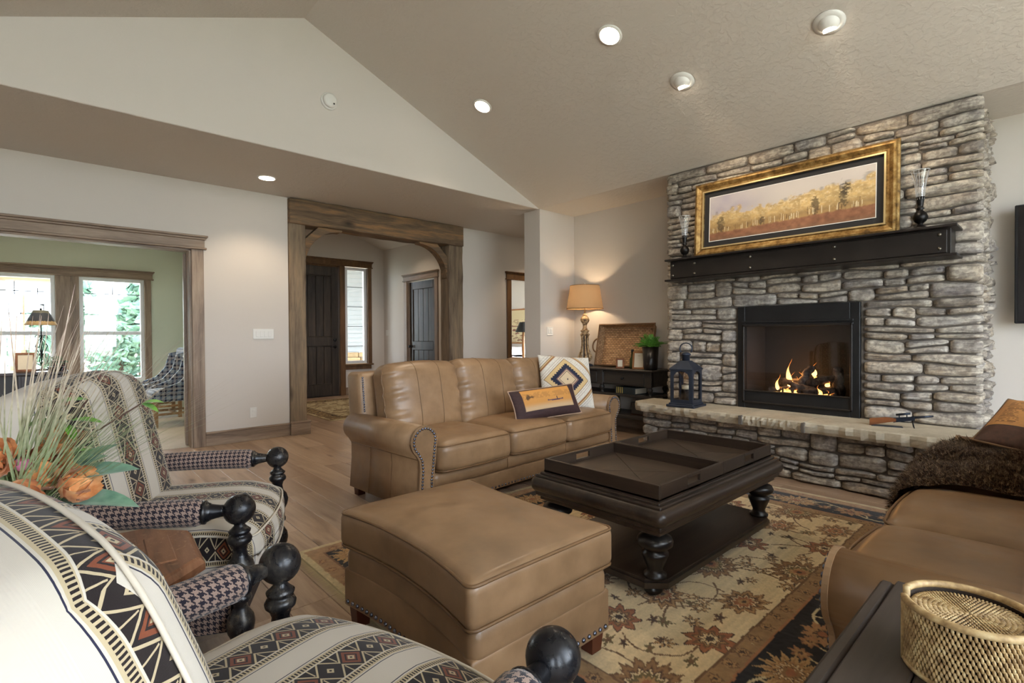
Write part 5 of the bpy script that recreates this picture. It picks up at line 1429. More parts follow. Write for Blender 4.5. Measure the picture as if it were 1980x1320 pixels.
# lamp
t = thing('table_lamp', 'lit table lamp with carved cream baluster and burlap drum shade', 'lamp', (5.335, 4.39, ch)); LP = t
g = G('carved_cream'); v = g.coord('Object'); n = g.noise(v, 30, 4, .6)
g.set(g.ramp(n, [(.35, srgb(96, 70, 46)), (.55, srgb(190, 158, 116)), (.72, srgb(214, 190, 150))]), .6); g.bump(n, .3, .004); M['carved'] = g.m
M['darkbase'] = plain('slate_base', srgb(44, 50, 62), .45)
MB().lathe([(.105, 0), (.108, .012), (.095, .024), (.06, .034), (.045, .046), (.001, .046)], n=26).build('base', M['darkbase'], LP)
MB().lathe([(.030, .044), (.024, .058), (.030, .068), (.001, .068)], n=18).build('foot', M['carved'], LP)
for k in range(8):        # open cage of ribs
    a = 2*PI*k/8; pts = [(r_*math.cos(a), r_*math.sin(a), z) for r_, z in [(.028, .062), (.065, .078), (.082, .105), (.080, .135), (.062, .18), (.046, .24), (.040, .31), (.044, .38), (.050, .42)]]
    MB().tube(pts, [.014, .016, .016, .015, .012, .009, .008, .009, .010], 8).build('rib', M['carved'], LP)
MB().lathe([(.020, .06), (.020, .42)], n=12).build('core_rod', M['darkbase'], LP)
MB().lathe([(.054, .405), (.064, .415), (.064, .428), (.050, .436), (.044, .452), (.058, .462), (.060, .474), (.040, .486), (.028, .51), (.026, .545), (.034, .565), (.045, .575), (.001, .575)], n=24).build('collar', M['carved'], LP)
MB().lathe([(.030, .572), (.048, .588), (.058, .612), (.054, .640), (.036, .660), (.026, .672), (.030, .682), (.018, .70), (.001, .70)], n=24, flute=.07).build('fluted_bulb', M['carved'], LP)
MB().tube([(0, 0, .69), (0, 0, 1.10)], .007, 8).build('stem', M['gold'], LP)
g = G('burlap_shade'); v = g.coord('UV', (1, 1, 1))
tc = g.node('ShaderNodeTexCoord'); w1 = g.node('ShaderNodeTexWave'); w1.bands_direction = 'X'; w1.inputs['Scale'].default_value = 60; w1.inputs['Distortion'].default_value = 1.5; g.lk(tc.outputs['UV'], w1.inputs[0])
w2 = g.node('ShaderNodeTexWave'); w2.bands_direction = 'Y'; w2.inputs['Scale'].default_value = 60; w2.inputs['Distortion'].default_value = 1.5; g.lk(tc.outputs['UV'], w2.inputs[0])
f = g.mul(g.addm(w1.outputs['Fac'], w2.outputs['Fac']), .5)
c = g.ramp(f, [(.2, srgb(128, 100, 72)), (.8, srgb(190, 160, 124))])
df_ = g.node('ShaderNodeBsdfDiffuse'); g.lk(c, df_.inputs[0]); tl = g.node('ShaderNodeBsdfTranslucent'); g.lk(g.mix(.25, c, (.9, .66, .45)), tl.inputs[0]); mx = g.node('ShaderNodeMixShader'); mx.inputs[0].default_value = .16
g.lk(df_.outputs[0], mx.inputs[1]); g.lk(tl.outputs[0], mx.inputs[2]); g.lk(mx.outputs[0], g.out.inputs[0]); M['burlap'] = g.m
z0s, z1s, r0s, r1s = .765, 1.075, .245, .195
m = MB(); m.grid(lambda u, v_: Vector(((r0s+(r1s-r0s)*v_)*math.cos(2*PI*u), (r0s+(r1s-r0s)*v_)*math.sin(2*PI*u), z0s+(z1s-z0s)*v_)), 48, 6, True, lambda u, v_: (u*1.4, v_*.31), closeu=True); m.build('shade', M['burlap'], LP)
for r_, z in ((r0s, z0s), (r1s, z1s)): MB().tube([(r_*math.cos(a), r_*math.sin(a), z) for a in np.linspace(0, 2*PI, 41)[:-1]], .004, 6, closed=True).build('shade_rim', M['burlap'], LP)
m = MB()
for a in (0, 2.1, 4.2): m.tube([(0, 0, z1s-.02), (r1s*math.cos(a), r1s*math.sin(a), z1s-.005)], .003, 5)
m.build('spider', M['gold'], LP)
MB().lathe([(.006, 1.08), (.012, 1.09), (.010, 1.105), (.001, 1.115)], n=12).build('finial', M['plate'], LP)
g = G('bulb'); g.set((1, .9, .8), .4, emit=(1, .78, .5), estr=25); MB().sphere((0, 0, .90), .03, 12, 8, (1, 1, 1.3)).build('bulb', g.m, LP)
l = bpy.data.lights.new('lamp_bulb', 'POINT'); l.energy = 30; l.color = (1, .74, .46); l.shadow_soft_size = .035
o = bpy.data.objects.new('lamp_bulb', l); link(o); o.location = (5.335, 4.39, ch+.905)

# wicker tray leaning on the wall
g = G('woven_wicker'); tc = g.node('ShaderNodeTexCoord')
br = g.node('ShaderNodeTexBrick'); g.lk(tc.outputs['UV'], br.inputs[0]); br.inputs['Scale'].default_value = 1.0; br.inputs['Brick Width'].default_value = .05; br.inputs['Row Height'].default_value = .024; br.inputs['Mortar Size'].default_value = .003; br.inputs['Mortar Smooth'].default_value = .8
br.inputs[1].default_value = (*srgb(168, 128, 90), 1); br.inputs[2].default_value = (*srgb(204, 166, 124), 1); br.inputs[3].default_value = (*srgb(34, 24, 17), 1); br.offset = .5
g.set(br.outputs[0], .6); g.bump(g.math('SUBTRACT', 1.0, br.outputs[1]), .9, .006); M['wicker'] = g.m
t = thing('wicker_tray', 'rectangular woven wicker tray with loop handles leaning on the alcove wall', 'tray', (5.445, 3.835, ch+.006), 0); t.rotation_euler = (0, math.radians(12), 0); WT = t
tw, th_ = .39, .52
m = MB(); m.grid(lambda u, v_: Vector((.02+.012*math.sin(u*90)*math.sin(v_*60)*.2, -tw+2*tw*u, .0+th_*v_)), 30, 20, True, lambda u, v_: (u*.78, v_*.52)); m.build('bottom', M['wicker'], WT)
m = MB()
rim = [(-.075, -tw-.03, 0.0), (-.075, tw+.03, 0.0), (-.075, tw+.03, th_+.02), (-.075, -tw-.03, th_+.02)]; bot = [(.02, -tw, .012), (.02, tw, .012), (.02, tw, th_), (.02, -tw, th_)]
for k in range(4):
    a, b, c_, d_ = Vector(bot[k]), Vector(bot[(k+1) % 4]), Vector(rim[(k+1) % 4]), Vector(rim[k])
    m.grid(lambda u, v_: a.lerp(b, u).lerp(d_.lerp(c_, u), v_), 20, 4, True, lambda u, v_: (u*.7, v_*.1))
m.build('side_wall', M['wicker'], WT)
M['rattan'] = plain('rattan_cane', srgb(120, 88, 58), .5, var=.25, scale=30)
MB().tube([Vector(p) for p in rim], .014, 8, closed=True).build('rim', M['rattan'], WT)
for sg in (-1, 1): MB().tube([(-.07, sg*(tw+.03+.075*math.sin(a)), th_*.5+.09*math.cos(a)) for a in np.linspace(0, PI, 14)], .011, 8).build('loop_handle', M['rattan'], WT)

# small picture frames, bottle, fern on the console
M['oldwood'] = plain('orange_frame_wood', srgb(150, 98, 52), .5, var=.2)
M['paper'] = plain('aged_paper', srgb(214, 204, 184), .8, var=.08)
def easel(name, label, y, x, w, h, mat, rz, tilt=.3):
    t = thing(name, label, 'picture frame', (x, y, ch), rz); Mt = Matrix.Rotation(tilt, 4, 'Y')
    m = MB(); b = .022
    for q in ((-w/2, w/2, 0, b), (-w/2, w/2, h-b, h), (-w/2, -w/2+b, b, h-b), (w/2-b, w/2, b, h-b)): m.bbox(-.008, .008, q[0], q[1], q[2], q[3], .003, Mt)
    m.build('frame', mat, t); MB().box(-.004, .006, -w/2+b, w/2-b, b, h-b, Mt).build('picture', M['paper'], t)
    MB().box(.0, .006, -.015, .015, 0, h*.75, Matrix.Translation((h*.5*tilt*1.5+.035, 0, 0)) @ Matrix.Rotation(-.25, 4, 'Y')).build('strut', mat, t)
easel('picture_frame', 'small orange-wood picture frame on the console beside the fern', 3.49, 5.24, .15, .22, M['oldwood'], math.radians(24))
easel('picture_frame', 'tiny dark picture frame on the console beside the wicker tray', 3.72, 5.19, .10, .13, M['walnut'], math.radians(35))
g = G('green_bottle_glass'); g.set(srgb(80, 92, 48), .1, trans=.4, ior=1.45); M['bottle'] = g.m
t = thing('glass_bottle', 'small olive glass bottle with dark neck behind the picture frames', 'bottle', (5.30, 3.615, ch)); MB().lathe([(.035, 0), (.037, .02), (.036, .11), (.016, .15), (.014, .20), (.018, .205), (.001, .205)], n=16).build('body', M['bottle'], t); MB().lathe([(.017, .2), (.017, .235), (.001, .235)], n=12).build('stopper', M['black'], t)
t = thing('potted_fern', 'green fern in a dark ribbed pot at the end of the console', 'potted plant', (5.235, 3.32, ch)); FN = t
MB().lathe([(.070, 0), (.078, .02), (.092, .27), (.085, .27), (.001, .26)], n=32, flute=.035).build('pot', M['ebony'], FN)
g = G('fern_green'); v = g.coord('Object'); g.set(g.ramp(g.noise(v, 20, 2), [(.3, srgb(48, 110, 34)), (.7, srgb(118, 184, 72))]), .5); M['fern'] = g.m
rr = random.Random(8)
for k in range(52):
    a = rr.random()*6.28; el = rr.uniform(.35, 1.5); L_ = rr.uniform(.12, .22); m = MB(); P0 = Vector((.02*math.cos(a), .02*math.sin(a), .26)); N_ = 9
    d_ = Vector((math.cos(a)*math.cos(el), math.sin(a)*math.cos(el), math.sin(el))); side_ = Vector((-math.sin(a), math.cos(a), 0)); pts = [P0+d_*L_*i/N_+Vector((0, 0, -.05*(i/N_)**2)) for i in range(N_+1)]
    m.tube(pts, .0016, 4)
    for i in range(2, N_+1):
        for s_ in (-1, 1):
            l_ = .045*(1-(i/N_)**2*.6); q = pts[i]; tip = q+side_*s_*l_+d_*l_*.6; mid = q.lerp(tip, .5)+Vector((0, 0, .006)); w_ = d_*.008
            m.add([q, mid-w_, tip, mid+w_], [(0, 1, 2, 3)])
    m.build('frond', M['fern'], FN)
# book and boxes on the shelves
M['bookblue'] = plain('dark_teal_cloth', srgb(30, 44, 50), .5); M['goldleaf'] = plain('gilt_bands', srgb(196, 176, 96), .35, .5)
t = thing('old_book', 'thick teal book with gilt spine bands on the console shelf', 'book', (5.28, 3.62, .488), math.radians(-8))
MB().bbox(-.11, .11, -.16, .16, 0, .008, .002).build('cover', M['bookblue'], t); MB().bbox(-.11, .11, -.16, .16, .072, .080, .002).build('cover', M['bookblue'], t); MB().box(-.105, .105, -.148, .152, .007, .073).build('pages', M['paper'], t); MB().bbox(-.115, -.102, -.16, .16, 0, .08, .003).build('spine', M['bookblue'], t)
for y in (.13, .10, .07, .04): MB().bbox(-.1165, -.112, y-.006, y+.006, .002, .078, .001).build('gilt_band', M['goldleaf'], t)
t = thing('storage_crate', 'brown wooden crate on the low shelf of the console', 'crate', (5.34, 3.475, .236)); m = MB(); MB().bbox(-.10, .10, -.12, .12, 0, .012, .002).build('bottom', M['walnut'], t)
for q in ((-.10, -.088, -.12, .12), (.088, .10, -.12, .12), (-.088, .088, -.12, -.108), (-.088, .088, .108, .12)): MB().bbox(q[0], q[1], q[2], q[3], 0, .15, .003).build('side', M['blackwood'], t)
t = thing('metal_pitcher', 'grey-green metal pitcher on the low shelf of the console', 'pitcher', (5.32, 3.90, .236)); pm = plain('sage_metal', srgb(96, 100, 84), .45, .4); MB().lathe([(.075, 0), (.08, .02), (.072, .14), (.066, .19), (.074, .205), (.06, .205), (.001, .03)], n=22).build('body', pm, t); MB().tube([(-.02, .07+.05*math.sin(a), .11+.07*math.cos(a)) for a in np.linspace(0, PI, 10)], .007, 6).build('handle', M['black'], t)
t = thing('yellow_box', 'small yellow-green box on the low shelf behind the sofa arm', 'box', (5.28, 4.12, .236)); yb_ = plain('chartreuse_card', srgb(150, 150, 56), .6); MB().bbox(-.05, .05, -.05, .05, 0, .11, .003).build('body', yb_, t); MB().bbox(-.053, .053, -.053, .053, .10, .128, .003).build('lid', yb_, t)

# ------------------------------------------------------------------ fabrics
def stripe_fabric(name):
    """cream linen with woven bands of diamonds; UV in metres, bands run along v"""
    g = G(name); tc = g.node('ShaderNodeTexCoord'); sp = g.node('ShaderNodeSeparateXYZ'); g.lk(tc.outputs['UV'], sp.inputs[0])
    u, v = sp.outputs[0], sp.outputs[1]; P = .190; p = .052
    uu = g.math('ABSOLUTE', g.sub(g.math('FLOORED_MODULO', g.addm(u, 10*P+P/2), P), P/2))
    vm = g.math('FLOORED_MODULO', g.addm(v, 20.0), p); vv = g.math('ABSOLUTE', g.sub(vm, p/2))
    cell = g.math('FLOORED_MODULO', g.math('FLOOR', g.math('DIVIDE', g.addm(v, 20.0), p)), 2.0)
    cream, lin, navy, blk, rust = srgb(192, 184, 172), srgb(176, 160, 130), srgb(40, 40, 60), srgb(34, 27, 27), srgb(116, 62, 40)
    n = g.noise(g.coord('UV'), 420, 2); n2 = g.noise(g.coord('UV'), 9, 3)
    c = g.mix(g.mul(n, .35), cream, g.mix(n2, srgb(178, 171, 161), srgb(200, 192, 181)))
    between = lambda a, lo, hi: g.mul(g.gt(a, lo), g.lt(a, hi))
    c = g.mix(g.lt(uu, .058), c, lin)
    c = g.mix(between(uu, .0615, .0638), c, navy)
    tick = g.lt(g.math('FLOORED_MODULO', g.addm(v, 20.0), .0068), .0036)
    c = g.mix(g.mul(between(uu, .0435, .0535), tick), c, blk)
    band = g.lt(uu, .0385); c = g.mix(between(uu, .0385, .0415), c, cream)
    c = g.mix(band, c, blk)
    dm = g.addm(g.mul(uu, 1/.0335), g.mul(vv, 1/.0245))
    xl = g.math('ABSOLUTE', g.sub(g.addm(g.mul(uu, 1/.0385), g.mul(vv, 1/.026)), 1.12))
    c = g.mix(g.mul(band, g.lt(xl, .085)), c, lin)
    hl = g.lt(g.math('ABSOLUTE', g.sub(vv, .0258)), .0011); c = g.mix(g.mul(band, g.mul(hl, g.gt(uu, .012))), c, lin)
    dcol = g.mix(cell, rust, blk)
    c = g.mix(g.lt(dm, .90), c, dcol)
    c = g.mix(g.mul(cell, 0.0), c, c)
    ring = between(dm, .44, .60); c = g.mix(g.mul(ring, g.sub(1.0, cell)), c, blk)
    c = g.mix(g.lt(dm, .32), c, lin); c = g.mix(g.lt(dm, .12), c, blk)
    g.set(c, .9, sheen=.15, spec=.2)
    w = g.node('ShaderNodeTexWave'); w.bands_direction = 'X'; w.inputs['Scale'].default_value = 260; g.lk(tc.outputs['UV'], w.inputs[0])
    g.bump(g.addm(g.mul(w.outputs['Fac'], .5), n), .18, .002)
    return g.m
def hound_fabric(name, s=.0024):
    g = G(name); tc = g.node('ShaderNodeTexCoord'); sp = g.node('ShaderNodeSeparateXYZ'); g.lk(tc.outputs['UV'], sp.inputs[0])
    fx = g.math('FLOOR', g.mul(sp.outputs[0], 1/s)); fy = g.math('FLOOR', g.mul(sp.outputs[1], 1/s))
    wx = g.lt(g.math('FLOORED_MODULO', fx, 8.0), 4.0); wy = g.lt(g.math('FLOORED_MODULO', fy, 8.0), 4.0); tw = g.lt(g.math('FLOORED_MODULO', g.addm(fx, fy), 4.0), 2.0)
    pat = g.addm(g.mul(tw, wx), g.mul(g.sub(1.0, tw), wy))
    c = g.mix(pat, srgb(148, 126, 114), srgb(34, 30, 40))
    g.set(c, .9, sheen=.2, spec=.2); g.bump(g.noise(g.coord('UV'), 300, 2), .2, .002); return g.m
def rib_fabric(name):
    g = G(name); v = g.coord('Object'); w = g.node('ShaderNodeTexWave'); w.bands_direction = 'Y'; w.inputs['Scale'].default_value = 60; g.lk(v, w.inputs[0])
    g.set(g.ramp(w.outputs['Fac'], [(.3, srgb(32, 25, 24)), (.7, srgb(70, 56, 50))]), .9); return g.m
M['stripe'] = stripe_fabric('diamond_band_fabric'); M['hound'] = hound_fabric('houndstooth_fabric'); M['rib'] = rib_fabric('ribbed_brown_fabric')
g = G('rubbed_black_paint'); v = g.coord('Object'); n = g.noise(v, 9, 5, .7, 1.2); n2 = g.noise(v, 40, 3)
g.set(g.ramp(n, [(.46, srgb(26, 26, 30)), (.60, srgb(66, 62, 58)), (.74, srgb(140, 126, 102))]), g.ramp(n2, [(.3, .22), (.7, .38)]), .35); g.bump(n2, .05, .003); M['spool'] = g.m

# ------------------------------------------------------------------ spool armchairs
def spool_chair(label, loc, rz, seed, bh=.66, bcz=.735, btilt=-13, bcx=-.245, bw_=.68, K_=.74):
    t = thing('spool_armchair', label, 'armchair', loc, rz); R = random.Random(seed)
    bx, by, bz = .38, .40, .60
    prof = [(.020, 0), (.030, .012), (.034, .04), (.022, .06), (.020, .075), (.034, .09), (.034, .105), (.021, .12), (.026, .14), (.042, .175), (.046, .20), (.042, .225), (.024, .255), (.021, .27), (.036, .285), (.036, .297), (.022, .31), (.028, .33), (.044, .365), (.048, .39), (.042, .415), (.026, .435), (.022, .46), (.028, .478), (.038, .488), (.040, .498), (.034, .510), (.026, .514), (.034, .520), (.036, .527), (.026, .536), (.018, .545), (.017, .56)]
    for s in (-1, 1):
        MB().lathe(prof, (bx, s*by, 0), 24).build('front_post', M['spool'], t)
        MB().sphere((bx, s*by, bz), .052, 28, 16).build('ball_finial', M['spool'], t)
        MB().tube([(bx-.045, s*by, bz), (bx-.055, s*by, bz), (bx-.085, s*by, bz), (bx-.100, s*by, bz), (bx-.104, s*by, bz), (bx-.112, s*by, bz)], [.019, .020, .026, .034, .040, .040], 22).build('arm_collar', M['spool'], t)
        pts = []; rr = []
        for i in range(25):
            q = i/24; pts.append((bx-.106-q*.62, s*(by-.02*q*q), bz+.012*math.sin(q*2.6))); rr.append(.046*(min(1, .80+q*6))*(1-.12*q))
        MB().tube(pts, rr, 20, uv=True).build('padded_arm', M['hound'], t)
        m = MB(); m.lathe([(.022, 0), (.032, .02), (.03, .08), (.02, .11), (.03, .14), (.026, .3), (.024, .60)], (-.36, s*.375, 0), 16); m.build('rear_post', M['spool'], t)
        m = MB(); m.rbox((0.0, s*.365, .235), (.68, .03, .15), .01, 2, (8, 1, 2), None, lambda x, y, z, ax: (x, z)); m.build('side_rail', M['hound'], t)
    m = MB(); m.rbox((.345, 0, .245), (.05, .70, .19), .015, 2, (1, 8, 2)); m.build('front_rail', M['rib'], t)
    m = MB(); m.rbox((.0, 0, .28), (.66, .70, .09), .01, 2, (4, 4, 1)); m.build('seat_deck', M['rib'], t)
    # seat cushion
    S = (.80, .70, .185)
    def ds(x, y, z):
        k = max(0, 1-(x/.42)**4)*max(0, 1-(y/.36)**4)
        nx = x-.045*(y/.35)**2*(1 if x > 0 else 0)
        return (nx, y, z+(.040*k if z > 0 else 0)-(.03*max(0, x-.25)/.15 if z > 0 else 0))
    def us(x, y, z, ax):
        E_ = S[2]/2-.062+.062*PI/4
        if ax == 2: return (y, x if z > 0 else -x)
        if ax == 0: return (y, x+(E_-z))
        return (y+math.copysign(E_-z, y), x)
    m = MB(); m.rbox((0, 0, 0), S, .062, 4, (18, 16, 3), ds, us); o = m.build('seat_cushion', M['stripe'], t, (.055, 0, .412))
    for sg in (1, -1):
        MB().tube([Vector(ds(x, y, sg*(S[2]/2-.014))) for x, y in rrect(S[0]/2-.010, S[1]/2-.010, .06)], .0045, 6, closed=True).build('piping', M['linen'], o)
    # loose back cushion
    S2 = (.27, bw_, bh)
    def db(x, y, z):
        ky = max(0, 1-(y/.36)**4); kz = max(0, 1-(z/.36)**4)
        xx = x*(1+.30*ky*kz)
        yy = y*(1-.10*max(0, z-.1)/.23) ; zz = z+.030*max(0, 1-(y/.34)**2)*(1 if z > 0 else 0)+.010*math.sin(y*9+seed)
        return (xx+.06*max(0, z)**1.5, yy, zz)
    def ub(x, y, z, ax):
        E_ = S2[0]/2-.075+.075*PI/4
        if ax == 0: return ((y+.06)*K_, (z if x > 0 else -z)*K_)
        Ey, Ez = S2[1]/2-.075+.075*PI/4, bh/2-.075+.075*PI/4
        if ax == 2: return (max((x-.120)*K_*1.15, -.092), y*K_)
        return (max((x-.120)*K_*1.15, -.092), (math.copysign(Ey+Ez-z, y))*K_)
    m = MB(); m.rbox((0, 0, 0), S2, .075, 5, (6, 20, 20), db, ub); o = m.build('back_cushion', M['stripe'], t, (bcx, 0, bcz), (0, math.radians(btilt), 0))
    for xs in (S2[0]/2-.022, -S2[0]/2+.022): MB().tube([Vector(db(xs, y, z)) for y, z in rrect(S2[1]/2-.016, S2[2]/2-.016, .062)], .003, 6, closed=True).build('piping', M['linen'], o)
    m = MB(); m.rbox((-.395, 0, .60), (.06, .74, .62), .025, 2, (1, 6, 6), lambda x, y, z: (x-.12*max(0, z), y, z), lambda x, y, z, ax: (y, z)); m.build('back_panel', M['hound'], t)
    return t
M['linen'] = plain('linen_piping', srgb(196, 186, 170), .9)
spool_chair('spool-turned armchair with diamond-striped cushions between office opening and side table', (.325, 2.48, 0), math.radians(-26.3), 1, .62, .712)
spool_chair('spool-turned armchair with diamond-striped cushions between side table and leather ottoman', (.208, .915, 0), math.radians(17.6), 2, .565, .692, -19, -.29, .62, 1.2)

# ------------------------------------------------------------------ octagonal side table with flowers
M['redwood'] = None
g = G('worn_red_brown_wood'); v = g.coord('Object', rnd=2); n = g.noise(g.coord('Object', (22, 3, 10), rnd=3), 1, 5, .6, .5); n2 = g.noise(v, 26, 4, .7, 2.0)
c = g.ramp(n, [(.3, srgb(84, 52, 34)), (.52, srgb(126, 84, 58)), (.74, srgb(150, 106, 78))]); c = g.mix(g.mul(g.ramp(n2, [(.58, 0), (.68, 1)]), .55), c, srgb(186, 150, 120))
g.set(c, .4, spec=.5); g.bump(n, .1, .003); M['redwood'] = g.m
t = thing('side_table', 'octagonal red-brown wooden side table between the two spool armchairs', 'side table', (.025, 1.69, 0), math.radians(-3)); ST = t
def octa(a, b, c_): return [(-a+c_, -b), (a-c_, -b), (a, -b+c_), (a, b-c_), (a-c_, b), (-a+c_, b), (-a, b-c_), (-a, -b+c_)]
m = MB(); P0, P1, P2 = octa(.275, .225, .10), octa(.285, .235, .104), octa(.268, .218, .098)
vs = [Vector((*p, z)) for z, P in ((.578, P0), (.586, P1), (.604, P1), (.616, P0), (.620, P2)) for p in P]
m.add(vs, [tuple(range(8))[::-1]] + [(k*8+i, k*8+(i+1) % 8, (k+1)*8+(i+1) % 8, (k+1)*8+i) for k in range(4) for i in range(8)] + [tuple(32+i for i in range(8))]); m.build('top', M['redwood'], ST)
for (x0, x1, y0, y1) in ((-.15, .15, -.12, .12), (.165, .225, -.11, .11), (-.225, -.165, -.11, .11)): MB().bbox(x0, x1, y0, y1, .616, .6235, .003).build('inlay_panel', M['redwood'], ST)
m = MB(); m.prism(octa(.23, .18, .08), .16, .578, 'z'); m.build('cabinet', M['redwood'], ST)
for i in range(8):
    P = octa(.232, .182, .08); a, b = P[i], P[(i+1) % 8]; mx_, my_ = (a[0]+b[0])/2, (a[1]+b[1])/2; L_ = math.hypot(b[0]-a[0], b[1]-a[1]); an = math.atan2(b[1]-a[1], b[0]-a[0])
    MB().bbox(-L_*.38, L_*.38, -.006, .006, .22, .52, .004, Matrix.Translation((mx_, my_, 0)) @ Matrix.Rotation(an, 4, 'Z')).build('side_panel', M['redwood'], ST)
m = MB(); m.prism(octa(.25, .20, .09), .03, .16, 'z'); m.build('plinth', M['redwood'], ST)
for x in (-.18, .18):
    for y in (-.13, .13): MB().lathe([(.02, 0), (.028, .01), (.026, .032)], (x, y, 0), 12).build('foot', M['redwood'], ST)

t = thing('flower_arrangement', 'arrangement of grasses, orange blooms and green leaves on the side table', 'flower arrangement', (-.06, 1.74, .6235)); FA = t
M['pot'] = plain('brown_glazed_pot', srgb(92, 70, 52), .35)
MB().lathe([(.06, 0), (.075, .01), (.092, .06), (.088, .10), (.072, .125), (.08, .135), (.066, .135), (.001, .11)], n=24).build('vase', M['pot'], FA)
g = G('grass_blade'); v = g.coord('Generated'); sp = g.node('ShaderNodeSeparateXYZ'); g.lk(v, sp.inputs[0]); r_ = g.noise(g.coord('Object'), 60, 1)
g.set(g.mix(g.ramp(sp.outputs[2], [(0, 0), (.3, .15), (.55, .75), (1, 1)]), g.mix(r_, srgb(110, 160, 84), srgb(196, 204, 166)), g.mix(r_, srgb(160, 112, 112), srgb(218, 204, 184))), .55); M['blade'] = g.m
R = random.Random(6); m = MB()
def blade(m, p0, d_, L_, w_, bend, n=7):
    side_ = d_.cross(Vector((0, 0, 1))).normalized() if abs(d_.z) < .98 else Vector((1, 0, 0)); vs = []
    for i in range(n+1):
        q = i/n; p = p0+d_*L_*q+bend*(q*q); w2 = w_*(1-q)**.7+.0002; up_ = Vector((0, 0, w2*.25))
        vs += [p-side_*w2, p+up_*1.0, p+side_*w2]
    m.add(vs, [f_ for i in range(n) for f_ in ((i*3, i*3+1, i*3+4, i*3+3), (i*3+1, i*3+2, i*3+5, i*3+4))], True)
for i in range(250):
    # grasses fan out sideways along the local left-right of the room
    a = R.gauss(-.6, .6); el = R.uniform(.60, 1.40); d_ = Vector((math.cos(a)*math.cos(el), math.sin(a)*math.cos(el), math.sin(el)))
    p0 = Vector((R.uniform(-.05, .03), R.uniform(-.02, .06), .12)); blade(m, p0, d_, R.uniform(.34, .62), R.uniform(.0016, .0034), Vector((d_.x, d_.y, -.35))*R.uniform(.02, .12))
m.build('grass', M['blade'], FA)['kind'] = 'stuff'
def petal_mat(name, c0, c1, c2):
    g = G(name); v = g.coord('Object', rnd=2); g.set(g.ramp(g.noise(v, 22, 3), [(.3, c0), (.5, c1), (.72, c2)]), .6, sheen=.2); return g.m
M['petal'] = petal_mat('orange_petals', srgb(176, 96, 42), srgb(220, 150, 90), srgb(236, 186, 132))
M['leaf_dull'] = petal_mat('eucalyptus_leaf', srgb(84, 128, 104), srgb(112, 152, 124), srgb(146, 168, 150)); M['leaf_bright'] = petal_mat('bright_leaf', srgb(60, 116, 24), srgb(96, 152, 34), srgb(128, 178, 60)); M['twig'] = plain('brown_twig', srgb(74, 50, 38), .7)
def petal(m, base, out, up_, L_, w_, curl):
    side_ = out.cross(up_).normalized(); N_, K = 6, 4; vs = []
    for i in range(N_+1):
        q = i/N_; ww = w_*math.sin(PI*min(1, q*.86+.10))**.8
        for k in range(K+1):
            s_ = 2*k/K-1; vs.append(base+out*L_*q*math.cos(curl*q)+up_*(L_*math.sin(curl*q)*q+.25*ww*s_*s_+.004*math.sin(9*q+s_*4))+side_*ww*s_)
    m.add(vs, [(i*(K+1)+k, i*(K+1)+k+1, (i+1)*(K+1)+k+1, (i+1)*(K+1)+k) for i in range(N_) for k in range(K)], True)
def bloom(c, size, axis, seed):
    R = random.Random(seed); ax = Vector(axis).normalized(); u_ = ax.orthogonal().normalized(); w_ = ax.cross(u_)
    fl = bpy.data.objects.new('bloom', None); 
    m = MB(); c = Vector(c)
    for ring, (n_, L_, curl, tilt) in enumerate(((9, 1.0, .7, .25), (8, .85, 1.0, .6), (7, .65, 1.2, .95), (5, .42, 1.3, 1.3))):
        for i in range(n_):
            a = 2*PI*i/n_+ring*.4+R.uniform(-.15, .15); o_ = (u_*math.cos(a)+w_*math.sin(a)); out = (o_*math.cos(tilt)+ax*math.sin(tilt)).normalized(); up_ = (ax*math.cos(tilt)-o_*math.sin(tilt)).normalized()
            petal(m, c+o_*size*.08, out, up_, size*L_*R.uniform(.85, 1.1), size*.40*R.uniform(.8, 1.1), curl*R.uniform(.7, 1.2))
    return m.build('bloom', M['petal'], FA, (0, -.015, .055))
for i, (c, s, ax) in enumerate([((.03, -.02, .185), .085, (.45, -.7, .55)), ((.05, .03, .245), .065, (.7, -.4, .6)), ((-.04, -.06, .235), .075, (-.1, -.9, .5)), ((.085, -.055, .155), .07, (.7, -.6, .2)), ((-.09, -.02, .19), .07, (-.6, -.6, .5)), ((.0, -.10, .15), .075, (.2, -1, .1))]): bloom(c, s, ax, i)
MB().sphere((.012, -.09, .283), .018, 10, 6, (1, .8, .9)).build('pink_bud', plain('pink_petal', srgb(206, 130, 160), .6), FA)
def leaf(base, tip, w_, mat, name='leaf', fold=.25):
    base, tip = Vector(base), Vector(tip); d_ = tip-base; L_ = d_.length; d_.normalize(); s_ = d_.cross(Vector((.2, -.3, 1))).normalized(); nrm = s_.cross(d_); m = MB(); N_ = 8; vs = []
    for i in range(N_+1):
        q = i/N_; ww = w_*math.sin(PI*q**.8)**.8+.0004; p = base+d_*L_*q+nrm*(-.10*L_*q*q+.03*L_*math.sin(q*3))
        vs += [p-s_*ww+nrm*ww*fold, p, p+s_*ww+nrm*ww*fold]
    m.add(vs, [f_ for i in range(N_) for f_ in ((i*3, i*3+1, i*3+4, i*3+3), (i*3+1, i*3+2, i*3+5, i*3+4))], True); return m.build(name, mat, FA)
for b_, t_, w_ in [((.05, .0, .20), (.23, -.09, .25), .052), ((.06, .02, .21), (.19, .0, .30), .032), ((.06, -.03, .17), (.23, -.13, .16), .044), ((.05, .0, .22), (.17, -.02, .275), .036), ((-.03, -.05, .2), (-.12, -.16, .26), .035)]: leaf(b_, t_, w_, M['leaf_dull'])
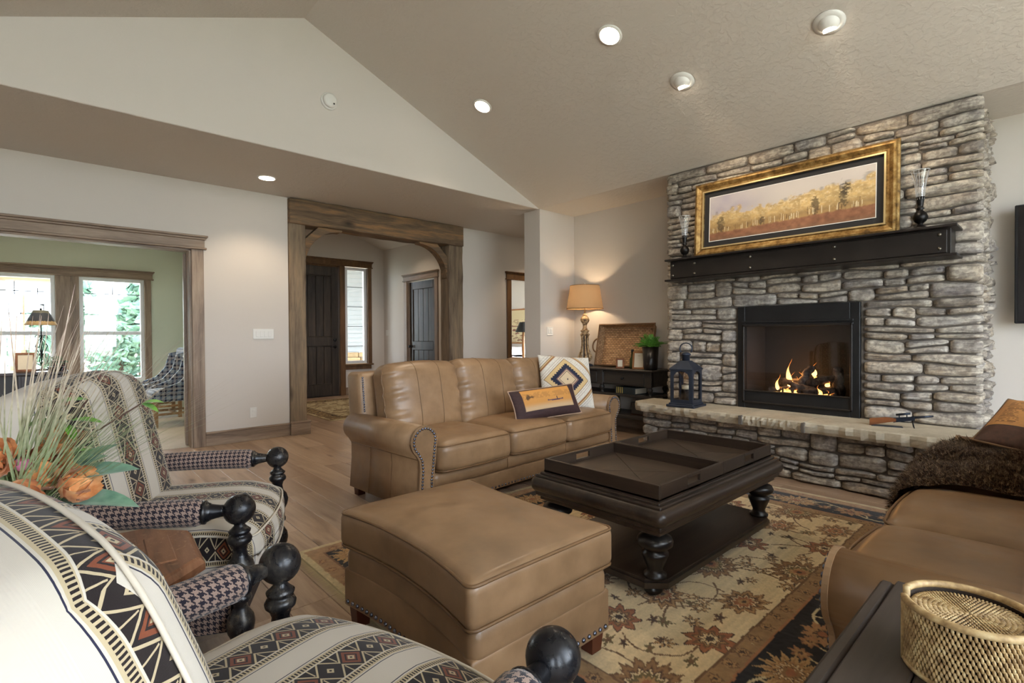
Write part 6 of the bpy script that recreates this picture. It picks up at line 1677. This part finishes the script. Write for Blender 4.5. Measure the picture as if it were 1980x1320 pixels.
for pts in ([(.02, .0, .16), (.06, -.02, .28), (.10, -.04, .37), (.135, -.05, .42)], [(.02, .01, .16), (.05, .0, .30), (.07, -.01, .41)], [(.03, 0, .16), (.14, -.05, .33), (.24, -.10, .405)]): MB().tube(pts, .0022, 6).build('twig', M['twig'], FA)
for b_, t_, w_ in [((.07, -.01, .41), (.135, -.035, .425), .018), ((.07, -.01, .40), (.025, .01, .385), .016), ((.065, -.01, .37), (.01, .0, .36), .017), ((.09, -.035, .36), (.11, -.05, .32), .014), ((.10, -.04, .37), (.165, -.07, .365), .015), ((.05, .0, .31), (.075, -.02, .27), .014), ((.06, -.02, .28), (.14, -.06, .30), .013), ((.24, -.10, .405), (.285, -.125, .41), .014), ((.24, -.10, .405), (.275, -.125, .385), .012), ((.06, -.01, .25), (.15, -.06, .235), .013), ((-.02, -.02, .2), (-.06, -.1, .20), .02)]: leaf(b_, t_, w_, M['leaf_bright'])

# ------------------------------------------------------------------ end table with coaster basket
M['greywood'] = wood('dark_grey_brown_wood', srgb(34, 28, 25), srgb(58, 50, 45), srgb(78, 68, 62), axis=0, rough=.42, bump=.12, rnd=4)
t = thing('end_table', 'dark plank-topped end table beside the leather sofa with the fur throw', 'end table', (0, 0, 0)); ET = t
ex0, ex1, ey0, ey1, ez = .80, 1.425, -.36, .285, .64
MB().bbox(ex0, ex1, ey0, ey1, ez-.045, ez-.012, .006).build('under_top', M['greywood'], ET)
ys = [ey1-.022, ey1-.115, ey1-.265, ey1-.415, ey0+.02]
MB().bbox(ex0-.01, ex1-.012, ey1-.020, ey1+.006, ez-.03, ez-.004, .006).build('edge_moulding', M['greywood'], ET)
for a, b in zip(ys[:-1], ys[1:]): MB().bbox(ex0+.0, ex1-.006, b+.001, a-.001, ez-.014, ez, .003).build('top_plank', M['greywood'], ET)
for x in (ex0+.05, ex1-.05):
    for y in (ey0+.05, ey1-.05): MB().bbox(x-.03, x+.03, y-.03, y+.03, 0, ez-.04, .005).build('leg', M['greywood'], ET)
MB().bbox(ex0+.03, ex1-.03, ey1-.06, ey1-.035, ez-.16, ez-.04, .004).build('apron', M['greywood'], ET); MB().bbox(ex0+.03, ex1-.03, ey0+.035, ey0+.06, ez-.16, ez-.04, .004).build('apron', M['greywood'], ET); MB().bbox(ex1-.06, ex1-.035, ey0+.06, ey1-.06, ez-.16, ez-.04, .004).build('apron', M['greywood'], ET); MB().bbox(ex0+.04, ex1-.04, ey0+.04, ey1-.04, .15, .17, .004).build('shelf', M['greywood'], ET)
def cane(name, c0, c1): return plain(name, c0, .45, var=.3, scale=80)
g = G('honey_rattan'); v = g.coord('Object'); n = g.noise(v, 60, 3); g.set(g.ramp(n, [(.3, srgb(136, 106, 68)), (.55, srgb(192, 162, 114)), (.75, srgb(216, 194, 148))]), .55); M['honey'] = g.m
M['rattandark'] = plain('dark_rattan', srgb(44, 30, 18), .7)
CBX, CBY = 1.112, .108
t = thing('coaster_basket', 'round woven rattan coaster holder on the end table', 'basket', (CBX, CBY, ez), 0); CB = t
Rb, Hb = .086, .108; gap0, gap1 = math.radians(96-13), math.radians(96+13)
ang = lambda q: gap1+q*(2*PI-(gap1-gap0))
m = MB(); m.grid(lambda u, v_: Vector(((Rb-.004)*math.cos(ang(u)), (Rb-.004)*math.sin(ang(u)), .003+v_*(Hb-.008))), 60, 2, True); m.build('wall', M['rattandark'], CB)
m = MB(); nr, na = 13, 74
for j in range(nr):
    for i in range(na):
        q = (i+(.5 if j % 2 else 0))/na
        if q > .995: continue
        a = ang(q); z = .006+(j+.5)*(Hb-.012)/nr; c = Vector((Rb*math.cos(a), Rb*math.sin(a), z))
        Mx = Matrix.Translation(c) @ Matrix.Rotation(a, 4, 'Z') @ Matrix.Rotation(.12, 4, 'X') @ Matrix.Diagonal((.0034, .0025, .0056, 1))
        m.lathe([(.05, -1), (.75, -.7), (1, 0), (.75, .7), (.05, 1)], n=6, M=Mx)
m.build('weave', M['honey'], CB)['kind'] = 'stuff'
MB().tube([(Rb*math.cos(ang(q)), Rb*math.sin(ang(q)), Hb) for q in np.linspace(0, 1, 50)], .0062, 8).build('rim', M['honey'], CB)
MB().tube([(Rb*math.cos(ang(q)), Rb*math.sin(ang(q)), .004) for q in np.linspace(0, 1, 50)], .005, 8).build('foot_ring', M['honey'], CB)
for a in (gap0, gap1): MB().tube([(Rb*math.cos(a), Rb*math.sin(a), .002), (Rb*math.cos(a), Rb*math.sin(a), Hb+.004)], .0055, 8).build('end_cane', M['honey'], CB)
MB().lathe([(.001, 0), (Rb-.006, 0), (Rb-.006, .006), (.001, .006)], n=40).build('bottom', M['rattandark'], CB)
t0 = None
for k in range(6):
    t = thing('rattan_coaster', 'round rattan coaster stacked in the holder' if k < 5 else 'topmost round rattan coaster in the woven holder', 'coaster', (CBX, CBY, ez+.0065+k*.0158), k*.5, 'coasters in the rattan holder')
    if k < 5: t['label'] = 'rattan coaster, %s from the top of the stack in the holder' % ('sixth', 'fifth', 'fourth', 'third', 'second')[k]
    MB().lathe([(.001, 0), (.074, .001), (.077, .007), (.074, .0135), (.001, .0135)], n=40).build('core', M['rattandark'] if k == 5 else M['honey'], t)
    if k == 5:
        m = MB()
        for j, r_ in enumerate(np.arange(.006, .074, .0066)):
            nn = max(6, int(r_*2*PI/.0052))
            for i in range(nn):
                a = 2*PI*(i+(.5 if j % 2 else 0))/nn; Mx = Matrix.Translation((r_*math.cos(a), r_*math.sin(a), .0135)) @ Matrix.Rotation(a, 4, 'Z') @ Matrix.Diagonal((.0046, .0020, .0018, 1))
                m.sphere((0, 0, 0), 1, 6, 4) if False else m.lathe([(.05, -1), (.8, -.6), (1, 0), (.8, .6), (.05, 1)], n=6, M=Mx @ Matrix.Rotation(PI/2, 4, 'Y') if False else Mx)
        m.build('weave', M['honey'], t)['kind'] = 'stuff'
        MB().tube([(.076*math.cos(a), .076*math.sin(a), .009) for a in np.linspace(0, 2*PI, 41)[:-1]], .0035, 6, closed=True).build('rim', M['honey'], t)

# ------------------------------------------------------------------ pillows
def pillow(name, label, w, h, th, colfn, mat, back, loc, rot, nu=90, nv=90, ears=.04, group=None, piping=None):
    t = thing(name, label, 'pillow', loc, 0, group); t.rotation_euler = rot
    def shape(U, V, s):
        a, b = 2*U-1, 2*V-1
        k = (np.clip(1-np.abs(a)**2.6, 0, 1)*np.clip(1-np.abs(b)**2.6, 0, 1))**.55
        px_ = (w/2)*a*(1-ears*(1-b*b)*np.abs(a)**2); pz_ = (h/2)*b*(1-ears*(1-a*a)*np.abs(b)**2)
        return px_, s*th/2*k, pz_
    colgrid('front', colfn, nu, nv, lambda U, V: shape(U, V, -1), mat, t)
    m = MB(); m.grid(lambda u, v_: Vector([float(q) for q in shape(np.array(1-u), np.array(v_), 1)]), 20, 20); m.build('back', back, t)
    e = [(i/30, 0) for i in range(30)]+[(1, i/30) for i in range(30)]+[(1-i/30, 1) for i in range(30)]+[(0, 1-i/30) for i in range(30)]
    if piping: MB().tube([Vector([float(q) for q in shape(np.array(u), np.array(v_), 0)]) for u, v_ in e], .0065, 6, closed=True).build('piping', piping, t)
    return t
def woven(U, V):
    x, y = U-.46, V-.50; dd = np.abs(x)*1.0+np.abs(y)*1.0; n = vnoise(U*60, V*60, 2, 2)
    C = np.zeros(U.shape+(3,))+np.array(srgb(214, 208, 196)); C *= (.85+.3*n)[..., None]
    saw = np.abs(((x-y)*14) % 1-.5)*.07; saw2 = np.abs(((x+y)*14) % 1-.5)*.07; sw = np.where(x*y > 0, saw, saw2)
    for lo, hi, col in ((.62, .66, srgb(150, 104, 66)), (.66, .685, srgb(206, 180, 132)), (.685, .70, srgb(110, 74, 50))): C = mixc(C, ((dd > lo)*(dd < hi)).astype(float), col)
    sp_ = ((dd > .46)*(dd < .60)*(np.abs(((x-y)*18) % 1-.5) < .10)*(np.abs((dd*22) % 1-.5) < .25)).astype(float); C = mixc(C, sp_*.6, srgb(150, 110, 84))
    sp_ = ((dd > .72)*(dd < .86)*(np.abs(((x-y)*18) % 1-.5) < .10)*(np.abs((dd*22) % 1-.5) < .25)).astype(float); C = mixc(C, sp_*.6, srgb(110, 110, 124))
    C = mixc(C, (dd < .43).astype(float), srgb(112, 78, 52)); C = mixc(C, (dd < .418).astype(float), np.array(srgb(206, 176, 126)))
    C = mixc(C, (dd < .30+sw).astype(float), srgb(30, 34, 56)); C = mixc(C, (dd < .215).astype(float), srgb(132, 100, 92)); C = mixc(C, (dd < .185).astype(float), srgb(206, 184, 150)); C = mixc(C, ((dd < .165)*(dd > .150)).astype(float), srgb(52, 34, 32)); C = mixc(C, (np.abs(x)*1.6+np.abs(y) < .022).astype(float), srgb(30, 34, 56))
    return C
M['cotton'] = plain('ivory_cotton', srgb(206, 198, 184), .9, bump=.3)
pillow('woven_pillow', 'ivory woven pillow with navy stepped diamond on the leather sofa', .54, .52, .17, woven, pigment_mat('woven_wool', .9, .4, 260, .2), M['cotton'], (3.655, 3.24, .757), (math.radians(-22), math.radians(4), math.radians(-24)), 150, 150)
def canoe(U, V):
    n = vnoise(U*40, V*16, 3, 3); n2 = vnoise(U*14, V*8, 4, 2)
    C = np.zeros(U.shape+(3,))+np.array(srgb(58, 36, 36)); C *= (.7+.6*vnoise(U*30, V*30, 5, 3))[..., None]
    inn = (U > .13)*(U < .88)*(V > .26)*(V < .93); sky = np.array(srgb(206, 146, 74))*(1-((.75-V)*.3)[..., None])
    S = np.zeros_like(C)+sky; S = mixc(S, sstep(.50, .30, V)*.75, srgb(196, 172, 140)); S = mixc(S, ((V > .62)*(V < .70+.2*n2)*(n > .40)).astype(float)*.35, srgb(140, 96, 54))
    tr = sstep(.0, -.05, (np.abs(U-.22)*1.4+np.abs(V-.66)*.9)-.13*n*1.6)*.85; S = mixc(S, np.clip(tr, 0, 1), srgb(62, 44, 30))
    cn = (np.abs(V-.49-((U-.60)**2)*1.4) < .018)*(np.abs(U-.60) < .12); S = mixc(S, cn.astype(float), srgb(84, 62, 78)); S = mixc(S, ((np.abs(U-.63) < .008)*(V > .49)*(V < .60)).astype(float), srgb(72, 50, 60))
    return np.where(inn[..., None], S, C)
M['suede'] = plain('brown_suede', srgb(60, 40, 38), .85, sheen=.3); M['leatherpipe'] = plain('tan_cord', srgb(170, 140, 116), .6)
pillow('lumbar_pillow', 'brown suede lumbar pillow with orange canoe scene on the leather sofa', .66, .27, .13, canoe, pigment_mat('printed_suede', .75, .2, 300), M['suede'], (3.10, 2.98, .635), (math.radians(-26), math.radians(-3), math.radians(-12)), 140, 70, .05, None, M['leatherpipe'])
def textp(U, V):
    n = vnoise(U*30, V*30, 6, 3); C = np.zeros(U.shape+(3,))+np.array(srgb(198, 142, 84)); C *= (.88+.24*n)[..., None]
    band = V < .26; C = np.where(band[..., None], np.array(srgb(78, 48, 36))*(.6+.8*n)[..., None], C); C = np.where(((V > .255)*(V < .27))[..., None], np.array(srgb(52, 32, 26)), C)
    ln = (np.abs(((V-.30)*32) % 1-.5) < .20)*(V > .32)*(V < .86)
    for a, b, s_ in ((.10, .34, 1), (.40, .64, 2), (.70, .92, 3)):
        wd = vnoise(U*46+s_*7, np.floor((V-.30)*32)*3.1, 11+s_, 1) > .36; C = np.where(((U > a)*(U < b-.06*vnoise(np.floor((V-.3)*32)*1.7, U*0+s_, 2, 1))*ln*wd)[..., None], np.array(srgb(96, 58, 34)), C)
    C = mixc(C, ((V > .90)*(V < .95)*(U > .55)*(U < .9)*(n > .42)).astype(float), srgb(140, 60, 44))
    return C
pillow('printed_pillow', 'orange-tan printed leather pillow with brown band on the fur throw', .37, .44, .13, textp, pigment_mat('printed_leather', .5, .1, 300), M['suede'], (3.576, 0.094, 0.727), (math.radians(-66), math.radians(8), math.radians(-102)), 220, 200, .03, None, M['piping'])

# ------------------------------------------------------------------ fur throw over the sofa
g = G('dark_fur'); v = g.coord('Object', (1, 3.2, 3.2)); n = g.noise(v, 22, 4, .65, 1.0); n2 = g.noise(g.coord('Object'), 240, 1)
g.set(g.ramp(g.addm(g.mul(n, .7), g.mul(n2, .3)), [(.36, srgb(26, 18, 14)), (.46, srgb(62, 45, 34)), (.53, srgb(118, 92, 68)), (.62, srgb(184, 158, 128))]), .5, spec=.4); M['fur'] = g.m
t = thing('fur_throw', 'dark brown faux fur throw draped over the end cushion of the leather sofa', 'throw', (0, 0, 0)); FT = t
# path across the sofa from the back cushion, over the seat, down the front
path = [(-.038, .600), (-.028, .575), (-.005, .553), (.04, .542), (.12, .540), (.28, .540), (.38, .538), (.46, .528), (.510, .49), (.522, .41), (.524, .33), (.526, .27)]
pl = np.array(path); sl_ = np.concatenate([[0], np.cumsum(np.hypot(*np.diff(pl, axis=0).T))]); TL = sl_[-1]
def throw_pt(u, v_):
    s_ = v_*TL; y = np.interp(s_, sl_, pl[:, 0]); z = np.interp(s_, sl_, pl[:, 1])
    x = 2.87+.775*u; fold = .022*math.sin(u*11+v_*2.2)+.014*math.sin(u*23+v_*5)+.012*math.sin(v_*17+u*6)
    hang = max(0, min(1, (v_-.62)/.2)); fold = .55*fold+.020; arch = .035*math.sin(PI*min(1, u*1.1))
    return Vector((x+.03*math.sin(v_*7)*(1-u)+.02*hang*math.sin(u*9), y+hang*fold*.8, z+(1-hang)*(fold+arch)+.060*u**3*(1-hang)-.030*max(0, 1-u/.10)*(1-hang)))
m = MB(); m.grid(throw_pt, 60, 70); m.build('hide', M['fur'], FT)
R = np.random.RandomState(3); NH = 38000; vs = np.zeros((NH, 3, 3)); 
for i in range(NH):
    u, v_ = R.rand(), R.rand(); p = throw_pt(u, v_); e = .01; du = throw_pt(min(1, u+e), v_)-throw_pt(max(0, u-e), v_); dv = throw_pt(u, min(1, v_+e))-throw_pt(u, max(0, v_-e)); nn = du.cross(dv).normalized()
    if nn.z < 0 and v_ < .6: nn = -nn
    if v_ >= .6 and nn.y < 0: nn = -nn
    d_ = (nn*1.0+dv.normalized()*R.uniform(-.1, .9)+du.normalized()*R.uniform(-.7, .7)).normalized(); L_ = R.uniform(.022, .050); s_ = d_.cross(Vector(R.uniform(-1, 1, 3))).normalized()*.0017
    vs[i] = (p-s_, p+s_, p+d_*L_)
me = bpy.data.meshes.new('fur_pile'); me.from_pydata(vs.reshape(-1, 3).tolist(), [], np.arange(NH*3).reshape(-1, 3).tolist()); me.materials.append(M['fur']); o = bpy.data.objects.new('fur_pile', me); link(o, FT); o['kind'] = 'stuff'

# ------------------------------------------------------------------ foyer rug
def foyer_rug(U, V):
    X, Y = U*1.6, V*2.4; d = np.minimum(np.minimum(X, 1.6-X), np.minimum(Y, 2.4-Y)); n = vnoise(X*9, Y*9, 3, 3); n2 = vnoise(X*26, Y*26, 4, 2)
    C = np.zeros(U.shape+(3,))+np.array(srgb(184, 168, 132)); C = mixc(C, sstep(.52, .6, n)*.7, srgb(128, 104, 70)); C = mixc(C, sstep(.60, .66, n2)*.8, srgb(96, 74, 52))
    m = ((d > .06)*(d < .24)).astype(float); C = mixc(C, m, srgb(112, 88, 56)); C = mixc(C, m*sstep(.5, .56, n2), srgb(176, 152, 104)); C = mixc(C, m*sstep(.62, .66, n2), srgb(60, 42, 30)); C = mixc(C, ((d > .24)*(d < .26)+(d > .05)*(d < .062)).astype(float), srgb(84, 62, 42)); return C
t = thing('entry_rug', 'beige floral rug with brown border inside the foyer', 'rug', (0, 0, 0))
colgrid('pile', foyer_rug, 180, 260, lambda U, V: (2.97+1.6*U, 7.1+2.4*V, .0105+0*U), pigment_mat('foyer_wool', .95, .4, 300), t); MB().bbox(2.966, 4.574, 7.096, 9.504, 0, .0103, .003).build('backing', M['rugedge'], t)

# ------------------------------------------------------------------ office furniture
g = G('blue_plaid'); tc = g.node('ShaderNodeTexCoord'); sp = g.node('ShaderNodeSeparateXYZ'); g.lk(tc.outputs['UV'], sp.inputs[0])
def st(s, P, lo, hi): return g.mul(g.gt(g.math('FLOORED_MODULO', g.addm(s, 10.0), P), lo), g.lt(g.math('FLOORED_MODULO', g.addm(s, 10.0), P), hi))
u, v = sp.outputs[0], sp.outputs[1]
f1 = g.mul(g.addm(st(u, .12, .0, .045), st(v, .12, .0, .045)), .5)
c = g.ramp(f1, [(0, srgb(26, 34, 56)), (.5, srgb(92, 108, 128)), (1, srgb(150, 160, 168))])
w_ = g.math('MINIMUM', g.addm(g.addm(st(u, .12, .07, .076), st(v, .12, .07, .076)), g.addm(st(u, .12, .085, .091), st(v, .12, .085, .091))), 1.0)
c = g.mix(g.mul(w_, .85), c, srgb(206, 204, 200)); g.set(c, .9, sheen=.2); M['plaid'] = g.m
M['oaklegs'] = wood('oak_legs', srgb(120, 90, 58), srgb(160, 126, 86), axis=2, rough=.5)
def plaid_chair(label, loc, rz):
    t = thing('plaid_chair', label, 'chair', loc, rz, 'plaid office chairs')       # faces +x
    pu = lambda x, y, z, ax: (y+z*.3, x+z) if ax != 1 else (x, z)
    m = MB(); m.rbox((0, 0, .42), (.56, .56, .15), .05, 3, (6, 6, 2), lambda x, y, z: (x, y, z+(.02*max(0, 1-(x/.28)**2)*max(0, 1-(y/.28)**2) if z > 0 else 0)), pu); m.build('seat', M['plaid'], t)
    m = MB(); m.rbox((-.27, 0, .72), (.11, .56, .66), .045, 3, (2, 6, 8), lambda x, y, z: (x-.12*(z+.33), y, z), lambda x, y, z, ax: (y, z)); m.build('backrest', M['plaid'], t)
    for s in (-1, 1):
        P = [(-.30, .48), (.22, .47), (.20, .52), (-.02, .60), (-.14, .74), (-.20, .96), (-.36, .99)]
        m = MB(); q = [(a, b) for a, b in P]; y0, y1 = sorted((s*.25, s*.30)); m.prism(q, y0, y1, 'y')
        for fi in range(len(m.f)): m.uv[fi] = [(m.v[k][0], m.v[k][2]) for k in m.f[fi]]
        m.build('sloped_arm', M['plaid'], t)
        for x in (-.24, .24): MB().bbox(x-.024, x+.024, s*.24-.024, s*.24+.024, .008, .36, .003).build('leg', M['oaklegs'], t)
        MB().bbox(-.22, .22, s*.24-.012, s*.24+.012, .17, .20, .003).build('stretcher', M['oaklegs'], t)
    MB().bbox(-.012, .012, -.23, .23, .17, .20, .003).build('stretcher', M['oaklegs'], t)
    m = MB()
    for i in range(12):
        for s in (-1, 1): m.sphere((-.22+i*.04, s*.281, .362), .006, 6, 4)
    m.build('nailhead_trim', M['nail'], t)['kind'] = 'stuff'
    return t
plaid_chair('blue plaid upholstered chair with wooden legs nearest the open office door', (1.27, 8.36, 0), PI+.05); plaid_chair('blue plaid upholstered chair standing beneath the pine-view window', (1.22, 9.28, 0), PI+.02)
M['mahogany'] = plain('dark_mahogany', srgb(40, 24, 22), .3, var=.3)
t = thing('writing_desk', 'dark mahogany desk in front of the porch window', 'desk', (0, 0, 0))
MB().bbox(-1.45, .20, 8.75, 9.45, .74, .78, .008).build('top', M['mahogany'], t)
for x0, x1 in ((-1.40, -.95), (-.28, .15)): MB().bbox(x0, x1, 8.80, 9.40, .05, .74, .006).build('pedestal', M['mahogany'], t)
for z in (.10, .32, .54): d = MB().bbox(-.25, .12, 8.785, 8.802, z, z+.19, .004).build('drawer', M['mahogany'], t); MB().bbox(-.11, -.02, 8.77, 8.786, z+.085, z+.10, .003).build('handle', M['goldleaf'], d)
MB().bbox(-1.38, .12, 9.38, 9.41, .30, .74, .004).build('modesty_panel', M['mahogany'], t)
t = thing('desk_lamp', 'wrought iron desk lamp with dark tapered shade and gold rim', 'lamp', (-.06, 9.2, .78)); 
MB().lathe([(.09, 0), (.09, .012), (.03, .022), (.012, .03), (.001, .03)], n=20).build('base', M['iron'], t); MB().tube([(0, 0, .02), (0, 0, .64)], .007, 8).build('rod', M['iron'], t)
for k in range(4):
    a = k*PI/2+.3; sc2 = [(.0, .06), (.05, .09), (.07, .13), (.045, .17), (.02, .21), (.04, .26), (.062, .32), (.03, .39), (.006, .43)]
    MB().tube([(r_*math.cos(a), r_*math.sin(a), z) for r_, z in sc2], .005, 6).build('scroll', M['iron'], t)
    MB().tube([((.04+.022*math.cos(b))*math.cos(a), (.04+.022*math.cos(b))*math.sin(a), .445+.02*math.sin(b)) for b in np.linspace(-.5, 4.0, 12)], .005, 6).build('scroll', M['iron'], t); MB().tube([((.055+.018*math.cos(b))*math.cos(a), (.055+.018*math.cos(b))*math.sin(a), .205+.018*math.sin(b)) for b in np.linspace(-.5, 4.0, 12)], .004, 6).build('scroll', M['iron'], t)
g = G('painted_shade'); tc = g.node('ShaderNodeTexCoord'); sp = g.node('ShaderNodeSeparateXYZ'); g.lk(tc.outputs['Generated'], sp.inputs[0]); n = g.noise(g.coord('Object'), 40, 3)
zz_ = g.addm(sp.outputs[2], g.mul(g.sub(n, .5), .25)); g.set(g.ramp(zz_, [(.0, srgb(150, 126, 92)), (.24, srgb(176, 150, 104)), (.27, srgb(44, 48, 56)), (.80, srgb(60, 66, 74)), (.84, srgb(110, 110, 96))]), .7); sm_ = g.m
m = MB(); m.grid(lambda u, v_: Vector(((.165-.09*v_)*math.cos(2*PI*u), (.165-.09*v_)*math.sin(2*PI*u), .60+.195*v_)), 32, 4, True, closeu=True); m.build('shade', sm_, t); MB().lathe([(.006, .79), (.014, .81), (.001, .83)], n=10).build('finial', M['iron'], t)
m = MB()
for a in (0, 2.1, 4.2): m.tube([(0, 0, .64), (.10*math.cos(a), .10*math.sin(a), .73)], .003, 5)
m.build('spider', M['iron'], t)
t = thing('desk_photo_frame', 'red-brown photo frame tilted on the desk below the lamp', 'picture frame', (-.21, 8.92, .78), PI/2)
Mt = Matrix.Rotation(.28, 4, 'Y'); m = MB()
for q in ((-.10, .10, 0, .03), (-.10, .10, .22, .25), (-.10, -.07, .03, .22), (.07, .10, .03, .22)): m.bbox(-.01, .008, q[0], q[1], q[2], q[3], .003, Mt)
m.build('frame', M['redwood'], t); MB().box(-.004, .006, -.07, .07, .03, .22, Mt).build('picture', M['paper'], t); MB().box(.0, .005, -.02, .02, 0, .19, Matrix.Translation((.10, 0, 0)) @ Matrix.Rotation(-.22, 4, 'Y')).build('strut', M['redwood'], t)
t = thing('desk_plant', 'small grey-green plant in a shallow pot on the desk', 'potted plant', (.075, 8.88, .78)); MB().lathe([(.06, 0), (.085, .05), (.09, .055), (.075, .055), (.001, .04)], n=18).build('pot', M['ebony'], t)
R = random.Random(4); m = MB()
for i in range(120):
    a = R.random()*6.28; el = R.uniform(.3, 1.4); L_ = R.uniform(.05, .15); c = Vector((math.cos(a)*math.cos(el)*L_, math.sin(a)*math.cos(el)*L_, .05+math.sin(el)*L_)); s_ = R.uniform(.010, .018); d1 = Vector((R.uniform(-1, 1), R.uniform(-1, 1), R.uniform(-1, 1))).normalized()*s_; d2 = d1.orthogonal().normalized()*s_*.6; m.add([c-d1, c+d2, c+d1, c-d2], [(0, 1, 2, 3)])
m.build('foliage', M['pine'], t)['kind'] = 'stuff'
t = thing('letter_stand', 'dark box of red folders on the desk end', 'letter box', (.115, 9.12, .78)); MB().bbox(-.07, .07, -.05, .05, 0, .008, .002).build('bottom', M['mahogany'], t)
for q in ((-.07, -.062, -.05, .05), (.062, .07, -.05, .05), (-.062, .062, .042, .05)): MB().bbox(q[0], q[1], q[2], q[3], 0, .12, .002).build('side', M['mahogany'], t)
for x in (-.04, -.015, .012, .04): MB().bbox(x-.006, x+.006, -.048, .04, .007, .11, .001).build('folder', plain('red_folder', srgb(120, 28, 36), .6), t)

# ------------------------------------------------------------------ bedroom glimpse
g = G('printed_quilt'); v = g.coord('Object'); n = g.noise(v, 26, 3, .6, 1.5); g.set(g.ramp(n, [(.38, srgb(120, 66, 62)), (.46, srgb(214, 208, 204)), (.62, srgb(206, 204, 206)), (.7, srgb(110, 124, 150))]), .9); M['quilt'] = g.m
t = thing('bed', 'bed with white and red patterned quilt in the far bedroom', 'bed', (8.38, 9.45, 0))
t.scale = (1, 1, 1.32)
for x in (-.7, .7):
    for y in (-.9, 1.0): MB().bbox(x-.04, x+.04, y-.04, y+.04, .008, .3, .004).build('leg', M['oldwood'], t)
MB().bbox(-.76, .76, -.98, 1.06, .25, .40, .01).build('frame', M['oldwood'], t); m = MB(); m.rbox((0, 0, .52), (1.52, 2.0, .28), .08, 3, (6, 8, 2)); m.build('mattress', M['quilt'], t); m = MB(); m.rbox((0, -.2, .58), (1.6, 1.6, .20), .08, 3, (8, 8, 2), lambda x, y, z: (x, y, z+.02*math.sin(x*9+y*5))); m.build('quilt', M['quilt'], t); MB().bbox(-.78, .78, 1.03, 1.10, .3, 1.15, .02).build('headboard', M['oldwood'], t)
for x in (-.36, .36): m = MB(); m.rbox((x, .78, .80), (.62, .22, .42), .09, 3, (4, 2, 4), lambda a, b, c_: (a, b+.3*c_, c_)); m.build('bed_pillow', M['quilt'], t)
t = thing('nightstand_lamp', 'lamp with black tapered shade beside the far bed', 'lamp', (7.75, 8.12, 0)); MB().lathe([(.16, .008), (.16, .02), (.03, .04), (.02, .10), (.03, .3), (.02, .6), (.035, .9), (.02, 1.30), (.001, 1.30)], n=16).build('base', M['oldwood'], t)
m = MB(); m.grid(lambda u, v_: Vector(((.18-.10*v_)*math.cos(2*PI*u), (.18-.10*v_)*math.sin(2*PI*u), 1.28+.22*v_)), 24, 3, True, closeu=True); m.build('shade', M['black'], t)
m = MB()
for a in (0, 2.1, 4.2): m.tube([(0, 0, 1.29), (.15*math.cos(a), .15*math.sin(a), 1.33)], .004, 5)
m.build('spider', M['black'], t)
def twigs(U, V):
    C = np.zeros(U.shape+(3,))+np.array(srgb(206, 190, 150)); n = vnoise(U*8, V*30, 3, 3); C = mixc(C, sstep(.58, .64, n)*(V < .7), srgb(128, 84, 70)); return C
t = thing('bedroom_picture', 'tall beige twig print on the bedroom wall', 'picture', (9.2-.0, 9.9, 1.35)) if False else thing('bedroom_picture', 'wide beige twig print on the far bedroom wall', 'picture', (9.2, 9.55, 1.45), -PI/2)
colgrid('print', twigs, 80, 60, lambda U, V: (-1.0+1.15*U, np.full(U.shape, -.022), -.42+.84*V), pigment_mat('art_print', .7), t); MB().bbox(-1.04, .19, -.02, 0, -.46, .46, .004).build('frame', M['oldwood'], t)
